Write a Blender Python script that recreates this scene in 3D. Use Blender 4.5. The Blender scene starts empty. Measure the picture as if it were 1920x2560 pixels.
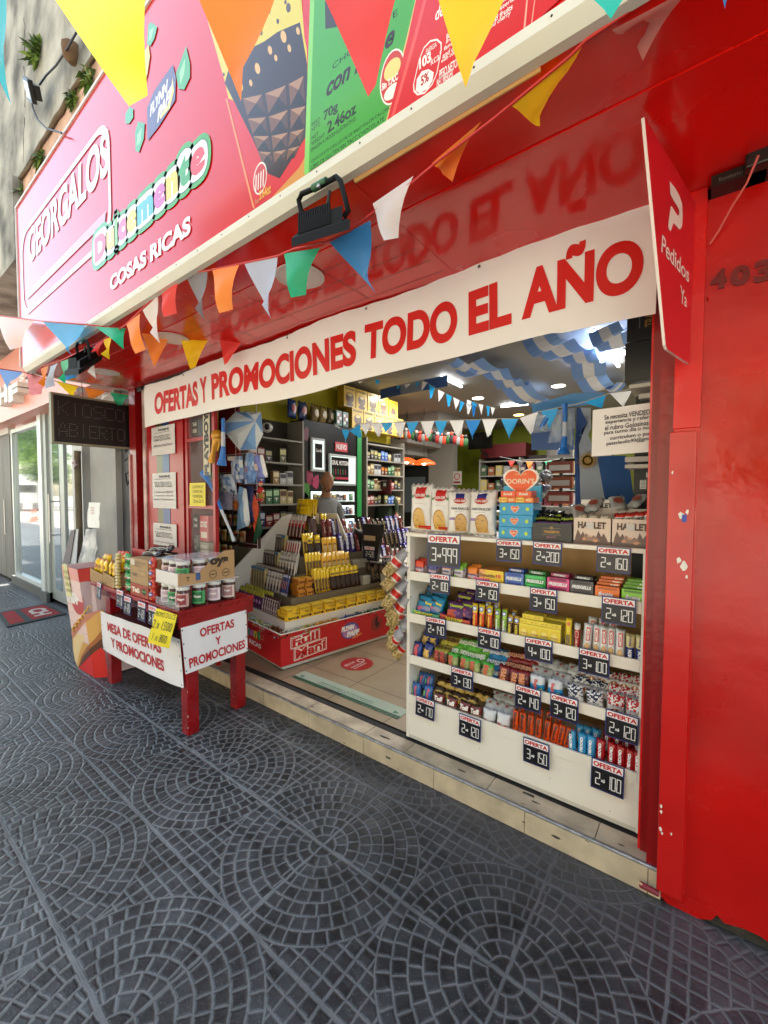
import bpy, bmesh, math, random
from mathutils import Vector, Matrix, Quaternion
random.seed(7)
sc = bpy.context.scene
col = sc.collection
PI = math.pi
F, YAW, PITCH, ROLL, CH = 1057.0, math.radians(37.46), math.radians(-2.38), math.radians(0.14), 1.507
_w = Vector((-math.sin(YAW)*math.cos(PITCH), math.cos(YAW)*math.cos(PITCH), math.sin(PITCH)))
_r0 = Vector((math.cos(YAW), math.sin(YAW), 0)); _u0 = _r0.cross(_w)
_r = math.cos(ROLL)*_r0 + math.sin(ROLL)*_u0; _u = _r.cross(_w)
CC = Vector((0, 0, CH))
cd = bpy.data.cameras.new('camera'); cam = bpy.data.objects.new('camera', cd); col.objects.link(cam)
cam.matrix_world = Matrix(((_r.x, _u.x, -_w.x, 0), (_r.y, _u.y, -_w.y, 0), (_r.z, _u.z, -_w.z, CH), (0, 0, 0, 1)))
cd.sensor_fit = 'VERTICAL'; cd.sensor_height = 24; cd.lens = 24*F/2560; cd.clip_start = 0.02; cd.clip_end = 600
sc.camera = cam
SUN_EL, SUN_AZ = 66, 200      # the sun stands behind the building: the pavement lies in its shade
wd = bpy.data.worlds.new('World'); sc.world = wd; wd.use_nodes = True
nt = wd.node_tree; bg = nt.nodes['Background']; sky = nt.nodes.new('ShaderNodeTexSky')
sky.sky_type = 'NISHITA'; sky.sun_disc = False; sky.sun_elevation = math.radians(SUN_EL); sky.sun_rotation = math.radians(-20)
sky.air_density = 1.0; sky.dust_density = 2.0; sky.ozone_density = 1.0
_tm = nt.nodes.new('ShaderNodeMix'); _tm.data_type = 'RGBA'; _tm.blend_type = 'MULTIPLY'; _tm.inputs[0].default_value = 1; _tm.inputs[7].default_value = (1, .94, .76, 1); nt.links.new(sky.outputs[0], _tm.inputs[6]); nt.links.new(_tm.outputs[2], bg.inputs[0]); bg.inputs[1].default_value = 0.15
sd = bpy.data.lights.new('sun', 'SUN'); sd.energy = 4.0; sd.angle = math.radians(0.5); sd.color = (1, 0.95, 0.87)
so = bpy.data.objects.new('sun', sd); col.objects.link(so); so.location = (0, 6, 30)
_sd = Vector((math.sin(math.radians(-20))*math.cos(math.radians(SUN_EL)), math.cos(math.radians(-20))*math.cos(math.radians(SUN_EL)), math.sin(math.radians(SUN_EL))))
so.rotation_euler = _sd.to_track_quat('Z', 'Y').to_euler()
sc.view_settings.view_transform = 'Standard'; sc.view_settings.look = 'None'
sc.view_settings.exposure = 2.88; sc.view_settings.gamma = 1.0
sc.render.engine = 'CYCLES'
sc.cycles.max_bounces = 8
def at(x, y, ax, v):
 """photo pixel (1920x2560) -> point on the plane axis=v"""
 d = (x-960)/F*_r + (1280-y)/F*_u + _w
 i = 'xyz'.index(ax); t = (v-CC[i])/d[i]
 return CC + t*d
W = dict(r1=(0, 0, 2.074), r2=(700, 0, 2.074), r3=(1300, 0, 2.676), r4=(0, 650, 3.19), r5=(300, 850, 3.318), r6=(700, 850, 3.318),
         r7=(0, 850, 3.686), b7=(1150, 750, 2.911), r8=(1500, 900, 1.475), t=(140, 1330, 3.318), isl=(560, 1220, 3.456), sA=(980, 1200, 4.879),
         sB=(1300, 1200, 4.608), sC=(980, 1500, 4.879), sD=(1280, 1500, 4.2526), M=(0, 0, .8641), tb=(180, 1350, 3.95), is2=(640, 1220, 5.184),
         nuts=(880, 1250, 5.144), arg=(520, 1020, 5.821), in2=(1200, 900, 3.6065), fl=(600, 400, 4.1475), man=(740, 1120, 5.184), ped=(1560, 350, 3.686), p=(0, 0, 1))
def A(w, x, y, ax, v):
 o = W[w]; return at(o[0]+x/o[2], o[1]+y/o[2], ax, v)
def lin(h):
 h = h.lstrip('#'); o = []
 for i in (0, 2, 4):
  c = int(h[i:i+2], 16)/255; o.append(c/12.92 if c <= .04045 else ((c+.055)/1.055)**2.4)
 return tuple(o)
_m = {}
def M(hexc, rough=.45, metal=0.0, spec=.5, coat=0.0, bump=0.0, bscale=30.0, var=0.0, vscale=4.0, emit=0.0, alpha=1.0, trans=0.0, stretch=None, k=1.0):
 key = (hexc, rough, metal, spec, coat, bump, bscale, var, vscale, emit, alpha, trans, stretch, k)
 if key in _m: return _m[key]
 m = bpy.data.materials.new('m_'+hexc.lstrip('#')); m.use_nodes = True
 n = m.node_tree; b = n.nodes['Principled BSDF']; c = tuple(min(.85, x*k) for x in lin(hexc))
 b.inputs['Base Color'].default_value = (*c, 1); b.inputs['Roughness'].default_value = rough
 b.inputs['Metallic'].default_value = metal; b.inputs['Specular IOR Level'].default_value = spec
 b.inputs['Coat Weight'].default_value = coat; b.inputs['Coat Roughness'].default_value = .08
 b.inputs['Alpha'].default_value = alpha; b.inputs['Transmission Weight'].default_value = trans
 if emit:
  b.inputs['Emission Color'].default_value = (*lin(hexc), 1); b.inputs['Emission Strength'].default_value = emit
 if var or bump:
  tc = n.nodes.new('ShaderNodeTexCoord'); mp = n.nodes.new('ShaderNodeMapping'); n.links.new(tc.outputs['Object'], mp.inputs[0])
  if stretch: mp.inputs['Scale'].default_value = stretch
 if var:
  t = n.nodes.new('ShaderNodeTexNoise'); t.inputs['Scale'].default_value = vscale; t.inputs['Detail'].default_value = 6
  n.links.new(mp.outputs[0], t.inputs['Vector'])
  mr = n.nodes.new('ShaderNodeMapRange'); mr.inputs[1].default_value = .3; mr.inputs[2].default_value = .7
  mr.inputs[3].default_value = 1-var; mr.inputs[4].default_value = 1+var*.5; n.links.new(t.outputs[0], mr.inputs[0])
  mx = n.nodes.new('ShaderNodeMix'); mx.data_type = 'RGBA'; mx.blend_type = 'MULTIPLY'; mx.inputs[0].default_value = 1
  mx.inputs[6].default_value = (*c, 1); n.links.new(mr.outputs[0], mx.inputs[7]); n.links.new(mx.outputs[2], b.inputs['Base Color'])
 if bump:
  t = n.nodes.new('ShaderNodeTexNoise'); t.inputs['Scale'].default_value = bscale; t.inputs['Detail'].default_value = 4
  n.links.new(mp.outputs[0], t.inputs['Vector'])
  bp = n.nodes.new('ShaderNodeBump'); bp.inputs['Strength'].default_value = bump; bp.inputs['Distance'].default_value = .01
  n.links.new(t.outputs[0], bp.inputs['Height']); n.links.new(bp.outputs[0], b.inputs['Normal'])
 _m[key] = m; return m
class NT:
 """tiny node-graph writer"""
 def __init__(s, m): s.m = m; m.use_nodes = True; s.t = m.node_tree; s.b = s.t.nodes['Principled BSDF']
 def put(s, i, v):
  if isinstance(v, bpy.types.NodeSocket): s.t.links.new(v, i)
  else: i.default_value = v
 def op(s, o, a, b=0.0, c=None):
  n = s.t.nodes.new('ShaderNodeMath'); n.operation = o; s.put(n.inputs[0], a); s.put(n.inputs[1], b)
  if c is not None: s.put(n.inputs[2], c)
  return n.outputs[0]
 def node(s, ty, out=0, **kw):
  n = s.t.nodes.new(ty)
  for k, v in kw.items():
   if k.startswith('i_'): s.put(n.inputs[int(k[2:]) if k[2:].isdigit() else k[2:]], v)
   else: setattr(n, k, v)
  return n.outputs[out]
 def mix(s, f, a, b, blend='MIX'):
  n = s.t.nodes.new('ShaderNodeMix'); n.data_type = 'RGBA'; n.blend_type = blend
  s.put(n.inputs[0], f); s.put(n.inputs[6], a); s.put(n.inputs[7], b); return n.outputs[2]
 def rng(s, v, a, b, c, d):
  n = s.t.nodes.new('ShaderNodeMapRange'); s.put(n.inputs[0], v)
  for i, q in enumerate((a, b, c, d)): n.inputs[i+1].default_value = q
  return n.outputs[0]
_txt = {}; RES = [3]
def text_geo(s, bold, font_shear=0.0):
 key = (s, bold, font_shear, RES[0])
 if key in _txt: return _txt[key]
 cu = bpy.data.curves.new('t', 'FONT'); cu.body = s; cu.size = 1; cu.offset = bold; cu.resolution_u = RES[0]; cu.fill_mode = 'FRONT'; cu.shear = font_shear
 cu.align_x = 'CENTER'
 o = bpy.data.objects.new('t', cu); col.objects.link(o)
 bpy.context.view_layer.update()
 me = o.evaluated_get(bpy.context.evaluated_depsgraph_get()).to_mesh()
 vs = [v.co.copy() for v in me.vertices]; fs = [tuple(p.vertices) for p in me.polygons]
 bpy.data.objects.remove(o); bpy.data.curves.remove(cu)
 wh = (1, 1)
 if vs:
  x0 = min(v.x for v in vs); x1 = max(v.x for v in vs); y0 = min(v.y for v in vs); y1 = max(v.y for v in vs)
  wh = (x1-x0, y1-y0)
  vs = [((v.x-x0)/max(x1-x0, 1e-6), (v.y-y0)/max(y1-y0, 1e-6)) for v in vs]
 _txt[key] = (vs, fs, wh); return _txt[key]
class MB:
 """collects faces (several materials allowed) for ONE mesh object"""
 def __init__(s): s.v = []; s.f = []; s.m = []; s.mats = []; s.sm = []
 def mi(s, m):
  if m not in s.mats: s.mats.append(m)
  return s.mats.index(m)
 def add(s, vs, fs, m, smooth=False):
  b = len(s.v); s.v += [Vector(v) for v in vs]; i = s.mi(m)
  for f in fs: s.f.append(tuple(b+q for q in f)); s.m.append(i); s.sm.append(smooth)
 def quad(s, a, b, c, d, m): s.add([a, b, c, d], [(0, 1, 2, 3)], m)
 def poly(s, pts, m): s.add(pts, [tuple(range(len(pts)))], m)
 def slab(s, pts, off, m, me=None):
  """closed prism: polygon pts extruded by the vector off"""
  n = len(pts); off = Vector(off); pts = [Vector(p) for p in pts]
  s.add(pts, [tuple(range(n))], m); s.add([p+off for p in pts], [tuple(range(n-1, -1, -1))], m)
  s.add(pts+[p+off for p in pts], [(i, i+n, (i+1) % n+n, (i+1) % n) for i in range(n)], me or m)
 def box(s, x0, x1, y0, y1, z0, z1, m, T=None, bev=0.0):
  if bev > 0:
   bm = bmesh.new(); bmesh.ops.create_cube(bm, size=1)
   for v in bm.verts: v.co = Vector((x0+(v.co.x+.5)*(x1-x0), y0+(v.co.y+.5)*(y1-y0), z0+(v.co.z+.5)*(z1-z0)))
   bmesh.ops.bevel(bm, geom=bm.edges, offset=bev, segments=2, affect='EDGES', profile=.5)
   bm.verts.index_update(); vs = [v.co.copy() for v in bm.verts]; fs = [tuple(v.index for v in f.verts) for f in bm.faces]; bm.free()
  else:
   vs = [Vector((x, y, z)) for x in (x0, x1) for y in (y0, y1) for z in (z0, z1)]
   fs = [(0, 1, 3, 2), (4, 6, 7, 5), (0, 4, 5, 1), (2, 3, 7, 6), (0, 2, 6, 4), (1, 5, 7, 3)]
  if T: vs = [T @ v for v in vs]
  s.add(vs, fs, m)
 def tube(s, pts, r, m, n=8, cap=True, r1=None):
  pts = [Vector(p) for p in pts]; k = len(pts); vs = []; up = Vector((0, 0, 1))
  pn = None
  for i, p in enumerate(pts):
   d = (pts[min(i+1, k-1)]-pts[max(i-1, 0)]).normalized()
   if pn is None: a = d.orthogonal().normalized()
   else: a = (pn - d*pn.dot(d)).normalized()
   pn = a; b = d.cross(a)
   rr = (r[i] if isinstance(r, (list, tuple)) else (r if r1 is None else r+(r1-r)*i/max(k-1, 1)))
   for j in range(n): vs.append(p+rr*(math.cos(2*PI*j/n)*a+math.sin(2*PI*j/n)*b))
  fs = [(i*n+j, i*n+(j+1) % n, (i+1)*n+(j+1) % n, (i+1)*n+j) for i in range(k-1) for j in range(n)]
  s.add(vs, fs, m, True)
  if cap: s.add(vs[:n], [tuple(range(n-1, -1, -1))], m); s.add(vs[-n:], [tuple(range(n))], m)
 def lathe(s, prof, m, c=(0, 0, 0), n=20, T=None, smooth=True, cap=True):
  c = Vector(c); vs = []
  for r, z in prof:
   for j in range(n):
    v = Vector((r*math.cos(2*PI*j/n), r*math.sin(2*PI*j/n), z)); vs.append((T @ v if T else v)+c)
  k = len(prof); fs = [(i*n+j, i*n+(j+1) % n, (i+1)*n+(j+1) % n, (i+1)*n+j) for i in range(k-1) for j in range(n)]
  s.add(vs, fs, m, smooth)
  if cap: s.add(vs[:n], [tuple(range(n-1, -1, -1))], m); s.add(vs[-n:], [tuple(range(n))], m)
 def text(s, t, o, X, Y, m, bold=.02, shear=0.0, warp=None, grow=0.0):
  """lettering filling the parallelogram o + u*X + v*Y"""
  o = Vector(o); X = Vector(X); Y = Vector(Y); vs, fs, wh = text_geo(t, bold, shear)
  if not vs: return
  if grow:
   w0 = wh; vs, fs, wh = text_geo(t, bold+grow, shear); ex = (wh[0]/w0[0]-1)/2; ey = (wh[1]/w0[1]-1)/2
   vs = [(-ex+u*(1+2*ex), -ey+v*(1+2*ey)) for u, v in vs]
  P = [(o+X*u+Y*v) if warp is None else warp(u, v) for u, v in vs]
  s.add(P, fs, m)
 def disc(s, c, X, Y, m, n=24, inner=0.0):
  c = Vector(c); X = Vector(X); Y = Vector(Y)
  P = [c+math.cos(2*PI*j/n)*X+math.sin(2*PI*j/n)*Y for j in range(n)]
  if inner:
   Q = [c+inner*(p-c) for p in P]; s.add(P+Q, [(j, (j+1) % n, n+(j+1) % n, n+j) for j in range(n)], m)
  else: s.add(P, [tuple(range(n))], m)
 def pillow(s, w, h, t, fm, nx=8, nz=10, crimp=.05, wr=.004, T=None, sx=0.0, seed=0, zig=0.0, pow_=.55):
  """filled bag standing in XZ, front at -Y; fm(u,v)->material"""
  rd = random.Random(seed); g = {}
  for sd_ in (-1, 1):
   for i in range(nx+1):
    for j in range(nz+1):
     u = i/nx; v = j/nz; a = 1-abs(2*u-1)**2.2; vv = 0 if v < crimp or v > 1-crimp else (v-crimp)/(1-2*crimp)
     b = 1-abs(2*vv-1)**3 if 0 < vv < 1 else 0
     th = t/2*max(0, a*b)**pow_
     x = (u-.5)*w*(1-.06*b*(1 if h > w*.5 else .3)); z = v*h
     y = sd_*th + (rd.uniform(-wr, wr) if 0 < i < nx else 0) + rd.uniform(-wr, wr)*.4
     if j in (0, nz): z += zig*(1 if i % 2 else -1)
     if (i in (0, nx) or j in (0, nz)) and sd_ == 1: g[(sd_, i, j)] = g[(-1, i, j)]; continue
     p = Vector((x+sx*v, y, z)); g[(sd_, i, j)] = len(s.v); s.v.append(T @ p if T else p)
  for sd_ in (-1, 1):
   for i in range(nx):
    for j in range(nz):
     q = [g[(sd_, i, j)], g[(sd_, i+1, j)], g[(sd_, i+1, j+1)], g[(sd_, i, j+1)]]
     if sd_ == 1: q.reverse()
     q2 = []
     for z in q:
      if z not in q2: q2.append(z)
     if len(q2) < 3: continue
     s.f.append(tuple(q2)); s.m.append(s.mi(fm((i+.5)/nx, (j+.5)/nz))); s.sm.append(True)
 def blob(s, c, r, m, n=10, k=7, T=None):
  c = Vector(c); vs = []
  for i in range(k+1):
   a = -PI/2+PI*i/k
   for j in range(n):
    b = 2*PI*j/n; v = Vector((r[0]*math.cos(a)*math.cos(b), r[1]*math.cos(a)*math.sin(b), r[2]*math.sin(a)))
    vs.append((T @ v if T else v)+c)
  fs = [(i*n+j, i*n+(j+1) % n, (i+1)*n+(j+1) % n, (i+1)*n+j) for i in range(k) for j in range(n)]
  s.add(vs, fs, m, True)
 def mesh(s, name, c=None):
  me = bpy.data.meshes.new(name); c = c or Vector((0, 0, 0))
  me.from_pydata([tuple(v-c) for v in s.v], [], s.f)
  for m in s.mats: me.materials.append(m)
  me.polygons.foreach_set('material_index', s.m); me.polygons.foreach_set('use_smooth', s.sm); me.update()
  return me
 def center(s):
  xs = [v.x for v in s.v]; ys = [v.y for v in s.v]; zs = [v.z for v in s.v]
  return Vector(((min(xs)+max(xs))/2, (min(ys)+max(ys))/2, min(zs)))
_loc = {}
def new(name, mb, parent=None, label=None, cat=None, group=None, kind=None):
 c = mb.center(); o = bpy.data.objects.new(name, mb.mesh(name, c)); col.objects.link(o)
 pl = _loc.get(parent.name, Vector((0, 0, 0))) if parent else Vector((0, 0, 0))
 o.location = c-pl; _loc[o.name] = c
 if parent: o.parent = parent
 return tag(o, label, cat, group, kind)
def tag(o, label=None, cat=None, group=None, kind=None):
 if label: o['label'] = label
 if cat: o['category'] = cat
 if group: o['group'] = group
 if kind: o['kind'] = kind
 return o
def emp(name, label, cat, loc, group=None, kind=None):
 o = bpy.data.objects.new(name, None); col.objects.link(o); o.location = loc; o.empty_display_size = .05
 _loc[o.name] = Vector(loc); return tag(o, label, cat, group, kind)
def struct(name, mb): return new(name, mb, kind='structure')
def inst(name, me, loc, rot=(0, 0, 0), scale=(1, 1, 1), parent=None, label=None, cat=None, group=None):
 o = bpy.data.objects.new(name, me); col.objects.link(o); o.location = loc; o.rotation_euler = rot; o.scale = scale
 if parent: o.parent = parent
 return tag(o, label, cat, group)
ORD = ['first', 'second', 'third', 'fourth', 'fifth', 'sixth', 'seventh', 'eighth', 'ninth', 'tenth', 'eleventh', 'twelfth', 'thirteenth', 'fourteenth', 'fifteenth', 'sixteenth', 'seventeenth', 'eighteenth', 'nineteenth', 'twentieth']
def nth(i, n=None):
 if n and i == n-1 and n > 1: return 'last'
 return ORD[i] if i < len(ORD) else '%dth' % (i+1)
def rvar(m, lo, hi, sc_=3.0):
 q = NT(m); co = q.node('ShaderNodeNewGeometry', 0); n = q.node('ShaderNodeTexNoise', 0, i_2=sc_, i_3=7.0); q.t.links.new(co, n.node.inputs['Vector']); q.t.links.new(q.rng(n, .35, .65, lo, hi), q.b.inputs['Roughness']); return m
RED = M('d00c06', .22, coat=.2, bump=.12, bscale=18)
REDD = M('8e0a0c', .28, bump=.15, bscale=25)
REDP = M('9c1216', .35)
rvar(RED, .12, .42, 5); WHITE = M('e4e0d8', .4)
OFFW = M('d9d3c4', .45)
BLACK = M('0c0c0d', .45)
INK = M('15151c', .5)
PAPER = M('f0eee8', .6)
PRED = M('d22a20', .45)
DARK = M('22222a', .4)
STEEL = M('a8a8a8', .3, metal=.9)
# == GROUND
def pave_mat():
 m = bpy.data.materials.new('m_paving'); q = NT(m); t = q.t
 co = q.node('ShaderNodeNewGeometry', 0); sep = t.nodes.new('ShaderNodeSeparateXYZ')
 no = t.nodes.new('ShaderNodeTexNoise'); no.inputs['Scale'].default_value = 16; no.inputs['Detail'].default_value = 2
 t.links.new(co, no.inputs['Vector'])
 va = t.nodes.new('ShaderNodeVectorMath'); va.operation = 'SUBTRACT'; t.links.new(no.outputs['Color'], va.inputs[0]); va.inputs[1].default_value = (.5, .5, .5)
 vs = t.nodes.new('ShaderNodeVectorMath'); vs.operation = 'SCALE'; t.links.new(va.outputs[0], vs.inputs[0]); vs.inputs[3].default_value = .011
 vv = t.nodes.new('ShaderNodeVectorMath'); vv.operation = 'ADD'; t.links.new(co, vv.inputs[0]); t.links.new(vs.outputs[0], vv.inputs[1])
 t.links.new(vv.outputs[0], sep.inputs[0]); X, Y = sep.outputs[0], sep.outputs[1]
 P = .8102; G = .4051
 cx = q.op('ADD', q.op('DIVIDE', q.op('SUBTRACT', X, -.463), P), .5); cy = q.op('ADD', q.op('DIVIDE', q.op('SUBTRACT', Y, 1.236), P), .5)
 u = q.op('MULTIPLY', q.op('SUBTRACT', q.op('FRACT', cx), .5), P); v = q.op('MULTIPLY', q.op('SUBTRACT', q.op('FRACT', cy), .5), P)
 r = q.op('SQRT', q.op('ADD', q.op('MULTIPLY', u, u), q.op('MULTIPLY', v, v)))
 R = .0505
 ri = q.op('DIVIDE', q.op('SUBTRACT', r, .006), R); ring = q.op('FLOOR', ri)
 fr = q.op('FRACT', ri); dr = q.op('MULTIPLY', q.op('MINIMUM', fr, q.op('SUBTRACT', 1.0, fr)), R)       # distance to the ring joint, m
 ang = q.op('DIVIDE', q.op('ADD', q.op('ARCTAN2', v, u), PI), 2*PI)
 cid = q.op('ADD', q.op('MULTIPLY', q.op('FLOOR', cx), 7.31), q.op('MULTIPLY', q.op('FLOOR', cy), 3.17))
 hs = q.op('FRACT', q.op('MULTIPLY', q.op('SINE', q.op('ADD', q.op('MULTIPLY', ring, 12.99), cid)), 43.7))
 nn = q.op('ROUND', q.op('MULTIPLY', q.op('ADD', ring, .62), 6.6)); nn = q.op('MAXIMUM', nn, 4.0)
 ai = q.op('MULTIPLY', q.op('ADD', ang, q.op('MULTIPLY', hs, q.op('GREATER_THAN', ring, .5))), nn)
 wob = q.op('MULTIPLY', q.op('SINE', q.op('ADD', q.op('MULTIPLY', q.op('FLOOR', ai), 5.3), q.op('MULTIPLY', ring, 2.1))), .0)
 fa = q.op('FRACT', q.op('ADD', ai, wob)); da = q.op('MULTIPLY', q.op('MINIMUM', fa, q.op('SUBTRACT', 1.0, fa)), q.op('DIVIDE', q.op('MULTIPLY', r, 2*PI), nn))
 sq = G/8
 su = q.op('FRACT', q.op('DIVIDE', u, sq)); sv = q.op('FRACT', q.op('DIVIDE', v, sq))
 dsu = q.op('MULTIPLY', q.op('MINIMUM', su, q.op('SUBTRACT', 1.0, su)), sq); dsv = q.op('MULTIPLY', q.op('MINIMUM', sv, q.op('SUBTRACT', 1.0, sv)), sq)
 outc = q.op('GREATER_THAN', r, .006+R*8)
 dc = q.op('MINIMUM', dr, da); dsq = q.op('MINIMUM', dsu, dsv)
 edge = q.op('ABSOLUTE', q.op('SUBTRACT', r, .006+R*8))
 d = q.op('MINIMUM', q.op('ADD', q.op('MULTIPLY', dc, q.op('SUBTRACT', 1.0, outc)), q.op('MULTIPLY', dsq, outc)), edge)
 au = q.op('ABSOLUTE', u); av = q.op('ABSOLUTE', v)
 sx = q.op('MINIMUM', au, q.op('SUBTRACT', G, au)); sy = q.op('MINIMUM', av, q.op('SUBTRACT', G, av))
 seam = q.op('SUBTRACT', q.op('MINIMUM', q.op('ADD', sx, .0015), sy), .0035)
 d = q.op('MINIMUM', d, seam)
 fine = q.node('ShaderNodeTexNoise', 0, i_2=70.0, i_3=5.0); t.links.new(co, fine.node.inputs['Vector'])
 d2 = q.op('ADD', d, q.op('MULTIPLY', q.op('SUBTRACT', fine, .5), .004))
 block = q.rng(d2, .0022, .0049, 0, 1)
 big = q.node('ShaderNodeTexNoise', 0, i_2=1.7, i_3=5.0); t.links.new(co, big.node.inputs['Vector'])
 near = q.rng(q.op('ADD', Y, q.op('MULTIPLY', big, .55)), 1.72, 2.1, 0, .85)
 near = q.op('MULTIPLY', near, q.rng(q.op('SUBTRACT', X, q.op('MULTIPLY', big, .5)), -1.9, -.5, .25, 1))
 mott = q.node('ShaderNodeTexNoise', 0, i_2=9.0, i_3=6.0); t.links.new(co, mott.node.inputs['Vector'])
 blk = q.mix(q.rng(mott, .35, .65, 0, 1), (.012, .0138, .0155, 1), (.034, .038, .042, 1))
 chip = q.node('ShaderNodeTexNoise', 0, i_2=160.0, i_3=3.0); t.links.new(co, chip.node.inputs['Vector'])
 blk = q.mix(q.rng(chip, .62, .74, 0, .8), blk, (.14, .145, .15, 1))
 wn = t.nodes.new('ShaderNodeTexWhiteNoise'); wn.noise_dimensions = '3D'; cv = t.nodes.new('ShaderNodeCombineXYZ')
 q.put(cv.inputs[0], q.op('FLOOR', q.op('MULTIPLY', cx, 2.0))); q.put(cv.inputs[1], q.op('FLOOR', q.op('MULTIPLY', cy, 2.0))); t.links.new(cv.outputs[0], wn.inputs[0])
 wb_ = t.nodes.new('ShaderNodeTexWhiteNoise'); wb_.noise_dimensions = '3D'; cb2 = t.nodes.new('ShaderNodeCombineXYZ')
 inn = q.op('SUBTRACT', 1.0, outc); q.put(cb2.inputs[0], q.op('ADD', q.op('MULTIPLY', q.op('ADD', q.op('MULTIPLY', ring, 17.0), cid), inn), q.op('MULTIPLY', q.op('FLOOR', q.op('DIVIDE', X, sq)), outc)))
 q.put(cb2.inputs[1], q.op('ADD', q.op('MULTIPLY', q.op('FLOOR', ai), inn), q.op('MULTIPLY', q.op('FLOOR', q.op('DIVIDE', Y, sq)), outc))); t.links.new(cb2.outputs[0], wb_.inputs[0])
 blk = q.mix(1.0, blk, q.mix(wb_.outputs[0], (.62, .62, .62, 1), (1.5, 1.5, 1.5, 1)), 'MULTIPLY')
 grt = q.mix(q.rng(mott, .3, .7, 0, 1), (.080, .086, .090, 1), (.135, .143, .147, 1))
 c = q.mix(block, grt, blk); c = q.mix(q.op('MULTIPLY', near, q.rng(fine, .3, .6, .4, 1)), c, (.115, .115, .122, 1))
 c = q.mix(1.0, c, q.mix(wn.outputs[0], (.86, .86, .86, 1), (1.14, 1.14, 1.14, 1)), 'MULTIPLY')
 st = q.node('ShaderNodeTexNoise', 0, i_2=.55, i_3=3.0); t.links.new(co, st.node.inputs['Vector']); c = q.mix(1.0, c, q.mix(q.rng(st, .35, .65, 0, 1), (.80, .79, .77, 1), (1.15, 1.15, 1.16, 1)), 'MULTIPLY')
 gum = q.node('ShaderNodeTexVoronoi', 0, i_Scale=2.3); t.links.new(co, gum.node.inputs['Vector']); c = q.mix(q.rng(gum, .028, .04, .7, 0), c, (.045, .044, .043, 1))
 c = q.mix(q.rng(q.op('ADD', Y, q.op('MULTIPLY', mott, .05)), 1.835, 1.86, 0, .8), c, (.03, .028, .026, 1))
 t.links.new(c, q.b.inputs['Base Color'])
 t.links.new(q.op('ADD', q.rng(fine, .3, .7, .3, .5), q.op('MULTIPLY', q.op('SUBTRACT', 1.0, block), .3)), q.b.inputs['Roughness'])
 hgt = q.op('ADD', q.op('MULTIPLY', q.rng(d2, .001, .009, 0, 1), .0035), q.op('MULTIPLY', q.op('ADD', fine, chip), .0011))
 bp = t.nodes.new('ShaderNodeBump'); bp.inputs['Strength'].default_value = 1.0; bp.inputs['Distance'].default_value = 1.0
 t.links.new(hgt, bp.inputs['Height']); t.links.new(bp.outputs[0], q.b.inputs['Normal'])
 q.b.inputs['Specular IOR Level'].default_value = .4
 return m
b = MB(); b.quad((-60, -2.4, 0), (25, -2.4, 0), (25, 1.9, 0), (-60, 1.9, 0), pave_mat()); struct('sidewalk', b)
b = MB(); b.quad((-300, -300, -.14), (300, -300, -.14), (300, 300, -.14), (-300, 300, -.14), M('8a867e', .85, var=.25, vscale=1.5, bump=.3, bscale=60)); struct('road', b)
b = MB(); b.box(-60, 25, -2.55, -2.4, -.13, .004, M('8d8b86', .8, var=.3)); struct('kerb', b)
b = MB()
b.box(-60, 25, -17, -13.5, -.13, 0.0, M('8f8c86', .8, var=.3)); struct('far_sidewalk', b)
# == SHOP BUILDING
shop = emp('shop_building', 'red painted kiosk building with a wide open shopfront', 'building', (-2.3, 2.2, 0))
LX, BY = -4.05, 9.2
tile = M('c9b68a', .4, var=.16, vscale=7); tiledark = M('4a443c', .9, var=.4, vscale=30)
b = MB(); xs = [-4.6, -4.36, -3.89, -3.42, -2.95, -2.482, -2.014, -1.548, -1.078, -.61, -.142, -.1]
for i in range(len(xs)-1): b.box(xs[i]+.0015, xs[i+1]-.0015, 1.83, 1.845, 0, .098, M('c6b598', .4, var=.28, vscale=9, bump=.1, bscale=50))
b.box(-4.6, -.1, 1.8345, 1.96, -.02, .0975, tiledark)
xs2 = [-4.6, -4.1, -3.55, -3.0, -2.52, -2.05, -1.561, -1.277, -.8, -.33, -.1]
for i in range(len(xs2)-1): b.box(xs2[i]+.002, xs2[i+1]-.002, 1.852, 1.958, .0975, .105, M('b9ab92', .5, var=.35, vscale=9, bump=.1, bscale=40))
rs = random.Random(17)
for k in range(8):
 x = rs.uniform(-2.7, -.15); z = rs.choice([.098, .098, .05, .012]); s = rs.uniform(.006, .022); b.poly([(x+s*rs.uniform(.6, 1.3)*math.cos(j*PI/4), 1.8293, min(.0975, z+s*.4*rs.uniform(.5, 1.2)*math.sin(j*PI/4))) for j in range(8)], tiledark)
 x = rs.uniform(-2.7, -.15); y = rs.uniform(1.86, 1.95); b.poly([(x+s*1.6*rs.uniform(.6, 1.3)*math.cos(j*PI/4), y+s*.5*rs.uniform(.5, 1.2)*math.sin(j*PI/4), .1055) for j in range(8)], tiledark)
new('entrance_step', b, shop)
b = MB(); b.tube([(-4.6, 1.84, .101), (-.115, 1.84, .101)], .008, M('9fa2a6', .35, metal=.8, var=.4, vscale=25), n=8); new('metal_nosing', b, shop)
b = MB(); b.box(-4.05, -1.27, 1.960, 2.018, .08, .098, M('2c2a28', .85, var=.5, vscale=30, bump=.5, bscale=60)); new('shutter_track', b, shop)
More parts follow.
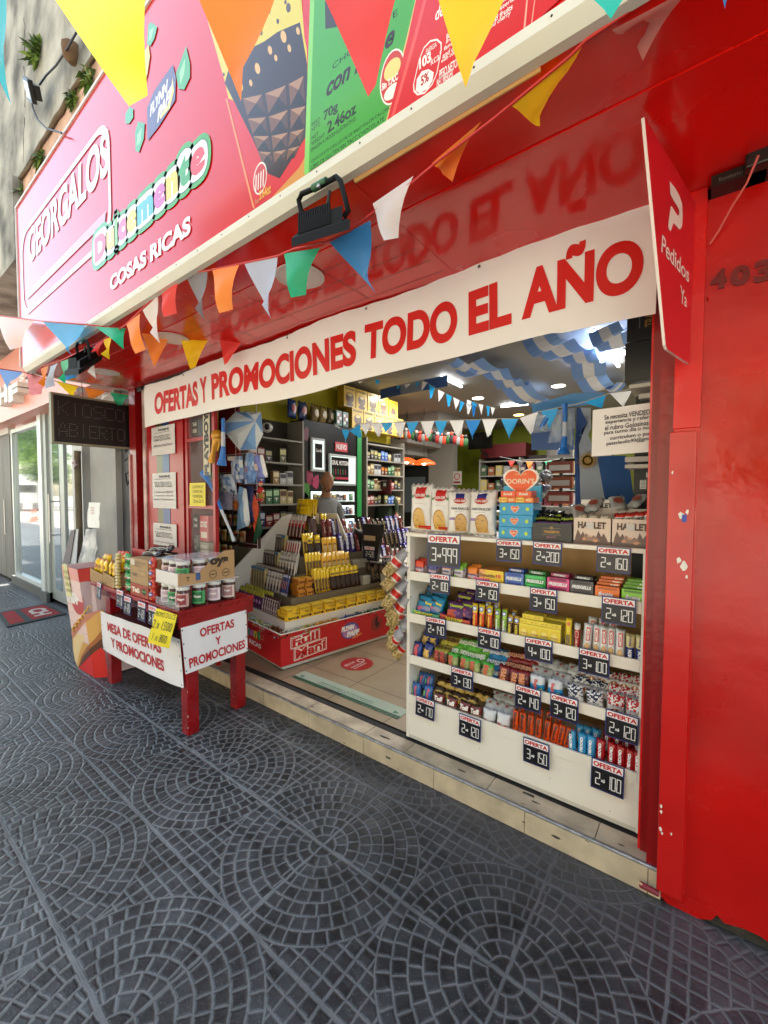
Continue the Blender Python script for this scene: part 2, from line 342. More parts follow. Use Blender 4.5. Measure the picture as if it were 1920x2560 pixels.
def floor_mat():
 m = bpy.data.materials.new('m_floor'); q = NT(m); co = q.node('ShaderNodeNewGeometry', 0); s = q.t.nodes.new('ShaderNodeSeparateXYZ'); q.t.links.new(co, s.inputs[0])
 u = q.op('FRACT', q.op('DIVIDE', q.op('ADD', s.outputs[0], 2.036), .49)); v = q.op('FRACT', q.op('DIVIDE', q.op('SUBTRACT', s.outputs[1], 2.343), .49))
 d = q.op('MINIMUM', q.op('MINIMUM', u, q.op('SUBTRACT', 1.0, u)), q.op('MINIMUM', v, q.op('SUBTRACT', 1.0, v)))
 n = q.node('ShaderNodeTexNoise', 0, i_2=3.0, i_3=6.0); q.t.links.new(co, n.node.inputs['Vector'])
 c = q.mix(q.rng(n, .3, .7, 0, 1), (.24, .185, .115, 1), (.33, .26, .165, 1)); c = q.mix(q.rng(d, .004, .008, 1, 0), c, (.05, .04, .03, 1))
 q.t.links.new(c, q.b.inputs['Base Color']); q.b.inputs['Roughness'].default_value = .38; return m
b = MB(); b.quad((-12, 1.87, .092), (1.0, 1.87, .092), (1.0, 12, .092), (-12, 12, .092), M('3a3530', .9)); struct('shop_subfloor', b)
b = MB(); b.quad((-4.05, 2.018, .105), (0.0, 2.018, .105), (0.0, BY, .105), (-4.05, BY, .105), floor_mat()); struct('shop_floor', b)
wallred = M('ba0c05', .22, coat=.15, bump=.4, bscale=7, var=.22, vscale=2.5)
rvar(wallred, .10, .46, 2.2)
b = MB(); pts = [(-.1, .015)]; rd = random.Random(3); x = -.1
while x < 6: x += rd.uniform(.012, .05); pts.append((x, .0 if x < .03 else max(.004, .02+rd.uniform(-.012, .02)+.02*math.sin(x*9))))
pl = [Vector((x, 1.83, z)) for x, z in pts]+[Vector((6, 1.83, 2.5)), Vector((-.03, 1.83, 2.5)), Vector((-.1, 1.83, 2.5))]
b.slab(pl, (0, .18, 0), wallred); new('front_wall', b, shop)
b = MB(); b.box(-.1, 6, 1.842, 1.95, -.02, .05, M('3b372f', .95, bump=.6, bscale=90, var=.6, vscale=20)); new('wall_footing', b, shop)
b = MB(); b.box(-.106, -.028, 1.815, 1.83, 1.74, 2.54, RED, bev=.002); b.box(-.103, -.03, 1.822, 1.83, .06, 1.74, RED); new('pilaster', b, shop)
b = MB(); b.box(-.113, -.036, 1.797, 1.824, .058, 1.728, M('c01410', .28, coat=.2, bump=.1, bscale=20, var=.15, vscale=5), bev=.003)
for (w, x, y, s) in [('r8', 268, 415, .006), ('r8', 300, 575, .016), ('r8', 322, 560, .01), ('r8', 290, 740, .012), ('r8', 310, 760, .018), ('r8', 320, 800, .008), ('r8', 225, 1645, .008), ('r8', 226, 1665, .007), ('r8', 222, 1730, .009), ('r8', 228, 1745, .006), ('r8', 262, 1748, .006)]:
 p = A(w, x, y, 'y', 1.7955); n = 9
 b.poly([(p.x+s*.6*rd.uniform(.4, 1.2)*math.cos(2*PI*k/n), 1.7955, p.z+s*rd.uniform(.5, 1.3)*math.sin(2*PI*k/n)) for k in range(n)], M('e2dbd0', .8))
p = A('r8', 310, 583, 'y', 1.795); b.box(p.x-.006, p.x+.007, 1.7946, 1.795, p.z-.014, p.z+.012, M('3c50a8', .5))
new('cover_strip', b, shop)
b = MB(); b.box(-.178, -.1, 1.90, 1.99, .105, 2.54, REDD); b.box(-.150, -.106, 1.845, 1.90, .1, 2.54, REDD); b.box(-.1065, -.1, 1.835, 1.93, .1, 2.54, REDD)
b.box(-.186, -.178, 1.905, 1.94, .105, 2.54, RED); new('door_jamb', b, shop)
b = MB(); b.tube([A('p', 1646, 2234, 'y', 1.81), A('p', 1600, 2210, 'y', 1.795)], .011, M('7c2430', .5)); b.disc(A('p', 1602, 2209, 'y', 1.78), (.006, 0, 0), (0, 0, .005), M('c9a38a', .6)); new('shutter_hook', b, shop)
b = MB(); b.box(-4.62, 6, 1.9, 2.1, 2.54, 10.0, M('b8b3a8', .8, var=.3, bump=.3, bscale=8)); b.box(-4.6, -.0, 1.845, 1.9, 2.5, 2.62, BLACK); b.box(-.028, 6, 1.845, 2.0, 2.5, 2.62, RED); new('upper_wall', b, shop)
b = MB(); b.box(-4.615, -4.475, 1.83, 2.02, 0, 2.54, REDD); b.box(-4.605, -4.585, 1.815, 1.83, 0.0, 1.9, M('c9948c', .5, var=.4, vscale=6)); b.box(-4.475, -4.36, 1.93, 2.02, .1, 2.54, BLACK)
b.box(-4.36, -4.30, 1.845, 2.02, .1, 2.54, M('b7948c', .5, metal=.2, var=.4, vscale=8)); b.box(-4.30, -3.62, 1.86, 1.90, .105, 2.54, M('a40c12', .3, bump=.08)); new('left_pillar', b, shop)
b = MB(); b.box(-4.10, -3.99, 1.858, 1.86, .9, 2.2, M('5c5820', .3)); b.box(-3.99, -3.86, 1.857, 1.859, .9, 2.2, M('1c4484', .3)); new('painted_pillar_reflection', b, shop)  # olive and blue reflections on the pillar, painted as flat colour strips
yel = M('b9ad1c', .6, var=.08); ygr = M('7f8a18', .6, var=.1)
b = MB(); b.box(LX-.1, LX, 1.95, 5.45, .09, 3.0, yel); b.box(-7.2, LX-.1, 5.35, 5.45, .09, 3.0, ygr); new('left_inner_wall', b, shop)
b = MB(); b.box(-7.3, -7.2, 5.45, BY, .09, 3.0, ygr); b.box(-7.3, 0.0, BY, BY+.1, .09, 3.0, ygr); new('back_wall', b, shop)
b = MB(); b.box(-.06, .02, 2.0, BY, .09, 3.0, M('b9b6ae', .6)); new('right_inner_wall', b, shop)
b = MB(); b.box(-7.3, 0.02, 1.95, BY+.1, 3.0, 3.1, M('8c8b86', .7, var=.06)); new('ceiling', b, shop)
b = MB(); b.quad((-7.2, 5.45, .106), (-4.05, 5.45, .106), (-4.05, BY, .106), (-7.2, BY, .106), M('a08a64', .3)); struct('back_room_floor', b)
b = MB()
for i in range(6): b.box(-5.9+i*.34, -5.55+i*.34, 6.6, 7.9, 3.0-.17*(6-i), 3.0, M('8f8d88', .7))
new('stair_soffit', b, shop)
awn = emp('awning', 'glossy red awning with a white edge over the kiosk entrance', 'awning', (-2.3, 1.4, 2.54))
b = MB(); sofm = M('e01006', .19, coat=.3, bump=.06, bscale=7)
xs = [-4.63, -3.75, -2.9, -1.95, -.965, 1.2, 4]
for i in range(len(xs)-1):
 b.box(xs[i]+.0012, xs[i+1]-.0012, 1.06, 1.30, 2.545, 2.56, sofm); b.box(xs[i]+.0012, xs[i+1]-.0012, 1.302, 1.84, 2.541, 2.556, sofm)
for i, x in enumerate((-4.2, -3.3, -2.4, -1.45)): b.box(x-.0015, x+.0015, 1.31, 1.83, 2.5405, 2.541, M('5c0606', .5))
for y in (1.42, 1.53, 1.64, 1.75): b.box(-4.62, -1.0, y-.001, y+.001, 2.5402, 2.541, M('6c0606', .5))
rvar(sofm, .10, .30, 2.5); new('soffit', b, awn)
b = MB(); tr = M('d8d5c6', .5, var=.06)
b.slab([(-4.66, 1.035, 2.605), (-4.66, 1.022, 2.600), (-4.66, 1.022, 2.572), (-4.66, 1.045, 2.540), (-4.66, 1.07, 2.538), (-4.66, 1.07, 2.605)], (8.6, 0, 0), tr)
b.box(-4.66, -4.635, 1.07, 1.84, 2.535, 2.60, tr)
for i in range(24): x = -4.3+i*.19; b.blob((x, 1.0215, 2.587), (.003, .002, .003), BLACK, 6, 4)
new('edge_trim', b, awn)
b = MB(); b.box(-4.64, 3.9, 1.08, 1.9, 2.6, 2.66, M('7d7a74', .8)); new('roof_deck', b, awn)
b = MB(); b.slab([(-.95, 1.071, 2.538), (-.35, 1.071, 2.538), (-.35, 1.075, 2.532), (-.95, 1.078, 2.530)], (0, .004, 0), M('c99a5c', .7)); new('bare_edge_strip', b, awn)
for i, (px, py, rr) in enumerate([(750, 690, .115), (430, 845, .105), (266, 930, .10)]):
 p = at(px, py, 'z', 2.538); b = MB(); b.lathe([(rr, 0.0), (rr, .006), (rr*.9, .008)], WHITE, (p.x, p.y, 2.532), 32); b.disc((p.x, p.y, 2.5315), (rr*.86, 0, 0), (0, -rr*.86, 0), M('e8e2da', .3)); b.disc((p.x, p.y, 2.5312), (rr*.87, 0, 0), (0, -rr*.87, 0), M('b9b2aa', .4), inner=.985)
 new('round_downlight', b, None, ['round white downlight in the awning soffit behind the green pennant', 'round white downlight in the awning soffit behind the orange pennants', 'round white downlight in the awning soffit above the dark LED sign'][i], 'ceiling light', 'white downlights in the awning soffit')
def rp(px, py, P0, n):
 d = (px-960)/F*_r + (1280-py)/F*_u + _w; P0 = Vector(P0); n = Vector(n)
 return CC + d*((P0-CC).dot(n)/d.dot(n))
# == BIG SIGN ABOVE THE AWNING
YS = 1.03; RES[0] = 8
fs_ = emp('fascia_sign', 'large glossy printed sign board with candy brands above the awning edge', 'sign', (-.5, YS, 2.6))
vin = dict(rough=.17, coat=.55)
def V(h, **k): return M(h, **{**dict(rough=.2, spec=.3, coat=.25), **k})
b = MB(); z0, z1 = 2.602, 3.925
b.box(-4.735, 4.0, 1.031, 1.06, z0, z1, V('c8100c')); new('board', b, fs_)
b = MB(); tr2 = M('d6d2c8', .4)
b.box(-4.75, -4.735, 1.022, 1.062, 2.60, 3.94, tr2); b.box(-4.735, 4.0, 1.022, 1.062, z1, z1+.018, tr2); new('frame', b, fs_)
_lay = [0]
def L():
 _lay[0] += 1; return YS-.00014*_lay[0]
def wp(w, pts, y): return [A(w, px, py, 'y', y) for px, py in pts]
def clipz(P, zz=z1): return [Vector((p.x, p.y, min(max(p.z, z0), zz))) for p in P]
HPX = {'CHOCOLATE': 30, 'con leche': 92, '70g': 62, '2.46oz': 62, '5%': 52, 'ENERGIA': 26, '103': 56, 'kcal': 40, 'de frutas': 66, 'PESO NETO/': 44, 'NET WEIGHT': 44, '5.64oz': 52, '3oz': 26}
def rect_text(b, t, wbl, bl, wtr, tr_, m, y, bold=.02, shear=0, grow=0):
 p = A(wbl, *bl, 'y', y); q = A(wtr, *tr_, 'y', y)
 if wbl == 'r2' or 'oz' in t: q.z = A(wbl, bl[0], bl[1]-HPX.get(t, 20 if bl[0] < 700 else 27), 'y', y).z
 b.text(t, (p.x, y, p.z), (q.x-p.x, 0, 0), (0, 0, q.z-p.z), m, bold, shear, None, grow)
b = MB(); y = L()
b.poly(clipz(wp('r1', [(1310, 1090), (1275, 970), (1180, 500), (1080, 130), (1040, 0), (1550, 0), (1660, 300), (1590, 900)], y)), V('c81c20'))
y = L(); b.poly(clipz(wp('r1', [(1400, 0), (1540, 0), (1590, 250), (1600, 560), (1560, 330)], y)), V('d5c22a'))
y = L(); b.poly(clipz(wp('r1', [(1185, 510), (1165, 420), (1080, 120), (1060, 40), (1130, -40), (1560, -40), (1590, 340), (1560, 420), (1300, 560)], y)), V('cdbb3a'))
y = L(); b.poly(clipz(wp('r1', [(1165, 430), (1190, 340), (1240, 400), (1300, 250), (1370, 215), (1440, 165), (1555, 115), (1592, 330), (1600, 600), (1590, 700), (1450, 925), (1390, 900), (1300, 700), (1210, 520)], y)), V('2a120c'))
y = L()
rows = [[(1250, 505), (1365, 480), (1490, 430), (1580, 380)], [(1275, 610), (1385, 600), (1500, 560), (1590, 540)], [(1305, 700), (1400, 700), (1500, 680), (1585, 660)], [(1330, 780), (1410, 785), (1490, 770), (1560, 750)], [(1355, 850), (1420, 850), (1480, 840), (1530, 820)]]
for i in range(4):
 for j in range(3):
  a_, b_, c_, d_ = rows[i][j], rows[i][j+1], rows[i+1][j+1], rows[i+1][j]
  cx = sum(p[0] for p in (a_, b_, c_, d_))/4; cy = sum(p[1] for p in (a_, b_, c_, d_))/4
  sh = lambda p, s=.86: (cx+(p[0]-cx)*s, cy+(p[1]-cy)*s)
  Q = [sh(p) for p in (a_, b_, c_, d_)]; ctr = (cx+8, cy-12)
  for (p1, p2, h) in ((Q[0], Q[1], '9c7454'), (Q[1], Q[2], '4c2c20'), (Q[2], Q[3], '1c0c08'), (Q[3], Q[0], '6c442c')):
   b.poly(wp('r1', [p1, ctr, p2], y), V(h))
y = L(); rdn = random.Random(5)
for (px, py, s) in [(1470, 190, 22), (1335, 355, 20), (1250, 450, 15), (1400, 260, 16), (1430, 300, 12), (1500, 250, 14), (1300, 430, 12), (1545, 160, 14)]:
 b.poly(wp('r1', [(px+s*.7*math.cos(k*PI/5)+s*.2*math.sin(k*PI/5), py+s*1.5*math.sin(k*PI/5)) for k in range(10)], y), V('d0a468'))
for (px, py, s) in [(1390, 45, 20), (1495, 40, 17), (1440, 110, 10), (1355, 170, 9), (1480, 10, 9), (1170, 300, 8), (1160, 385, 7)]:
 b.poly(wp('r1', [(px+s*.7*math.cos(k*PI/5), py+s*1.5*math.sin(k*PI/5)) for k in range(10)], y), V('4a3020'))
y = L(); b.poly(clipz(wp('r1', [(1395, 1040), (1550, 870), (1595, 790), (1595, 930), (1420, 1035)], y)), V('c98a3c'))
y = L(); b.poly(clipz(wp('r1', [(1310, 1075), (1170, 510), (1180, 515), (1322, 1085)], y)), V('e08a5c'))
b.disc(A('r1', 1348, 925, 'y', y), (.042, 0, 0), (0, 0, .058), V('e6ded8')); y = L(); b.disc(A('r1', 1348, 925, 'y', y), (.037, 0, 0), (0, 0, .052), V('b8282c'))
y = L(); c = A('r1', 1348, 935, 'y', y)
for k in range(4): b.quad(c+Vector((-.03+.015*k, 0, -.03)), c+Vector((-.024+.015*k, 0, -.03)), c+Vector((-.02+.015*k, 0, .03)), c+Vector((-.026+.015*k, 0, .03)), V('e6ded8'))
rect_text(b, '5.64oz', 'r1', (1345, 1040), 'r1', (1405, 955), V('e2a43c'), y, .03)
rect_text(b, '3oz', 'r1', (1322, 1062), 'r1', (1342, 1030), V('c98a5c'), y, .02)
y = L(); b.poly(clipz(wp('r2', [(130, 905), (165, -60), (720, -60), (660, 200), (555, 625)], y)), V('3f9a34'))
y = L(); b.poly(clipz(wp('r2', [(125, 905), (158, -60), (180, -60), (148, 900)], y)), V('7cc45c')); b.poly(clipz(wp('r2', [(550, 625), (655, 200), (715, -60), (722, -60), (662, 200), (557, 625)], y)), V('d8b070'))
b.poly(clipz(wp('r2', [(232, -60), (325, -60), (350, 60), (290, 140), (235, 150)], y)), V('2f2118'))
b.poly(clipz(wp('r2', [(345, -60), (440, -60), (450, 40), (370, 110)], y)), V('3a2a1c'))
y = L(); gk = V('17381c')
rect_text(b, 'CHOCOLATE', 'r2', (272, 362), 'r2', (610, 120), gk, y, .0)
rect_text(b, 'con leche', 'r2', (240, 505), 'r2', (595, 200), V('2a1a10'), y, .03, .35)
rect_text(b, '70g', 'r2', (225, 640), 'r2', (300, 562), gk, y, .03); rect_text(b, '2.46oz', 'r2', (245, 695), 'r2', (395, 575), gk, y, .03)
for k, (t, bl, tr_) in enumerate([('PESO', (165, 658), (208, 622)), ('NETO', (165, 684), (208, 648)), ('NET', (165, 726), (200, 695)), ('WEIGHT', (163, 756), (232, 705)), ('IMAGEN A MODO ILUSTRATIVO', (162, 788), (392, 632)), ('CHOCOLATE CON LECHE DE BAJO VALOR CALORICO', (162, 850), (590, 570)), ('LIBRE DE GLUTEN SIN TACC CHOCOLATE', (162, 880), (540, 640))]):
 rect_text(b, t, 'r2', bl, 'r2', tr_, gk, y, .0)
c = A('r2', 582, 400, 'y', y); b.disc(c, (.046, 0, 0), (0, 0, .075), V('e8e4da')); y = L(); b.disc(c+Vector((0, y-c.y, 0)), (.042, 0, 0), (0, 0, .07), V('c03028'))
y = L(); c.y = y; b.disc(c+Vector((0, 0, .022)), (.03, 0, 0), (0, 0, .028), V('d8c878')); b.disc(c-Vector((0, 0, .04)), (.03, 0, 0), (0, 0, .02), V('e8e4da'))
y = L(); b.text('Sin T.A.C.C.', (c.x-.038, y, c.z-.018), (.076, 0, 0), (0, 0, .02), V('efe9e0'), .04)
y = L(); b.poly(clipz(wp('r2', [(557, 622), (662, 200), (722, -80), (1760, -300), (1320, 180)], y)), V('cc1c22'))
y = L(); b.poly(clipz(wp('r2', [(575, 610), (690, 200), (760, -60), (775, -60), (705, 210), (592, 600)], y)), V('e8504c'))
b.poly(clipz(wp('r2', [(1262, 150), (1285, -80), (1292, -80), (1272, 150)], y)), V('f0a090')); b.poly(clipz(wp('r2', [(1300, 140), (1330, -80), (1334, -80), (1306, 140)], y)), V('f0a090'))
def rring(b, w, cx, cy, pts, m, y, k):
 P = wp(w, pts, y); c = sum(P, Vector())/len(P); Q = [c+(p-c)*k for p in P]; n = len(P)
 b.add(P+Q, [(i, (i+1) % n, n+(i+1) % n, n+i) for i in range(n)], m)
badge = [(692, 475), (690, 440), (720, 310), (745, 245), (780, 208), (815, 200), (838, 220), (838, 260), (815, 380), (790, 440), (750, 485), (712, 495)]
rring(b, 'r2', 0, 0, badge, V('efe6e0'), y, .93)
b.poly(wp('r2', [(703, 470), (710, 410), (735, 370), (770, 358), (797, 375), (790, 420), (765, 460), (725, 484)], y), V('efe6e0'))
wt = V('f0ebe4')
y = L(); rect_text(b, '5%', 'r2', (730, 448), 'r2', (772, 392), V('b01820'), y, .03)
rect_text(b, 'ENERGIA', 'r2', (757, 282), 'r2', (812, 234), wt, y, .0); rect_text(b, '103', 'r2', (722, 362), 'r2', (782, 300), wt, y, .04); rect_text(b, 'kcal', 'r2', (782, 340), 'r2', (832, 284), wt, y, .0)
for t, bl, tr_ in [('de frutas', (805, 110), (980, -20)), ('Barra de cereal con', (862, 205), (1010, 115)), ('frutillas partidas y trozos de', (860, 235), (1222, 50)), ('fantasia con baño reposteria', (850, 270), (1215, 88)), ('and chunks with drained fruits', (842, 305), (1205, 125)), ('with compound raspberry and cherry', (835, 335), (1195, 170)), ('PESO NETO/', (825, 410), (925, 345)), ('NET WEIGHT', (812, 455), (900, 395))]:
 rect_text(b, t, 'r2', bl, 'r2', tr_, wt, y, .015, .15 if t != 'de frutas' else .3)
y = L(); b.poly(wp('r1', [(765, 730), (762, 560), (800, 470), (895, 335), (912, 400), (908, 520), (820, 660)], y), V('4a3c6a'))
for P_ in ([(925, 460), (912, 380), (965, 240), (985, 330), (985, 400), (955, 465)], [(762, 230), (770, 125), (785, 115), (815, 140), (800, 200), (780, 238)], [(650, 640), (650, 590), (670, 555), (690, 565), (690, 610), (670, 640)], [(703, 780), (700, 690), (715, 630), (750, 640), (745, 720), (720, 790)]):
 b.poly(wp('r1', P_, y), V('3c9a54'))
b.poly(wp('r1', [(745, 420), (752, 260), (770, 230), (778, 290), (765, 380), (748, 440)], y), V('d0b840'))
y = L()
for P_ in ([(935, 440), (930, 380), (960, 300), (955, 380)], [(772, 215), (775, 160), (798, 140), (785, 200)], [(710, 760), (712, 700), (735, 660), (728, 730)]):
 b.poly(wp('r1', P_, y), V('8cd08c'))
b.poly(wp('r1', [(830, 620), (880, 560), (902, 470), (895, 400), (886, 470), (868, 550), (826, 600)], y), V('d8c85c'))
y = L()
def skew_text(b, w, t, bl, br, tl, m, y, bold=.02, shear=0):
 o, x_, y_ = A(w, *bl, 'y', y), A(w, *br, 'y', y), A(w, *tl, 'y', y); b.text(t, o, x_-o, y_-o, m, bold, shear)
skew_text(b, 'r1', 'FLYNN', (778, 610), (870, 470), (778, 550), V('f2eef4'), y, .04, .2); skew_text(b, 'r1', 'PAFF', (815, 640), (895, 500), (818, 570), V('f2eef4'), y, .04, .2)
P0 = A('r1', 150, 1300, 'y', y); P1 = A('r1', 575, 700, 'y', y)
lt = V('d8c0c8', coat=.2)
gx0, gx1, gz0, gz1 = -4.60, -2.70, 3.05, 3.80
def rounded(x0, x1, z0_, z1_, r, n=6):
 o = []
 for cx, cz, a in ((x1-r, z1_-r, 0), (x0+r, z1_-r, 90), (x0+r, z0_+r, 180), (x1-r, z0_+r, 270)):
  for k in range(n+1): t = math.radians(a+90*k/n); o.append((cx+r*math.cos(t), cz+r*math.sin(t)))
 return o
qa = A('r1', 205, 1400, 'y', y); qb = A('r1', 565, 590, 'y', y)
Pr = [Vector((x, y, z)) for x, z in rounded(-4.62, qb.x, 2.98, qb.z-.0, .16)]
cc = sum(Pr, Vector())/len(Pr); Qr = [Vector((p.x+(.035 if p.x < cc.x else -.035), y, p.z+(.035 if p.z < cc.z else -.035))) for p in Pr]; n = len(Pr)
b.add(Pr+Qr, [(i, (i+1) % n, n+(i+1) % n, n+i) for i in range(n)], lt)
y = L(); rect_text(b, 'GEORGALOS', 'r1', (148, 1375), 'r1', (560, 650), V('e9dde4', coat=.2), y, .035, .08)
b.poly([(-4.50, y, 3.10), (-2.86, y, 3.10), (-2.84, y, 3.16), (-4.48, y, 3.16)], V('c88a9c'))
y = L(); rect_text(b, 'COSAS RICAS', 'M', (238, 630), 'M', (411, 463), V('f0e8ea'), y, .045)
new('print', b, fs_)
b = MB(); letters = 'Dulcemente'; cols = ['c8304a', 'd8b83a', '7ab04a', 'd85a8a', 'd8c83a', '4aa8b0', 'c05aa0', 'd8c03a', '3a9a4a', 'd03030']
p0 = A('r1', 495, 1370, 'y', YS); p1 = A('r1', 1065, 690, 'y', YS)
zb = p0.z; zt = p1.z; hgt = zt-zb
print('DULC', p0, p1)
x = p0.x; tot = p1.x-p0.x; wl = [text_geo(l, .03)[2][0] for l in letters]; gap = .03; sw = sum(wl)+gap*(len(wl)-1)
xh = hgt*.74
for lay, (grow, colr) in enumerate([(.36, '3f9a2c'), (.20, '1f4a2a'), (.165, 'f2eeee'), (0, None)]):
 y = L(); x = p0.x
 for i, l in enumerate(letters):
  w_ = wl[i]/sw*tot; hh = hgt if l in 'Dl' else (hgt*.92 if l == 't' else xh)
  m = V(colr) if colr else V(cols[i])
  g = grow*hgt*.9
  if grow:
   pr = rounded(x-g, x+w_+g, zb-g, zb+hh+g, min(.11, g+.04), 5); b.poly([(px, y, pz) for px, pz in pr], m)
  else: b.text(l, (x, y, zb), (w_, 0, 0), (0, 0, hh), m, .07)
  x += w_+gap/sw*tot
new('lettering', b, fs_)
# == BANNER
YB = 1.80
bn = emp('banner', 'long white vinyl banner reading OFERTAS Y PROMOCIONES TODO EL AÑO across the doorway', 'banner', (-2.1, YB, 2.15))
def bz(x):   # bottom edge
 return 2.122+.03*(x+4.17)/4+.012*math.sin((x+4.1)*2.3)+(-.01 if x > -.5 else 0)
def bwave(x, z): return YB+.014*math.sin(x*5.1+z*3)+.004*math.sin(x*31+z*22)*max(0, z-2.3)*4+.006*math.sin(x*13+1)*(2.5-z)+.02*max(0, (2.25-z))*math.sin(x*2.2)
def btop(x): return 2.505+.05*(x+4.17)/4-.006*abs(math.sin((x+4.17)*PI/.8))
b = MB(); nx, nz = 90, 10; vs = []
bm_ = M('f4efe9', .5, spec=.3, bump=.35, bscale=5)
for j in range(nz+1):
 for i in range(nx+1):
  x = -4.17+4.005*i/nx; f = j/nz; z = bz(x)*(1-f)+btop(x)*f
  if i == 0: x += .0
  vs.append((x, bwave(x, z), z))
b.add(vs, [(j*(nx+1)+i, j*(nx+1)+i+1, (j+1)*(nx+1)+i+1, (j+1)*(nx+1)+i) for j in range(nz) for i in range(nx)], bm_, True)
new('cloth', b, bn)
b = MB(); bred = M('cf1a12', .45)
for t, x0, y0, x1, y1, til in [('OFERTAS', 337, 893, 427, 875, 0), ('Y', 434, 875, 450, 868, 0), ('PROMOCIONES', 461, 868, 773, 790, 0), ('TODO', 790, 770, 985, 725, 0), ('EL', 1010, 716, 1106, 695, 0), ('AÑO', 1128, 690, 1389, 635, 1)]:
 p = A('M', x0, y0, 'y', YB); q = A('M', x1, y1, 'y', YB); print('BN', t, p, q)
 zlo = 2.215+.03*(p.x+4.1)/4; zhi = zlo+.195
 h = (zhi-zlo)*(1.24 if til else 1)
 def wf(u, v, p=p, q=q, zlo=zlo, h=h):
  x = p.x+(q.x-p.x)*u; z = zlo+h*v; return Vector((x, bwave(x, z)-.0025, z))
 b.text(t, p, (0, 0, 0), (0, 0, 0), bred, .045, 0, wf)
new('lettering', b, bn)
for i in range(7):
 b = MB(); x = -4.15+i*.662; z = btop(x)-.018; b.disc((x, bwave(x, z)-.004, z), (.007, 0, 0), (0, 0, .007), M('3a3a3a', .4)); b.tube([(x, YB-.004, z), (x+.01, YB+.01, z+.03), (x, YB+.03, 2.54)], .0012, M('7a7a72', .5), 5); new('eyelet', b, bn)
# == red delivery sign on the pilaster
P0, P1 = Vector((-.063, 1.81, 0)), Vector((-.164, 1.36, 0)); nn_ = (P1-P0).cross(Vector((0, 0, 1))).normalized()
if nn_.dot(CC-P0) < 0: nn_ = -nn_
cs = [rp(1611, 292, P0, nn_), rp(1617, 300, P0, nn_), rp(1739, 508, P0, nn_), rp(1723, 910, P0, nn_), rp(1668, 873, P0, nn_), rp(1664, 862, P0, nn_)]
ps = emp('delivery_sign', 'red projecting sign with white P emblem and Pedidos Ya lettering beside the banner', 'sign', cs[3])
b = MB(); b.slab(cs, -nn_*.008, M('d0202c', .35), M('efe2d8', .5)); new('panel', b, ps)
b = MB(); E_ = lambda px, py: A_ped(px, py)
def A_ped(px, py): return rp(1560+px/3.686, 350+py/3.686, P0+nn_*.0012, nn_)
wh = M('e8dcd4', .5)
b.poly([A_ped(*p) for p in [(421, 380), (470, 440), (510, 510), (536, 590), (541, 700), (536, 790), (522, 822), (505, 822), (490, 800), (455, 765), (432, 838), (420, 835), (406, 800), (420, 690), (432, 605), (440, 612), (470, 660), (495, 697), (508, 690), (510, 655), (500, 625), (462, 565), (428, 500)]], wh); new('emblem', b, ps); b = MB()
def bil(bl, br, tl, tr_):
 def f(u, v):
  return A_ped((bl[0]*(1-u)+br[0]*u)*(1-v)+(tl[0]*(1-u)+tr_[0]*u)*v, (bl[1]*(1-u)+br[1]*u)*(1-v)+(tl[1]*(1-u)+tr_[1]*u)*v)
 return f
b.text('Pedidos', (0, 0, 0), (0, 0, 0), (0, 0, 0), wh, .012, 0, bil((344, 1030), (598, 1320), (352, 868), (602, 1185)))
b.text('Ya', (0, 0, 0), (0, 0, 0), (0, 0, 0), wh, .012, 0, bil((518, 1500), (578, 1545), (520, 1335), (582, 1425)))
new('lettering', b, ps)
b = MB(); m403 = M('6c0806', .3, coat=.3)  # darker red stands in for the shading of the raised digits
def num(t, bl, tr_):
 p = A('ped', *bl, 'y', 1.83); q = A('ped', *tr_, 'y', 1.83); vs, fs, wh_ = text_geo(t, .05)
 f = [Vector((p.x+(q.x-p.x)*u, 1.822, p.z+(q.z-p.z)*v)) for u, v in vs]; b.add(f, fs, m403)
 bb = [Vector((v.x, 1.8301, v.z)) for v in f]
 ed = {}
 for fc in fs:
  for i in range(len(fc)):
   e = (fc[i], fc[(i+1) % len(fc)]); ed[e] = 1
 nv = len(f)
 b.add(f+bb, [(e[1], e[0], e[0]+nv, e[1]+nv) for e in ed if (e[1], e[0]) not in ed], m403)
num('4', (795, 1395), (950, 1180)); num('0', (980, 1365), (1165, 1140)); num('3', (1195, 1330), (1380, 1085)); num('2', (1400, 1290), (1560, 1040))
tag(new('house_number', b, None, 'raised red painted house number 4032 on the red wall', 'house number'), None)
b = MB(); p0 = A('ped', 800, 430, 'y', 1.80); p1 = A('ped', 1120, 320, 'y', 1.80)
b.box(-.02, .35, 1.76, 1.84, 2.50, 2.535, M('17140f', .25)); b.box(.062, .12, 1.72, 1.84, 2.50, 2.60, M('1b1712', .35), bev=.005)
b.text('Eucalyptus', (-.0, 1.7595, 2.508), (.06, 0, 0), (0, 0, .014), M('6a655c', .5), .0)
tag(new('black_tape_roll', b, None, 'black taped bundle wedged under the soffit on the red wall', 'bundle'), None)
b = MB(); b.tube([A('ped', 1240, 140, 'y', 1.70), A('ped', 1130, 400, 'y', 1.74), A('ped', 990, 620, 'y', 1.78), A('ped', 870, 840, 'y', 1.81), A('ped', 790, 960, 'y', 1.82)], .0032, M('d06a60', .6)); tag(new('hanging_strap', b, None, 'faded red strap hanging from the black bundle on the red wall', 'strap'), None)
b = MB(); p = A('ped', 770, 1480, 'y', 1.826); b.tube([p+Vector((0, .003, .012)), p+Vector((0, -.008, .0)), p+Vector((.006, -.008, 0))], .002, RED, 6); tag(new('wall_hook', b, None, 'small red painted hook below the house number', 'hook'), None)
RES[0] = 3
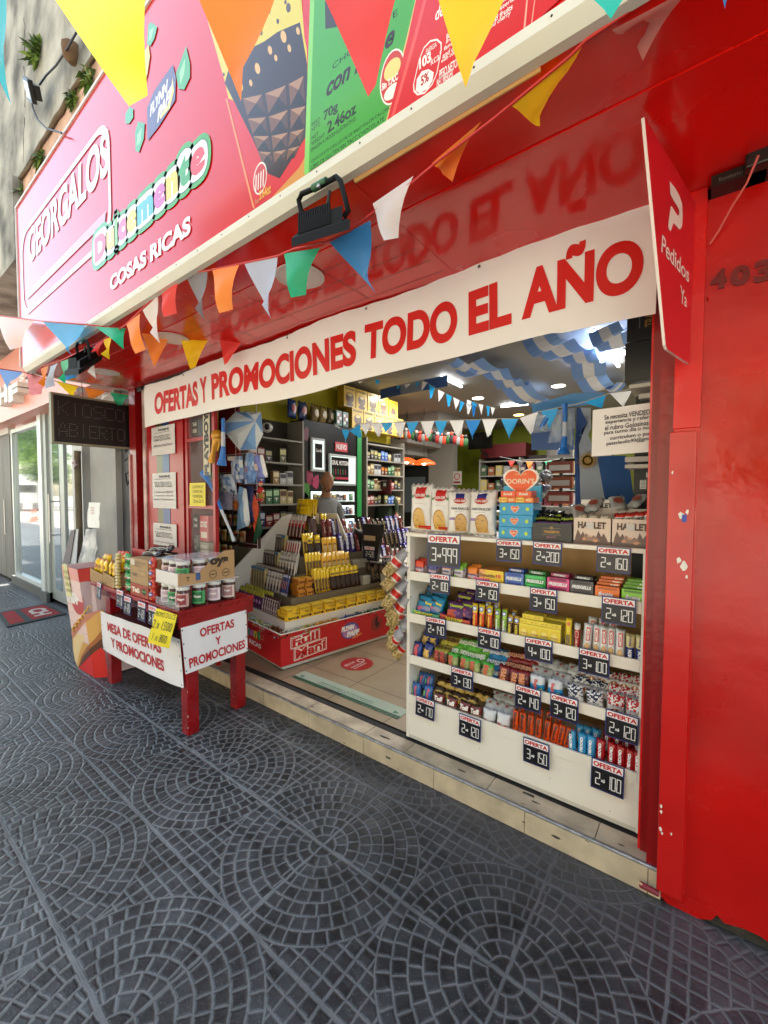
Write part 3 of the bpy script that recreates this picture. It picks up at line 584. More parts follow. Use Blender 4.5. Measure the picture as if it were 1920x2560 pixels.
# == LED SIGN
XL = -4.65
led = emp('led_sign', 'dark dotted LED sign reading KIOSCO ABIERTO hanging at the awning end', 'sign', (XL, 1.53, 1.95))
b = MB(); y0, y1, q0, q1 = 1.205, 1.862, 1.955, 2.41
b.box(XL-.04, XL, y0+.018, y1-.018, q0+.018, q1-.018, M('0b0a0a', .35)); new('panel', b, led)
fm_ = M('8e8a70', .5, var=.2, vscale=8); b = MB(); b.box(XL-.05, XL+.006, y0, y0+.018, q0, q1, fm_); b.box(XL-.05, XL+.006, y1-.018, y1, q0, q1, fm_); b.box(XL-.05, XL+.006, y0+.018, y1-.018, q1-.018, q1, fm_); b.box(XL-.05, XL+.006, y0+.018, y1-.018, q0, q0+.018, fm_); new('frame', b, led)
FONT5 = dict(K='10001 10010 10100 11000 10100 10010 10001', I='00100 00100 00100 00100 00100 00100 00100', O='01110 10001 10001 10001 10001 10001 01110', S='01111 10000 10000 01110 00001 00001 11110', C='01111 10000 10000 10000 10000 10000 01111',
             A='00100 01010 01010 10001 11111 10001 10001', B='11110 10001 10001 11110 10001 10001 11110', E='11111 10000 10000 11110 10000 10000 11111', R='11110 10001 10001 11110 10100 10010 10001', T='11111 00100 00100 00100 00100 00100 00100')
b = MB(); dm = M('8c7a78', .3)
for word, zt in (('KIOSCO', q1-.075), ('ABIERTO', q1-.265)):
 n = len(word); cw = (y1-y0-.10)/n
 for i, ch in enumerate(word):
  for r_, row in enumerate(FONT5[ch].split()):
   for c_, bit in enumerate(row):
    if bit == '1':
     yy = y0+.055+cw*i+cw*.75*c_/4; zz = zt-r_*.0185; b.box(XL, XL+.003, yy-.0026, yy+.0026, zz-.0026, zz+.0026, dm)
for k in range(26):
 yy = y0+.035+(y1-y0-.07)*k/25
 for zz in (q0+.03, q1-.03): b.box(XL, XL+.002, yy-.002, yy+.002, zz-.002, zz+.002, M('3c3434', .4))
for k in range(14):
 zz = q0+.04+(q1-q0-.08)*k/13
 for yy in (y0+.03, y1-.03): b.box(XL, XL+.002, yy-.002, yy+.002, zz-.002, zz+.002, M('3c3434', .4))
new('led_dots', b, led)
b = MB(); b.tube([(XL-.02, 1.46, q1), (XL-.02, 1.45, 2.54)], .003, BLACK, 6); b.tube([(XL-.02, 1.85, q1), (XL-.02, 1.85, 2.54)], .003, BLACK, 6); new('hanging_wire', b, led)
# == NEIGHBOUR SHOP on the left
nb = emp('neighbour_shop', 'grey neighbouring shop with pink fascia and glass front left of the kiosk', 'building', (-7.5, 1.9, 0))
pink = M('f0a090', .4, var=.05); gry = M('b0b0ac', .6, var=.15, vscale=3); alu = M('d4d8d4', .35, metal=.4); dgl = M('5a6468', .03, spec=1.0, coat=1.0)
b = MB(); b.box(-16, -4.70, 1.62, 2.2, 2.6, 3.95, pink); new('fascia', b, nb)
b = MB(); b.box(-16, -4.64, 1.95, 2.3, 3.95, 10.0, M('a8a59c', .7, var=.2)); new('upper_wall', b, nb)
b = MB(); b.box(-9.3, -7.22, 1.80, 2.0, 0, .13, M('50504e', .6)); b.box(-7.52, -7.22, 1.76, 2.0, 0, .13, M('474a4a', .5)); new('base', b, nb)
for (x0, x1, z0, z1) in [(-9.15, -7.55, .13, 2.55)]:
 w = MB(); s_ = .06
 w.box(x0, x0+s_, 1.82, 1.9, z0, z1, alu); w.box(x1-s_, x1, 1.82, 1.9, z0, z1, alu); w.box(x0+s_, x1-s_, 1.82, 1.9, z0, z0+s_, alu); w.box(x0+s_, x1-s_, 1.82, 1.9, z1-s_, z1, alu)
 f_ = new('window_frame', w, nb)
 w = MB(); w.quad((x0+s_, 1.86, z0+s_), (x1-s_, 1.86, z0+s_), (x1-s_, 1.86, z1-s_), (x0+s_, 1.86, z1-s_), M('55605f', .02, spec=1.0, coat=1.0, trans=.5)); new('pane', w, f_)
w = MB()
for k in range(40): w.box(x0+.1, x1-.1, 1.93, 1.945, .25+k*.03, .262+k*.03, M('c8ccc4', .5))
new('blind', w, nb); b = MB(); b.box(x0, x1, 1.99, 2.0, z0, z1, M('3a4442', .6)); new('window_back', b, nb)
b = MB(); b.box(-7.52, -7.36, 1.78, 1.95, .13, 2.6, alu); b.box(-7.34, -7.22, 1.80, 1.95, .13, 2.6, M('a6aaa6', .4, metal=.3)); new('mullion', b, nb)
d_ = MB(); d_.box(-7.22, -6.62, 1.83, 1.87, .05, 2.6, M('9fa5a2', .35, metal=.3)); d_.box(-7.05, -6.8, 1.826, 1.832, .2, 2.5, dgl); dd = new('door', d_, nb)
d_ = MB(); d_.tube([(-6.98, 1.76, .85), (-6.98, 1.76, 1.5)], .014, STEEL); d_.tube([(-6.98, 1.76, .95), (-6.98, 1.83, .95)], .008, STEEL); d_.tube([(-6.98, 1.76, 1.4), (-6.98, 1.83, 1.4)], .008, STEEL); new('handle', d_, dd)
d_ = MB(); d_.box(-6.62, -6.2, 1.85, 1.86, .05, 2.6, dgl); new('side_glass', d_, nb)
b = MB(); b.box(-6.2, -5.85, 1.80, 2.05, 0, 2.6, M('c4c4c2', .6, var=.12)); b.box(-5.72, -5.0, 1.84, 2.05, 0, 2.6, M('a09e9a', .7, var=.12)); b.box(-5.0, -4.62, 1.9, 2.05, 0, 2.6, M('4a4c50', .6, var=.2)); b.box(-5.85, -5.72, 1.95, 2.05, 0, 2.6, M('62605c', .7)); new('grey_panel', b, nb)
b = MB(); gm = M('1c1e26', .6)
for k, pts in enumerate([[(-4.95, 2.35), (-4.86, 2.2), (-4.78, 2.38), (-4.72, 2.2)], [(-4.93, 2.1), (-4.8, 2.16), (-4.74, 2.02), (-4.88, 1.95), (-4.93, 2.04)], [(-4.9, 1.86), (-4.78, 1.9), (-4.74, 1.7), (-4.86, 1.6), (-4.9, 1.72), (-4.8, 1.74)]]):
 b.tube([(x, 1.896, z) for x, z in pts], .008, gm, 5)
new('graffiti', b, nb)
b = MB()
for i in range(5): x = -9.35-.5*i; b.box(x-.48, x, 1.84, 1.9, .04, 2.5, M('77726c', .6, var=.25, vscale=6, stretch=(1, 1, .15)))
new('left_door_panels', b, nb); b = MB(); b.tube([(-9.6, 1.8, .8), (-9.6, 1.8, 1.4)], .012, STEEL); new('door_bar', b, nb)
b = MB(); b.box(-16, -9.2, 1.80, 1.9, 2.5, 2.6, M('c9c6c0', .5)); new('lintel', b, nb)
for t, bl, tr_, dpt in [('H', (-15, 610), (62, 395), .12), ('F', (80, 580), (158, 380), .12)]:
 p = A('r7', *bl, 'y', 1.5); q = A('r7', *tr_, 'y', 1.5)
 vs, fs, _q = text_geo(t, .06); w = MB(); f = [Vector((p.x+(q.x-p.x)*u, 1.5, p.z+(q.z-p.z)*v)) for u, v in vs]; w.add(f, fs, WHITE)
 ed = set((fc[i], fc[(i+1) % len(fc)]) for fc in fs for i in range(len(fc))); nv = len(f)
 w.add(f+[v+Vector((0, .12, 0)) for v in f], [(e[1], e[0], e[0]+nv, e[1]+nv) for e in ed if (e[1], e[0]) not in ed], WHITE); new('fascia_letter', w, nb)
for t, bl, tr_ in [('S', (165, 390), (208, 300)), ('.', (212, 398), (222, 380)), ('L', (228, 400), (262, 330))]:
 p = A('r7', *bl, 'y', 1.6); q = A('r7', *tr_, 'y', 1.6); w = MB(); w.text(t, (p.x, 1.615, p.z), (q.x-p.x, 0, 0), (0, 0, q.z-p.z), WHITE, .05); new('fascia_letter', w, nb)
w = MB(); w.box(-12, -4.9, 1.60, 1.63, 3.95, 4.02, M('e8e6e0', .5)); new('fascia_trim', w, nb)
for x in (-10.6, -8.9, -7.2, -5.5):
 w = MB(); w.box(x, x+1.5, 1.90, 1.95, 4.15, 6.3, M('d8dcdc', .25)); f_ = new('upper_window', w, nb); w = MB(); w.box(x+.06, x+.72, 1.885, 1.9, 4.2, 6.25, dgl); w.box(x+.78, x+1.44, 1.885, 1.9, 4.2, 6.25, dgl); new('pane', w, f_)
b = MB(); b.tube([(-5.80, 1.74, 0), (-5.80, 1.74, 1.95), (-5.79, 1.74, 2.0)], .035, M('6e6250', .8, bump=.4, var=.4)); b.tube([(-5.84, 1.70, 1.86), (-5.74, 1.70, 1.88), (-5.78, 1.70, 1.80), (-5.70, 1.70, 1.84)], .009, M('c8a8b8', .6)); tag(new('wooden_post', b, None, 'thin weathered wooden post tied with pink string before the grey neighbour wall', 'post'))
b = MB(); rd = random.Random(2)
def sheet(b, P4, m, amp=.01, n=5, seed=0, thick=.0015):
 r_ = random.Random(seed); P4 = [Vector(p) for p in P4]; nrm = (P4[1]-P4[0]).cross(P4[3]-P4[0]).normalized(); vs = []
 for j in range(n+1):
  for i in range(n+1):
   u, v = i/n, j/n; p = (P4[0]*(1-u)+P4[1]*u)*(1-v)+(P4[3]*(1-u)+P4[2]*u)*v; vs.append(p+nrm*r_.uniform(-amp, amp))
 k = len(vs); fs = [(j*(n+1)+i, j*(n+1)+i+1, (j+1)*(n+1)+i+1, (j+1)*(n+1)+i) for j in range(n) for i in range(n)]
 b.add(vs, fs, m, True)
tb = A
q4 = [A('r7', x, y, 'y', 1.60) for x, y in [(805, 1725), (915, 1735), (918, 1500), (815, 1495)]]; sheet(b, q4, PAPER, .006, 5, 1);
for k in range(5): p = A('r7', 835, 1545+k*14, 'y', 1.592); b.box(p.x, p.x+.09, 1.5915, 1.592, p.z, p.z+.004, M('b04848', .6))
tag(new('paper_notice', b, None, 'white printed notice taped above the plastic sheet by the wooden post', 'notice'))
cb = emp('concrete_ledge', 'weathered mossy concrete balcony edge above the big sign', 'ledge', (-5, 1.2, 4))
con = M('aaa79c', .9, bump=.9, bscale=9, var=.75, vscale=3)
b = MB(); b.box(-12, -4.78, 1.02, 1.9, 3.52, 4.22, con); b.box(-14, 6, 1.06, 1.9, 4.22, 10, con); new('slab', b, cb)
b = MB(); b.box(-4.78, 6, 1.09, 1.9, 3.94, 4.22, M('d8b09a', .85, bump=.6, bscale=14, var=.3, vscale=5)); new('plaster_band', b, cb)
b = MB(); rd = random.Random(8); pts = [(-4.9+i*.12, 1.075+rd.uniform(-.005, .005), 4.215+rd.uniform(-.012, .012)) for i in range(60)]; b.tube(pts, [rd.uniform(.008, .02) for _ in pts], M('6a5a48', .95, bump=.8), 6); new('broken_edge', b, cb)
b = MB(); rd = random.Random(12)
for k in range(6):
 x0 = rd.uniform(-4.6, -2.0); z0 = rd.uniform(4.25, 5.4); pts = [(x0, 1.052, z0)]
 for j in range(7): x0 += rd.uniform(-.03, .03); z0 -= rd.uniform(.02, .06); pts.append((x0, 1.052, z0))
 b.tube(pts, [.001+.002*rd.random() for _ in pts], M('4a4436', .95), 4)
new('crack', b, cb)
def plant(c, n, s, seed, label, droop=0.3):
 r_ = random.Random(seed); b = MB(); c = Vector(c); gm = [M('4c6a24', .7), M('748c38', .7), M('3c521e', .7)]
 for k in range(n):
  d = Vector((r_.gauss(0, 1), -abs(r_.gauss(0, .7)), r_.gauss(.2, .8))).normalized(); Lh = s*r_.uniform(.5, 1.2); p0 = c+Vector((r_.uniform(-.3, .3)*s, 0, r_.uniform(-.3, .3)*s)); p2 = p0+d*Lh+Vector((0, 0, -droop*Lh)); p1 = p0+d*Lh*.55+Vector((0, 0, .1*Lh))
  sd_ = d.cross(Vector((.3, .2, 1))).normalized()*Lh*r_.uniform(.1, .2)
  b.add([p0, p1-sd_, p2, p1+sd_], [(0, 1, 2, 3)], gm[k % 3])
 return tag(new('wall_plant', b, None, label, 'plant', 'plants growing from the concrete wall'))
plant(A('r1', 195, 290, 'y', 1.05), 90, .11, 1, 'fern growing from the concrete wall above the small floodlight', .1)
plant(A('r1', 385, 520, 'y', 1.08), 60, .07, 2, 'small leafy weed on the pink ledge right of the loose cable')
plant(A('r1', 215, 830, 'y', 1.08), 70, .08, 3, 'leafy weed on the pink ledge below the loose cable')
plant(A('r1', 110, 1000, 'y', 1.08), 40, .08, 4, 'sparse weed at the left end of the pink ledge')
plant(A('r1', 470, 420, 'y', 1.08), 40, .09, 5, 'small weed beside the top edge of the big sign behind the yellow pennant')
b = MB()
sf = emp('small_floodlight', 'small square black floodlight on the concrete wall beside the fern', 'floodlight', A('r1', 160, 470, 'y', .98))
c = A('r1', 155, 468, 'y', .95); T = Matrix.Translation(c) @ Matrix.Rotation(math.radians(38), 4, 'Y') @ Matrix.Rotation(math.radians(20), 4, 'X')
b.box(-.075, .075, -.015, .015, -.065, .065, M('1c1b1a', .4), T, .004); b.box(-.05, .08, .015, .05, -.04, .04, M('161514', .5), T); new('housing', b, sf)
b = MB(); b.box(-.055, .055, -.0165, -.0155, -.045, .045, M('e6dcc8', .2), T); new('lens', b, sf)
b = MB(); b.tube([A('r1', x, y, 'y', 1.0) for x, y in [(395, 170), (350, 250), (290, 340), (240, 390), (205, 440)]], .006, BLACK, 6); b.tube([A('r1', x, y, 'y', 1.0) for x, y in [(165, 520), (170, 560), (195, 620), (240, 665), (320, 690)]], .006, BLACK, 6); new('cable', b, sf)
b = MB(); b.lathe([(.02, 0), (.05, .03), (.06, .10), (.03, .12)], M('6a5038', .95, bump=.8), A('r1', 375, 330, 'y', 1.04), 9); tag(new('rusty_stub', b, None, 'rusty broken pipe stub sticking out of the concrete wall right of the fern', 'pipe'))
# == ACROSS THE STREET (seen in reflections)
def tree(c, h, r, seed, label, name='street_tree'):
 e = emp(name, label, 'tree', c, 'trees along the street'); c = Vector(c); rd = random.Random(seed)
 b = MB(); b.tube([c, c+Vector((.1, 0, h*.25)), c+Vector((-.1, .1, h*.5)), c+Vector((0, 0, h*.75))], [.28, .22, .17, .06], M('4a3c2e', .9, bump=.6))
 for k in range(7):
  a = k*.9; b.tube([c+Vector((0, 0, h*(.4+.05*k))), c+Vector((math.cos(a)*r*.6, math.sin(a)*r*.6, h*(.55+.05*k)))], [.1, .03], M('4a3c2e', .9), 6)
 new('trunk', b, e)
 b = MB(); ms = [M('4f7a1c', .5), M('7da034', .5), M('2f5216', .5)]
 cl = [Vector((rd.uniform(-1, 1)*r*.75, rd.uniform(-1, 1)*r*.75, h*.62+rd.uniform(-.35, .42)*h*.75)) for _ in range(26)]
 for k in range(2600):
  q_ = cl[k % 26]; p = c+q_+Vector((rd.gauss(0, .4), rd.gauss(0, .4), rd.gauss(0, .3)))*r*.36
  s_ = rd.uniform(.12, .26); a = Vector((rd.gauss(0, 1), rd.gauss(0, 1), rd.gauss(0, .5))).normalized(); d = a.orthogonal().normalized()
  b.add([p-a*s_, p+d*s_*.6, p+a*s_, p-d*s_*.6], [(0, 1, 2, 3)], ms[(k % 26) % 3 if rd.random() < .7 else rd.randrange(3)])
 new('crown', b, e)
tree((-52, -9.5, 0), 8.5, 3.4, 1, 'leafy street tree across the road behind the white truck'); tree((-64, -12, 0), 10, 4, 2, 'tall leafy street tree farther along the road')
tree((-9, -14.6, 0), 8, 3, 3, 'leafy street tree on the far pavement facing the kiosk'); tree((2.5, -14.6, 0), 7.5, 2.8, 4, 'leafy street tree on the far pavement right of the kiosk front')
ob = emp('opposite_building', 'unseen apartment building across the street, pale below and dark above for its reflections', 'building', (0, -20, 0))
b = MB(); b.box(-34, 30, -24, -17, 0, 6, M('c8bca6', .8, var=.15)); new('ground_floor_wall', b, ob); b = MB(); b.box(-34, 30, -24, -17, 6, 24, M('3c3a34', .9, var=.25)); new('upper_wall', b, ob)  # unseen; pale base for bounce, tall dark wall to darken the sign's reflections
b = MB(); b.box(-34, 30, -17.2, -16.9, 24, 24.4, M('cfc8ba', .8)); new('roof_edge', b, ob)
wm = MB(); wm.box(-.6, .6, -.03, .03, 0, 1.5, M('3c4650', .1, spec=.8)); wme = wm.mesh('window')
for i in range(18):
 for j in range(6): inst('window', wme, (-32+i*3.5, -16.98+20, 1.2+j*3.4), parent=ob)
tk = emp('white_truck', 'white box truck parked across the street', 'truck', (-54, -7.0, 0))
b = MB(); b.box(-57, -51.5, -8.2, -6.0, 1.0, 3.3, M('eceae6', .4), bev=.03); new('cargo_box', b, tk)
b = MB(); b.box(-51.45, -49.8, -8.1, -6.1, .6, 2.5, M('e6e4e0', .3), bev=.12); b.box(-50.6, -49.79, -7.9, -6.3, 1.6, 2.3, M('20262c', .1)); new('cab', b, tk)
b = MB(); b.box(-57, -50, -7.9, -6.3, .6, 1.0, M('33302e', .7)); new('chassis', b, tk)
for x in (-56, -50.7):
 for y in (-8.0, -6.2):
  b = MB(); b.tube([(x, y-.12, .32), (x, y+.12, .32)], .46, M('18181a', .7), 16); new('wheel', b, tk)
def cone(c, label):
 b = MB(); b.box(c[0]-.2, c[0]+.2, c[1]-.2, c[1]+.2, c[2], c[2]+.04, M('e8541c', .5)); b.lathe([(.15, .04), (.1, .28)], M('e8541c', .5), c, 14, cap=False); b.lathe([(.1, .28), (.075, .42)], WHITE, c, 14, cap=False); b.lathe([(.075, .42), (.03, .7)], M('e8541c', .5), c, 14)
 tag(new('traffic_cone', b, None, label, 'traffic cone', 'traffic cones on the road'))
cone((-31, -3.3, -.13), 'orange traffic cone on the road nearest the kerb'); cone((-33, -3.9, -.13), 'orange traffic cone on the road between two others'); cone((-30, -4.6, -.13), 'orange traffic cone on the road farthest from the kerb')
dm_ = emp('door_mat', 'dark rubber door mat with worn red panel before the neighbour door', 'mat', (-6.65, 1.47, 0))
b = MB(); C_ = [(-6.21, 1.15), (-6.32, 1.74), (-7.12, 1.72), (-7.05, 1.22)]; b.slab([(x, y, .012) for x, y in C_], (0, 0, -.010), M('26302e', .8)); new('rubber_base', b, dm_)
def mq(u, v, z=.0135):
 P = [Vector((*p, z)) for p in C_]; return (P[0]*(1-u)+P[3]*u)*(1-v)+(P[1]*(1-u)+P[2]*u)*v
b = MB(); mred = M('8c1c22', .95, bump=.6, bscale=120, var=.3, vscale=30)
b.poly([mq(.08, .06), mq(.92, .06), mq(.92, .30), mq(.08, .30)], mred); b.poly([mq(.08, .42), mq(.92, .42), mq(.92, .93), mq(.08, .93)], mred); new('red_panel', b, dm_)
b = MB(); b.text('CH', mq(.75, .5, .0155), mq(.22, .5, .0155)-mq(.75, .5, .0155), mq(.75, .85, .0155)-mq(.75, .5, .0155), M('b8a8a0', .9), .05); new('mat_lettering', b, dm_)
# == WHITE SHELF UNIT
SY = 1.985
su = emp('shelf_unit', 'white open shelf unit full of sweets on the right of the doorway', 'shelf', (-.765, 2.15, .105))
wp_ = M('e9e4d8', .4, var=.04, vscale=6)
X0, X1, SD = -1.355, -.182, 2.36
b = MB(); b.box(X0, X0+.02, SY, SD, .105, 1.27, wp_, bev=.002); new('side_panel', b, su)
b = MB(); b.box(X1-.02, X1, SY, SD, .105, 1.27, wp_, bev=.002); new('side_panel', b, su)
SH = [1.29, 1.072, .831, .59, .358]
b = MB(); b.box(X0-.008, X1, SY-.004, SD+.005, 1.2705, 1.29, wp_, bev=.002); new('top_board', b, su)
for i, z in enumerate(SH[1:]):
 b = MB(); b.box(X0+.0205, X1-.0205, SY+.0125, SD-.006, z-.045, z-.030, wp_); b.box(X0+.0203, X1-.0203, SY, SY+.012, z-.05, z, wp_, bev=.0015); new('shelf_board', b, su)
FL = [z-.030 for z in SH[1:]]       # resting height of each tier
b = MB(); b.box(X0+.0205, X1-.0205, SD-.006, SD, .11, 1.27, M('c9a26a', .6, var=.1)); new('back_panel', b, su)
b = MB(); b.box(X0+.0205, X1-.0205, SY+.003, SY+.015, .125, .3075, wp_); b.box(X0+.0205, X1-.0205, SY+.0045, SY+.0115, .105, .125, M('cfcabd', .6))
for (x, z) in [(-1.2, .22), (-.9, .2), (-.55, .19), (-.3, .15)]: b.box(x, x+.003, SY+.0025, SY+.003, z, z+.003, BLACK)
new('front_panel', b, su)
SEG = {'0': 'abcdef', '1': 'bc', '2': 'abged', '3': 'abgcd', '4': 'fgbc', '5': 'afgcd', '6': 'afgedc', '7': 'abc', '8': 'abcdefg', '9': 'abcfg'}
def seg(b, ch, x, z, w, h, y, m, t=None):
 t = t or w*.2; g = t*.18
 S_ = dict(a=(x+g, x+w-g, z+h-t, z+h), d=(x+g, x+w-g, z, z+t), g=(x+t, x+w-t, z+h/2-t/2, z+h/2+t/2), f=(x, x+t, z+h/2+g, z+h-g), e=(x, x+t, z+g, z+h/2-g), b=(x+w-t, x+w, z+h/2+g, z+h-g), c=(x+w-t, x+w, z+g, z+h/2-g))
 for s in SEG[ch]:
  x0, x1, z0, z1 = S_[s]; b.quad((x0, y, z0), (x1, y, z0), (x1, y, z1), (x0, y, z1), m)
def price_sign(c, w, h, qty, amt, label, group='OFERTA price signs on the shelf', rot=(0, 0, 0), name='price_sign'):
 """c = bottom centre; front faces -Y before rotation"""
 o = MB(); blue = M('2c3270', .4); o.box(-w/2, w/2, 0, .003, 0, h, blue)
 o.box(-w/2+.004*w/.12, w/2-.004*w/.12, -.0012, 0, .005*h/.1, h*.70, M('16161c', .3))
 for k in range(7):
  if k % 2 == 0: xx = -w/2+w*(.1+.8*k/6); o.box(xx-.0004, xx+.0004, -.0016, -.0012, h*.07, h*.66, M('3a3a44', .4))
 dm_ = M('f2f2f2', .5); sc_ = h
 seg(o, qty, -w*.36, h*.18, w*.15, h*.40, -.0022, dm_)
 o.text('x$', (-w*.19, -.0022, h*.29), (w*.13, 0, 0), (0, 0, h*.12), dm_, .05)
 n = len(amt); dw = w*.135
 for k, ch in enumerate(amt):
  xx = w*.42-(n-k)*dw*1.16+.16*dw; seg(o, ch, xx, h*.15, dw, h*.44, -.0022, dm_)
 root = inst(name, o.mesh(name), c, rot, label=label, cat='price sign', group=group)
 o = MB(); o.box(-w/2+.005, w/2-.005, -.0014, -.0001, h*.73, h*.965, M('f0ecea', .45)); o.text('OFERTA', (-w*.44, -.002, h*.76), (w*.88, 0, 0), (0, 0, h*.165), M('c4202c', .45), .045)
 inst('header_strip', o.mesh('header_strip'), (0, 0, 0), parent=root)
 return root
nb_ = ['big {t} price sign at the left end of the shelf top edge', '{t} price sign below the blue heart box', '{t} price sign below the black box of the top edge', '{t} price sign below the brown and white boxes',
       '{t} price sign at the left end of the second shelf edge', '{t} price sign on the second shelf edge below the yellow gum box', '{t} price sign on the second shelf edge below the green and pink boxes', '{t} price sign at the right end of the second shelf edge',
       '{t} price sign at the left end of the third shelf edge', '{t} price sign on the third shelf edge below the tall green packs', '{t} price sign on the third shelf edge below the yellow boxes', '{t} price sign on the third shelf edge below the white wafer packs',
       '{t} price sign on the fourth shelf edge under the green packs', '{t} price sign on the fourth shelf edge above the orange packs', '{t} price sign on the fourth shelf edge above the sky blue packs', '{t} price sign at the right end of the fourth shelf edge',
       '{t} price sign lowest at the left on the white front panel', '{t} price sign on the white front panel under the silver packs', '{t} price sign on the white front panel under the orange packs', '{t} price sign at the right end of the white front panel']
PS = [('3', '999', -1.113, 1.207, .20, .178), ('3', '150', -.755, 1.237, .125, .105), ('2', '200', -.576, 1.239, .127, .105), ('2', '160', -.308, 1.236, .127, .107),
      ('2', '100', -1.134, 1.028, .124, .105), ('3', '150', -.863, 1.026, .122, .105), ('3', '150', -.588, 1.024, .123, .108), ('2', '120', -.284, 1.024, .126, .113),
      ('2', '140', -1.155, .787, .125, .105), ('2', '100', -.850, .787, .122, .105), ('4', '100', -.606, .787, .125, .106), ('3', '100', -.372, .786, .122, .107),
      ('3', '130', -.996, .545, .124, .108), ('2', '140', -.652, .544, .122, .110), ('3', '120', -.489, .548, .121, .110), ('2', '120', -.262, .540, .124, .115),
      ('2', '170', -1.223, .317, .123, .11), ('2', '120', -.949, .300, .123, .115), ('3', '150', -.608, .295, .121, .118), ('2', '100', -.310, .301, .127, .13)]
rd = random.Random(4)
for i, (q_, a_, x, z, w_, h_) in enumerate(PS):
 price_sign((x, SY-.0135, z-h_/2), w_, h_, q_, a_, nb_[i].format(t='%s x $%s' % (q_, a_)), rot=(rd.uniform(-.06, .0), rd.uniform(-.02, .02), rd.uniform(-.05, .05)))
# == PRODUCT BUILDERS (local frame: front at -Y, base at z=0)
def G(h, r=.25, **k): return M(h, r, **{**dict(spec=.6), **k})
def bagmesh(name, w, h, t, bands, texts=(), shapes=(), seed=0, zig=.002, nx=8, nz=10, wr=.003, crimp=.05, sx=0.0, fn=None):
 """bands: [(v_top, hex)], texts: [(str, u0, v0, u1, v1, hex, bold, vertical)], shapes: [(kind,u,v,ru,rv,hex)]"""
 b = MB(); mm = [(v, G(hx, .2, bump=.55, bscale=42)) for v, hx in bands]
 def fm(u, v):
  if fn:
   r = fn(u, v)
   if r: return G(r, .2, bump=.55, bscale=42)
  for vt, m in mm:
   if v <= vt: return m
  return mm[-1][1]
 b.pillow(w, h, t, fm, nx, nz, crimp, wr, None, sx, seed, zig)
 def front(u, v, off):
  a = 1-abs(2*u-1)**2.2; vv = 0 if v < crimp or v > 1-crimp else (v-crimp)/(1-2*crimp); bb = 1-abs(2*vv-1)**3
  return Vector(((u-.5)*w*(1-.06*bb), -(t/2*max(0, a*bb)**.55+wr+off), v*h))
 for k, sh in enumerate(shapes):
  kind, u, v, ru, rv, hx = sh; off = .0008+.0004*k
  if kind == 'o': P = [front(u+ru*math.cos(j*PI/9), v+rv*math.sin(j*PI/9), off) for j in range(18)]
  elif kind == 'h': P = [front(u+ru*math.sin(q)**3*1.0, v+rv*(13*math.cos(q)-5*math.cos(2*q)-2*math.cos(3*q)-math.cos(4*q))/16, off) for q in [j*PI/10 for j in range(20)]]
  else: P = [front(u+sx_*ru, v+sy_*rv, off) for sx_, sy_ in ((-1, -1), (0, -1), (1, -1), (1, 0), (1, 1), (0, 1), (-1, 1), (-1, 0))]
  c_ = sum(P, Vector())/len(P); c_.y = front(u, v, off).y; n = len(P); b.add([c_]+P, [(0, j+1, (j+1) % n+1) for j in range(n)], G(hx, .35))
 for tx in texts:
  s, u0, v0, u1, v1, hx = tx[:6]; bo = tx[6] if len(tx) > 6 else .04; ver = tx[7] if len(tx) > 7 else 0; shr = tx[8] if len(tx) > 8 else 0
  if ver == 1: wf = lambda p, q: front(u1-(u1-u0)*(q), v0+(v1-v0)*p, .0028)      # reads upward
  elif ver == -1: wf = lambda p, q: front(u0+(u1-u0)*q, v1-(v1-v0)*p, .0028)
  else: wf = lambda p, q: front(u0+(u1-u0)*p, v0+(v1-v0)*q, .0028)
  b.text(s, (0, 0, 0), (0, 0, 0), (0, 0, 0), G(hx, .4), bo, shr, wf)
 return b.mesh(name)
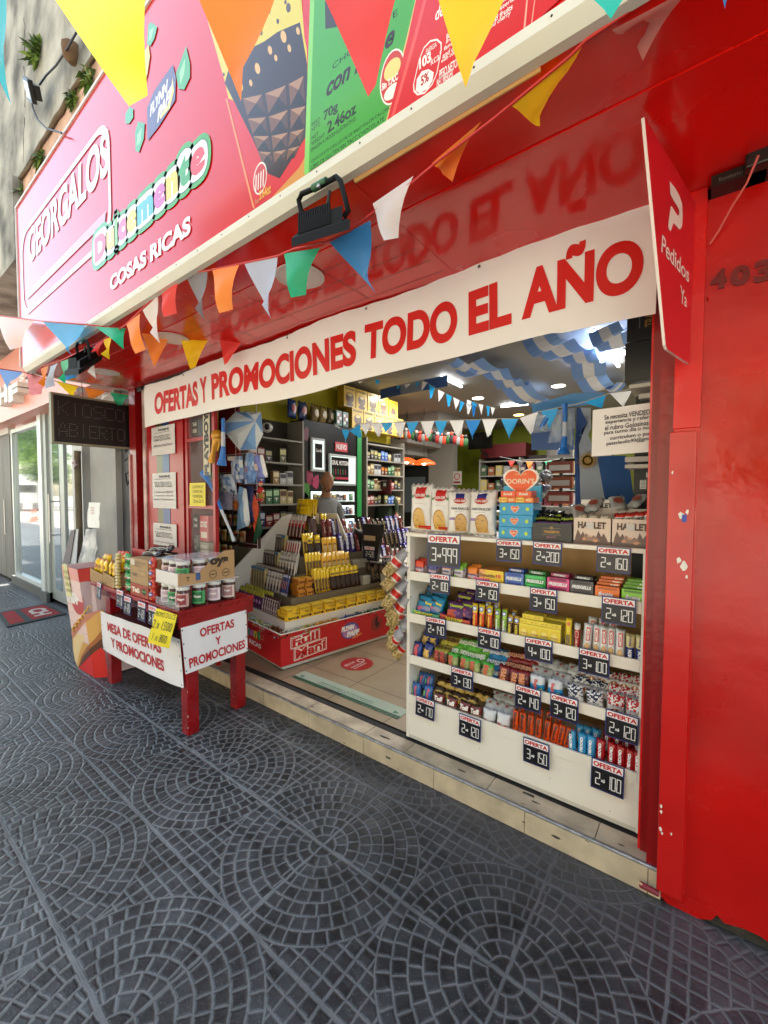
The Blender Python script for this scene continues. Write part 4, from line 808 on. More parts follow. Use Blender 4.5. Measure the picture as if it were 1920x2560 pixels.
def boxmesh(name, w, h, d, hx, texts=(), shapes=(), side=None, top=None, bev=.0015, rough=.35, open_top=False):
 b = MB(); m = G(hx, rough)
 if open_top:
  t = .003; b.box(-w/2, w/2, 0, t, 0, h, m); b.box(-w/2, w/2, d-t, d, 0, h*1.35, G(side or hx, rough)); b.box(-w/2, -w/2+t, t, d-t, 0, h, G(side or hx, rough)); b.box(w/2-t, w/2, t, d-t, 0, h, G(side or hx, rough)); b.box(-w/2+t, w/2-t, t, d-t, 0, .004, m)
 else:
  b.box(-w/2, w/2, 0, d, 0, h, m, bev=bev)
  if top: b.box(-w/2+.002, w/2-.002, .002, d-.002, h-.001, h+.0004, G(top, rough))
  if side: b.box(-w/2-.0004, -w/2+.001, .002, d-.002, .002, h-.002, G(side, rough)); b.box(w/2-.001, w/2+.0004, .002, d-.002, .002, h-.002, G(side, rough))
 P = lambda u, v, o: Vector(((u-.5)*w, -o, v*h))
 for k, (kind, u, v, ru, rv, hx2) in enumerate(shapes):
  off = .0006+.0004*k
  if kind == 'o': b.poly([P(u+ru*math.cos(j*PI/9), v+rv*math.sin(j*PI/9), off) for j in range(18)], G(hx2, rough))
  elif kind == 'h': b.poly([P(u+ru*math.sin(q)**3, v+rv*(13*math.cos(q)-5*math.cos(2*q)-2*math.cos(3*q)-math.cos(4*q))/16, off) for q in [j*PI/12 for j in range(24)]], G(hx2, rough))
  elif kind == 'p': b.poly([P(u+a*ru, v+c*rv, off) for a, c in ((-1, -1), (1, -1), (.6, 0), (.2, .7), (-.1, .2), (-.5, 1), (-.8, .1))], G(hx2, rough))
  else: b.poly([P(u-ru, v-rv, off), P(u+ru, v-rv, off), P(u+ru, v+rv, off), P(u-ru, v+rv, off)], G(hx2, rough))
 for tx in texts:
  s, u0, v0, u1, v1, hx2 = tx[:6]; bo = tx[6] if len(tx) > 6 else .04; shr = tx[7] if len(tx) > 7 else 0
  if s.startswith('^'): o = P(u1, v0, .003); b.text(s[1:], o, (0, 0, (v1-v0)*h), (-(u1-u0)*w, 0, 0), G(hx2, .4), bo, shr)
  elif s.startswith('>'): o = P(u0, v1, .003); b.text(s[1:], o, (0, 0, -(v1-v0)*h), ((u1-u0)*w, 0, 0), G(hx2, .4), bo, shr)
  else: b.text(s, P(u0, v0, .003), ((u1-u0)*w, 0, 0), (0, 0, (v1-v0)*h), G(hx2, .4), bo, shr)
 return b.mesh(name)
def put(name, me, x, z, y=2.01, rz=0, rx=0, ry=0, label='', cat='', group=None, s=1):
 return inst(name, me, (x, y, z), (rx, ry, rz), (s, s, s), label=label, cat=cat, group=group)
def xs_(w, pxs, row_y, Y=2.0): return [A(w, p, row_y, 'y', Y).x for p in pxs]
TZ = 1.2905
def bread(w, h, seed, red, label, x, y, rz, full=True):
 w *= 1.08; h *= 1.06
 sh = []
 if red: sh += [('r', .5, .86, .22, .075, 'c8241c'), ('o', .5, .76, .27, .075, 'c0201c'), ('o', .16, .74, .08, .03, '5c8a5c'), ('o', .84, .74, .08, .03, '5c8a5c'), ('o', .47, .29, .27, .22, 'b8843c'), ('o', .5, .28, .25, .20, 'd8ac54'), ('r', .50, .20, .25, .12, 'd8ac54'), ('r', .70, .10, .26, .04, 'c4201c')]; tx = [('DON GER', .27, .73, .73, .79, 'f0e8e4', .03, 0, .2), ('pan dulce', .3, .58, .7, .60, '8c8c8c', .0)]
 else: sh += [('r', .5, .86, .17, .075, '2c3484'), ('o', .5, .76, .25, .065, 'b8241c'), ('o', .55, .28, .24, .2, 'a8743c'), ('o', .55, .27, .215, .18, 'cfa45c'), ('r', .55, .2, .215, .12, 'cfa45c'), ('r', .2, .36, .12, .03, '8c6ca0')]; tx = [('DON GER', .27, .735, .73, .785, 'f0e8e4', .03, 0, .2), ('PAN DULCE', .16, .56, .86, .615, '3a3a48', .03), ('con frutas', .3, .51, .7, .53, '7a7a8a', 0)]
 rd = random.Random(seed)
 for k in range(10): sh.append(('o', .5+rd.uniform(-.16, .16), .26+rd.uniform(-.13, .13), .016, .010, rd.choice(['7a4a28', '5a3a20', '9a2c20'])))
 me = bagmesh('panettone_bag', w, h, .085, [(1, 'e6e2dc')], tx, sh, seed, .006, 10, 14, .0022, .06)
 put('panettone_bag', me, x, TZ, y, rz, -.05, label=label, cat='cake bag', group='panettone bags on the white shelf top')
bread(.135, .262, 1, True, 'white panettone bag with red ribbon print, leftmost on the shelf top', -1.305, 2.06, .12)
bread(.128, .245, 2, True, 'white panettone bag with red ribbon print, second from the left', -1.180, 2.07, .15)
bread(.13, .225, 3, False, 'white PAN DULCE bag with blue ribbon print, between two other panettone bags', -1.065, 2.07, .35)
bread(.14, .225, 4, False, 'white PAN DULCE bag with blue ribbon print beside the blue heart boxes', -.93, 2.06, .05)
bread(.13, .235, 5, True, 'rearmost white panettone bag, mostly hidden behind the front four', -1.10, 2.17, .1)
hs = [('h', .47, .5, .13, .36, 'f0d8c8'), ('h', .47, .5, .115, .31, 'e8643c'), ('o', .15, .5, .05, .16, 'b8d838'), ('o', .84, .5, .05, .16, 'b8d838')]
dme = boxmesh('heart_box', .165, .058, .15, '2898c8', [("DORIN'S", .38, .45, .56, .58, 'f4d8b0', .03)], hs, side='2490c4', top='48b0d8')
for k in range(3): put('heart_sweet_box', dme, -.748+.002*k, TZ+.0590*k, 2.03, .02*k, label=['bottom', 'middle', 'top'][k]+' blue sweet box with orange hearts of the stack of three', cat='sweet box', group='blue heart boxes on the shelf top')
yme = boxmesh('small_sweet_box', .042, .026, .12, 'e8b83c', [('BON', .2, .3, .8, .7, 'd85a2c', .03)], [('o', .5, .5, .32, .36, 'f0e070')]); ome = boxmesh('small_sweet_box', .042, .026, .12, 'ec7a34', [('BON', .2, .3, .8, .7, 'f4e0a0', .03)], [('o', .5, .5, .32, .36, 'f09a5c')])
for k in range(4): put('small_sweet_box', yme if k % 2 == 0 else ome, -.812+.043*k, TZ+.178, 2.035, label=['yellow sweet box at the left end of the row on the blue heart boxes', 'orange sweet box second in the row on the blue heart boxes', 'yellow sweet box third in the row on the blue heart boxes', 'orange sweet box at the right end of the row on the blue heart boxes'][k], cat='sweet box', group='small boxes on the blue heart boxes')
ome2 = boxmesh('orange_sweet_box', .075, .03, .08, 'e85a2c', [('Bonafé', .2, .3, .8, .75, 'f8e8d0', .03, .2)])
for k in range(2): put('orange_sweet_box', ome2, -.792+.078*k, TZ+.205, 2.05, label='orange sweet box on the '+('left' if k == 0 else 'right')+' in front of the big heart card', cat='sweet box', group='orange boxes before the heart card')
hc = emp('heart_display', "orange heart shaped Dorin's display card standing on the blue boxes", 'display card', (-.745, 2.12, TZ+.178))
b = MB(); HP = lambda s, y: [Vector((-.755+s*.085*math.sin(q)**3, y, TZ+.285+s*.062*(13*math.cos(q)-5*math.cos(2*q)-2*math.cos(3*q)-math.cos(4*q))/13)) for q in [j*PI/20 for j in range(40)]]
b.slab(HP(1.08, 2.12), (0, .003, 0), M('f0e0d4', .4)); b.poly(HP(.94, 2.1192), M('e8602c', .35)); b.text("DORIN'S", (-.825, 2.118, TZ+.272), (.14, 0, 0), (0, 0, .026), M('f8dcc0', .4), .02); b.text('CHOCOLATE', (-.785, 2.118, TZ+.315), (.06, 0, 0), (0, 0, .01), M('f8b480', .4), .02); new('heart_card', b, hc)
b = MB(); b.box(-.845, -.655, 2.124, 2.15, TZ+.178, TZ+.262, G('2ea0cc', .4)); new('card_backing', b, hc)
tb_ = boxmesh('coffee_box', .175, .085, .17, '1c1b1c', [('TRASSERTO', .3, .46, .7, .60, 'c8963c', .03), ('BOCADITO', .38, .2, .62, .29, 'a86a78', .02), ('CHOCOLATE', .26, .34, .74, .4, '9a948c', 0)], [('r', .5, .53, .22, .09, '3c2c18'), ('o', .5, .75, .045, .08, '8a7440'), ('r', .36, .72, .09, .008, '8a8478'), ('r', .64, .72, .09, .008, '8a8478')], open_top=True, side='242226')
put('black_candy_box', tb_, -.571, TZ, 2.02, .02, label='open black display box with gold lettering full of black packs', cat='display box')
mb_ = bagmesh('black_pack', .06, .095, .022, [(1, '18181c')], [('Bocadito', .12, .6, .9, .75, '9ab03c', .03, 0, .3)], [('r', .5, .4, .35, .08, '6c4c94')], 3, .002, 5, 6)
rd = random.Random(6)
for k in range(9):
 put('black_pack', mb_, -.64+.035*(k % 5)+rd.uniform(-.008, .008), TZ+.042+.012*(k//5), 2.06+.045*(k//5), rd.uniform(-.4, .4), rd.uniform(-.8, -.3), rd.uniform(-.2, .2), 'shiny black pack in the open black box, %s from the left, %s row' % (nth(k % 5), 'front' if k < 5 else 'back'), 'sweet pack', 'black packs in the open black box')
ham = [('HAMLET', .12, .60, .88, .86, '4a2c20', .05)]; hsh = [('r', .5, .5, .5, .5, 'd8c4b4'), ('p', .22, .28, .2, .28, '5c4038'), ('p', .78, .25, .2, .28, '5c4038'), ('p', .5, .22, .3, .2, '8a6a58'), ('r', .5, .06, .5, .07, '4c342c'), ('o', .3, .2, .05, .05, 'c8885c'), ('o', .6, .15, .07, .05, 'c8885c'), ('o', .44, .3, .05, .04, 'c0956c'), ('r', .45, .72, .1, .12, 'c9c6c2')]
hb = boxmesh('hamlet_box', .148, .115, .15, 'd8c8bc', ham, hsh, open_top=True, side='c8b8b0')
put('brown_white_candy_box', hb, -.401, TZ, 2.02, label='open white and brown HAMLET box beside the black box', cat='display box', group='HAMLET boxes on the shelf top')
put('brown_white_candy_box', hb, -.246, TZ, 2.015, .03, label='open white and brown HAMLET box at the right end of the shelf top', cat='display box', group='HAMLET boxes on the shelf top')
hbar = bagmesh('hamlet_bar', .042, .11, .014, [(.9, 'e8e2dc'), (1, 'd84034')], [('HAMLET', .15, .62, .9, .80, '2c1c18', .05, 0, .3)], [('r', .5, .68, .38, .12, 'efeae4')], 5, .002, 4, 6)
hbar2 = bagmesh('hamlet_bar', .042, .11, .014, [(.9, 'e8e2dc'), (1, 'e0dcc8')], [('HAMLET', .15, .62, .9, .80, '2c1c18', .05, 0, .3)], [], 5, .002, 4, 6)
for k in range(3): put('chocolate_bar', hbar2, -.45+.046*k, TZ+.022, 2.045, rd.uniform(-.1, .1), -.12, label='white chocolate bar %s in the left HAMLET box' % ['at the left', 'in the middle', 'at the right'][k], cat='chocolate bar', group='bars in the HAMLET boxes')
for k in range(4): put('chocolate_bar', hbar, -.30+.037*k, TZ+.03+.004*k, 2.04, rd.uniform(-.1, .1), -.15, label='red topped chocolate bar in the right HAMLET box, %s from the left' % nth(k), cat='chocolate bar', group='bars in the HAMLET boxes')
bb_ = boxmesh('hamlet_card', .17, .055, .004, 'd9d4cc', [('HAMLET', .2, .3, .78, .7, '2c1c18', .05)], [('r', .92, .45, .07, .4, '5c2c20')]); put('brand_card', bb_, -.395, TZ+.14, 2.17, label='white HAMLET card standing behind the left open box', cat='display card')
fb = bagmesh('foil_pack', .07, .10, .02, [(1, '9a9a98')], [], [('o', .5, .5, .3, .2, '8a4030')], 9, .002, 6, 6, .006)
for k, (x, z_, r_) in enumerate([(-.46, .11, .5), (-.43, .14, -.3), (-.31, .15, .4), (-.27, .16, -.6)]): put('foil_pack', fb, x, TZ+z_, 2.09+.02*k, r_, -.9, label='crumpled silver foil pack on top of the HAMLET boxes, %s from the left' % nth(k), cat='foil pack', group='foil packs on the HAMLET boxes')
z = FL[0]; Y0 = 2.012
pxs = [(330, 'e84c34', 'orange red'), (487, '4a4a9c', 'indigo'), (655, 'e8884c', 'pale orange'), (805, '8cc83c', 'lime green'), (975, 'ec8428', 'bright orange')]
for k, (px, hx, nm_) in enumerate(pxs):
 x = A('sA', px, 1100, 'y', 2.02).x
 me = bagmesh('fruit_sweet_pouch', .062, .092, .022, [(.62, 'dcd0d8'), (1, hx)] if k in (2, 3) else [(.58, 'c8b4c4'), (1, hx)], [('Frutales', .1, .48, .9, .60, '3a2c6c', .04), ('GOMITAS', .2, .2, .8, .30, hx, .03)], [('o', .3, .28, .16, .10, hx), ('o', .68, .24, .17, .10, 'e8d8c8'), ('o', .5, .12, .2, .07, hx)], k, .001, 6, 9, .002, .04)
 for r_ in range(2): put('sweet_pouch', me, x+.004*r_, z+(.008 if r_ else 0), Y0+.012+.03*r_, rd.uniform(-.08, .08), -.06, label='%s fruit sweet pouch in the %s row on the second shelf' % (nm_, ['front', 'rear'][r_]), cat='sweet pouch', group='fruit sweet pouches on the second shelf')
x0, x1 = A('sA', 1062, 1100, 'y', 2.01).x, A('sA', 1355, 1150, 'y', 2.01).x; w_ = x1-x0
me = boxmesh('gum_box', w_, .056, .15, 'ecc83c', [('Domutcho', .03, .35, .66, .68, '5c4038', .03), ('10', .70, .35, .9, .68, 'd84c3c', .05)], [('r', .12, .5, .12, .5, 'f0a860'), ('r', .1, .12, .35, .1, 'e87898')], side='d89a34', top='c87838')
me2 = boxmesh('gum_box', w_, .026, .15, 'ecc02c', [], [('r', .25, .55, .26, .3, 'ec7a50'), ('o', .62, .5, .12, .3, 'e85a34')], side='d89a34')
put('gum_box', me2, (x0+x1)/2+.002, z, Y0, label='lower flat yellow gum box of the stack beside the orange pouch', cat='gum box'); put('gum_box', me, (x0+x1)/2, z+.027, Y0+.003, label='upper yellow DOMUTCHO gum box of the stack beside the orange pouch', cat='gum box')
def fre(hx, dk, lt, label, xa, xb, n, dark=False):
 w_ = xb-xa; me = boxmesh('mint_box', w_-.003, .041, .14, hx, [('FREEGELLS', .08, .15, .92, .52, 'f0f0f0', .05, .2)], [('r', .5, .80, .38, .16, lt)], side=dk, top=dk)
 for k in range(n): put('mint_box', me, (xa+xb)/2+rd.uniform(-.001, .001), z+.0415*k, Y0+.002*k, label='%s FREEGELLS mint box, %s of its stack' % (label, ['lowest', 'upper'][k] if n == 2 else ['lowest', 'middle', 'top'][k]), cat='mint box', group='mint box stacks on the second shelf')
 me2 = boxmesh('mint_pack', w_*.8, .016, .05, dk, [('FREEGELLS', .15, .2, .85, .8, 'e8e8e8', .04, .2)]); put('mint_pack', me2, (xa+xb)/2, z+.0415*n+.001, Y0+.03, rd.uniform(-.1, .1), label='loose %s mint pack on top of its box stack' % label, cat='mint pack', group='loose packs on the mint boxes')
e = [A('sA', p, 1200, 'y', 2.01).x for p in (1368, 1605)]; fre('5a7cc0', '3a58a4', '2c4c9c', 'blue', e[0], e[1], 2)
f_ = lambda p, yy=1200: A('sB', p, yy, 'y', 2.01).x
fre('2c9c48', '1c7434', '4cc068', 'green', f_(50), f_(295), 2); fre('d8508c', 'a02860', '8c2050', 'pink', f_(302), f_(568), 2); fre('5c5a5c', '2c2a2c', '3c3a3c', 'dark grey', f_(575), f_(850), 2)
for (pa, pb, hx, dk, nm_) in [(858, 1152, 'ec7c34', 'c05c20', 'orange'), (1165, 1470, '8ccc3c', '5c8c34', 'lime green')]:
 xa, xb = f_(pa, 1270), f_(pb, 1270); w_ = xb-xa
 me = boxmesh('fruit_gum_box', w_-.004, .072, .14, hx, [('frutts', .15, .38, .75, .68, 'e8e0ec', .06, .2)], [('r', .5, .88, .4, .07, dk), ('o', .66, .3, .14, .14, 'f0c880'), ('r', .5, .08, .48, .06, 'e8c4a0')], side=dk, top=dk)
 put('fruit_gum_box', me, (xa+xb)/2, z, Y0-.002, label='%s fruit gum box on the second shelf under the 2 x $160 sign' % nm_, cat='gum box')
 for k in range(3):
  m2 = boxmesh('gum_pack', w_*.9, .011, .05, hx, [('frutts', .6, .2, .95, .8, 'f4f0e8', .05, .2)], [('r', .3, .5, .3, .3, dk)]); put('gum_pack', m2, (xa+xb)/2+.006*k, z+.074+.0115*k, Y0+.02+.012*k, .05*k, label='%s gum pack on the %s gum box, %s from the bottom' % (nm_, nm_, nth(k)), cat='gum pack', group='packs on the fruit gum boxes')
z = FL[1]
g_ = lambda w, p, yy, Y=2.01: A(w, p, yy, 'y', Y).x
xa, xb = g_('sC', 232, 130), g_('sC', 572, 180)
def openbox(hx, hx2, xa, xb, h, label, name, txt, pos=(.1, .15, .8, .85)):
 w_ = xb-xa; b = MB(); m = G(hx, .4); t = .003; d = .14; x0_, x1_ = -w_/2, w_/2
 b.slab([(x0_, 0, 0), (x1_, 0, 0), (x1_, 0, h*.8), (x0_+w_*.4, 0, h*.85), (x0_, 0, h)], (0, t, 0), m); b.box(x0_, x1_, d-t, d, 0, h*1.8, G(hx2, .4)); b.box(x0_, x0_+t, t, d-t, 0, h, G(hx2, .4)); b.box(x1_-t, x1_, t, d-t, 0, h, G(hx2, .4)); b.box(x0_+t, x1_-t, t, d-t, 0, t, m)
 b.text(txt, (x0_+w_*pos[0], -.001, h*pos[1]), (w_*(pos[2]-pos[0]), 0, -.0), (0, 0, h*(pos[3]-pos[1])), G('f0d838', .4), .1); b.text(txt, (x0_+w_*pos[0]+.001, -.002, h*pos[1]+.001), (w_*(pos[2]-pos[0])-.002, 0, -.0), (0, 0, h*(pos[3]-pos[1])-.002), G('3c7a2c', .4), -.01)
 put(name, b.mesh(name), (xa+xb)/2, z, 2.01, label=label, cat='display box')
openbox('7cc88c', '4c9c5c', xa, xb, .05, 'open green YUMMY display box holding blue bags', 'display_box', 'YUMMY')
blu = bagmesh('gummy_bag', .105, .115, .028, [(1, '2488b8')], [('Yummy', .1, .62, .5, .78, '203018', .08), ('Yummy', .5, .52, .92, .68, 'e0d83c', .08)], [('o', .3, .3, .22, .12, 'c05c7c'), ('o', .66, .34, .25, .12, '8c8ca0'), ('o', .5, .22, .2, .08, '4c64b0')], 2, .002, 7, 8, .003)
for k, (dx, dy, dz, r_) in enumerate([(-.03, .03, .015, .12), (.03, .045, .02, -.1), (.02, .09, .04, .1), (-.03, .10, .05, -.05)]): put('gummy_bag', blu, (xa+xb)/2+dx, z+dz, 2.01+dy, r_, -.35, .12, 'blue gummy bag in the green display box, %s counting from the front' % nth(k), 'gummy bag', 'blue gummy bags in the green box')
xa, xb = g_('sC', 585, 200), g_('sC', 950, 260)
openbox('b84838', '5c2c74', xa, xb, .055, 'open red and purple YUMMY display box', 'display_box', 'YUMMY', (.18, .1, .78, .8))
pur = bagmesh('gummy_bag', .11, .11, .03, [(1, '5c3470')], [('Yummy', .1, .6, .9, .78, 'b8c83c', .08)], [('r', .3, .3, .25, .2, 'c84c24'), ('o', .6, .35, .2, .1, '7a4484')], 5, .002, 7, 8, .003)
for k, (dx, dy, dz, r_) in enumerate([(-.02, .03, .02, .1), (.04, .05, .03, -.12), (0, .09, .06, .0), (.05, .12, .075, .1)]): put('gummy_bag', pur, (xa+xb)/2+dx*.8, z+dz, 2.01+dy, r_, -.5, .0, 'purple gummy bag in the red display box, %s counting from the front' % nth(k), 'gummy bag', 'purple gummy bags in the red box')
def stick(name, w, h, t, bands, texts, shapes, seed=0): return bagmesh(name, w, h, t, bands, texts, shapes, seed, .0015, 5, 9, .0012, .05)
st1 = stick('candy_tube', .030, .142, .02, [(.62, 'e0502c'), (1, 'e8c82c')], [('Mentoplus', .25, .08, .75, .60, 'f0c83c', .05, 1)], [('o', .5, .82, .38, .085, '2c70b8'), ('o', .5, .82, .28, .05, 'e8e8f0')])
st2 = stick('candy_tube', .026, .135, .02, [(.3, 'a8b8a4'), (.62, '8cb84c'), (1, 'a8cc3c')], [('Mentoplus', .25, .2, .75, .62, 'f0f4e0', .05, 1)], [('o', .5, .84, .4, .085, '2c60a8'), ('o', .5, .84, .28, .05, 'e8e8f0')])
st3 = stick('candy_tube', .026, .115, .02, [(.68, '4c2c28'), (1, 'd8a83c')], [('TURRON', .2, .1, .75, .62, 'e8d040', .05, 1)], [('o', .5, .8, .42, .10, '2c6cb4'), ('o', .5, .8, .28, .06, 'e8f0f4')])
gm_ = 'upright candy packs on the third shelf'
for k, p in enumerate([1005, 1085, 1180]): put('candy_tube', st1, g_('sC', p, 180), z, 2.015+.002*k, rd.uniform(-.08, .08), -.05, label='yellow and red upright candy pack, %s of three' % ['left', 'middle', 'right'][k], cat='candy pack', group=gm_)
for k, p in enumerate([1280, 1365]): put('candy_tube', st2, g_('sC', p, 200), z, 2.015, rd.uniform(-.08, .08), -.05, label='yellow green upright candy pack, %s of two' % ['left', 'right'][k], cat='candy pack', group=gm_)
for k, p in enumerate([1440, 1518]): put('candy_tube', st3, g_('sC', p, 220), z, 2.014, rd.uniform(-.1, .1), -.05, label='dark brown upright candy pack with blue oval, %s of two' % ['left', 'right'][k], cat='candy pack', group=gm_)
for k in range(4): put('candy_tube', st1 if k < 2 else st3, g_('sC', 1100+110*k, 120), z+.012, 2.07, rd.uniform(-.15, .15), -.1, label='upright candy pack in the row behind, %s from the left' % nth(k), cat='candy pack', group='second row of upright candy packs')
yb = boxmesh('yellow_box', .050, .085, .055, 'ecd84c', [('Crunchy', .15, .42, .85, .56, 'c8905c', .03, .2)], [('r', .5, .46, .42, .42, 'e8cc3c'), ('o', .45, .5, .28, .22, 'f0dc7c'), ('o', .7, .2, .1, .06, 'c08c3c'), ('o', .2, .12, .1, .05, 'c89c44')], side='d8c03c', top='e8d040')
for k in range(4): put('yellow_sweet_box', yb, g_('sB', 55+118*k, 1750)-.004, z, 2.012, .02, label='yellow sweet box in the lower row of the yellow stack, %s from the left' % nth(k), cat='sweet box', group='yellow boxes on the third shelf')
yb2 = boxmesh('yellow_box', .050, .022, .055, 'ecd648', [], [('o', .25, .5, .14, .2, 'd8b83c'), ('o', .6, .5, .14, .2, 'd8b83c'), ('r', .5, .08, .48, .06, 'c8a830')], side='d8c03c', top='e0cc3c')
for k in range(6): put('yellow_sweet_box', yb2, g_('sB', 60+118*(k % 4), 1650)-.004+.01*(k//4), z+.0855+.0225*(k//4), 2.014+.01*(k//4), .03*(k//4), label='flat yellow sweet box on the yellow stack, %s in the %s layer' % (nth(k % 4), 'lower' if k < 4 else 'upper'), cat='sweet box', group='yellow boxes on the third shelf')
for k in range(4): put('yellow_sweet_box', yb, g_('sB', 75+118*k, 1700), z+.03, 2.075, .02, label='yellow sweet box in the rear row of the yellow stack, %s from the left' % nth(k), cat='sweet box', group='yellow boxes on the third shelf')
st4 = stick('nougat_bar', .028, .148, .016, [(1, 'e8cc24')], [('NEVARES', .15, .1, .45, .5, '2c2c64', .06, 1), ('TURRON', .55, .15, .8, .5, '2c2c64', .04, 1)], [('o', .5, .82, .3, .06, 'd86a3c')])
put('nougat_bar', st4, g_('sD', 600, 300), z, 2.012, .03, -.05, label='yellow nougat bar standing between the yellow boxes and the dark red bar', cat='nougat bar')
st5 = stick('nougat_bar', .026, .132, .016, [(.8, 'b02428'), (1, 'c8c4bc')], [('TURRON Y MANI', .3, .06, .7, .45, 'ecdcc8', .03, 1)], [('o', .5, .62, .32, .13, 'e8dcd0'), ('o', .5, .62, .26, .11, 'b02428')])
put('nougat_bar', st5, g_('sD', 690, 320), z, 2.012, -.03, -.05, label='dark red nougat bar with oval badge on the third shelf', cat='nougat bar')
st6 = stick('wafer_pack', .036, .138, .018, [(1, 'dcdcdc')], [('ARCOR', .38, .48, .7, .86, 'f0e8e4', .05, 1)], [('r', .55, .67, .24, .21, 'c83028'), ('o', .5, .22, .3, .17, 'd0a060'), ('o', .5, .22, .22, .13, 'e0bc84')])
for k, p in enumerate([790, 895, 975, 1050, 1150]): put('wafer_pack', st6, g_('sD', p, 380), z, 2.013+.006*(k % 2), rd.uniform(-.12, .12), -.06, .06 if k == 0 else 0, 'white and red wafer pack on the third shelf, %s from the left' % nth(k), 'wafer pack', 'white wafer packs on the third shelf')
for k in range(3): put('wafer_pack', st6, g_('sD', 830+110*k, 300), z+.02, 2.06, rd.uniform(-.12, .12), -.08, label='white wafer pack in the rear row on the third shelf, %s from the left' % nth(k), cat='wafer pack', group='white wafer packs on the third shelf')
st7 = stick('nougat_bar', .034, .126, .018, [(.52, '2c3474'), (.56, 'e0d8c0'), (1, 'd8c890')], [('TURRON', .3, .05, .72, .48, 'e8e8f0', .05, 1), ('Bakery', .35, .6, .7, .95, '4c4c6c', .04, 1, .2)], [])
for k, p in enumerate([1255, 1362]): put('nougat_bar', st7, g_('sD', p, 480), z, 2.012, rd.uniform(-.05, .05), -.04, label='blue and cream TURRON bar at the right end of the third shelf, %s of two' % ['left', 'right'][k], cat='nougat bar', group='blue nougat bars')
z = FL[2]
def pack(name, w, h, t, hx, hx2, txt, tc, ver=-1, seed=0, extra=()): return bagmesh(name, w, h, t, [(.7, hx), (1, hx2)], [(txt, .3, .12, .7, .85, tc, .05, ver)] if ver else [(txt, .12, .3, .88, .62, tc, .05)], list(extra), seed, .003, 6, 8, .0035, .07)
pk = {}
pk['blue'] = pack('biscuit_pack', .05, .085, .03, '2c4490', '24387c', 'Rocklets', 'e05050', -1, 1, [('r', .2, .4, .1, .3, 'd86a8c')])
pk['bluecook'] = pack('biscuit_pack', .055, .09, .03, '2c3c80', '24347c', 'X', 'e8c060', 0, 2, [('o', .5, .35, .35, .22, 'd0a860'), ('o', .4, .5, .2, .12, 'dcbc80')])
pk['gold'] = pack('biscuit_pack', .058, .075, .045, '54382c', '9c9434', 'BIS', 'b84434', -1, 3)
pk['goldy'] = pack('biscuit_pack', .058, .06, .03, 'c8bc4c', 'd8d070', 'BIS', '6c4c2c', 0, 4)
pk['green'] = pack('biscuit_pack', .058, .075, .04, 'a8b474', '4ca83c', 'BIS', 'c85c3c', -1, 5)
pk['lime'] = pack('biscuit_pack', .06, .07, .03, '5cb43c', '8cd85c', 'BIS', 'e8f0d8', 0, 6)
pk['azure'] = pack('biscuit_pack', .065, .07, .03, '2480c0', '48a0d8', 'BIS', 'e8f0f8', 0, 7)
pk['maroon'] = pack('biscuit_pack', .058, .075, .04, '6c3430', '7c1c20', 'BIS', 'd88c60', -1, 8, [('o', .7, .15, .12, .06, 'e0c8a0')])
pk['maroon2'] = pack('biscuit_pack', .06, .065, .03, '7c2024', '942c30', 'BIS', 'e0a080', 0, 9)
pk['skywhite'] = bagmesh('biscuit_pack', .066, .07, .04, [(.55, '2c94cc'), (1, 'd8dce0')], [('Bagley', .35, .1, .62, .8, 'c85048', .05, -1)], [('o', .8, .25, .1, .08, 'a8c84c')], 10, .003, 7, 8, .004, .07)
pk['silver'] = bagmesh('foil_pack', .066, .062, .035, [(1, 'b8bcc0')], [], [('o', .4, .6, .1, .08, 'a04040')], 11, .003, 7, 8, .006, .07)
def swirl(hx):
 rr = random.Random(hash(hx) % 100 if False else len(hx)+ord(hx[0]))
 cells = {(i, j): rr.random() for i in range(12) for j in range(14)}
 return lambda u, v: (hx if v > .45 and cells.get((int(u*12), int(v*14)), 0) > .52 else None)
pk['swk'] = bagmesh('alfajor_pack', .062, .072, .036, [(1, 'dcdcdc')], [('Cachafaz', .15, .36, .85, .5, '7c7c84', .02, 0, .2)], [('o', .45, .18, .22, .12, 'a05c34'), ('r', .45, .18, .04, .1, 'e8dcc8')], 12, .003, 12, 14, .003, .05, fn=swirl('2c3454'))
pk['swr'] = bagmesh('alfajor_pack', .062, .072, .036, [(1, 'e0dcdc')], [('Cachafaz', .15, .36, .85, .5, '7c7c84', .02, 0, .2)], [('o', .45, .18, .22, .12, 'a05c34'), ('r', .45, .18, .04, .1, 'e8dcc8')], 13, .003, 12, 14, .003, .05, fn=swirl('c03038'))
def pile(kind, xs, zz, yy, rx, label, grp, seed=0, jit=.02, cat='biscuit pack', name='biscuit_pack'):
 r_ = random.Random(seed)
 for k, x in enumerate(xs): put(name, pk[kind], x, zz+r_.uniform(0, .006), yy+r_.uniform(-.004, .004), r_.uniform(-.2, .2), rx+r_.uniform(-.1, .1), r_.uniform(-.12, .12), label % nth(k, len(xs) if len(xs) > 2 else None), cat, grp, 1.16)
g3 = 'wrapped packs piled on the fourth shelf'
xl = lambda w, ps, yy, Y=2.01: [g_(w, p, yy, Y) for p in ps]
pile('blue', xl('sC', [300], 600), z, 2.02, -.1, 'blue pack with red lettering, %s at the left end of the fourth shelf', g3, 1)
pile('bluecook', xl('sC', [410], 600), z, 2.02, -.1, 'dark blue cookie pack, %s right of the blue pack on the fourth shelf', g3, 2)
pile('bluecook', xl('sC', [400, 500], 480, 2.08), z+.05, 2.08, -.5, 'dark blue pack lying behind at the left of the fourth shelf, %s one', g3, 3)
pile('gold', xl('sC', [570, 625], 640), z+.01, 2.02, -.1, 'brown pack with gold wrapper top, %s from the left on the fourth shelf', g3, 4)
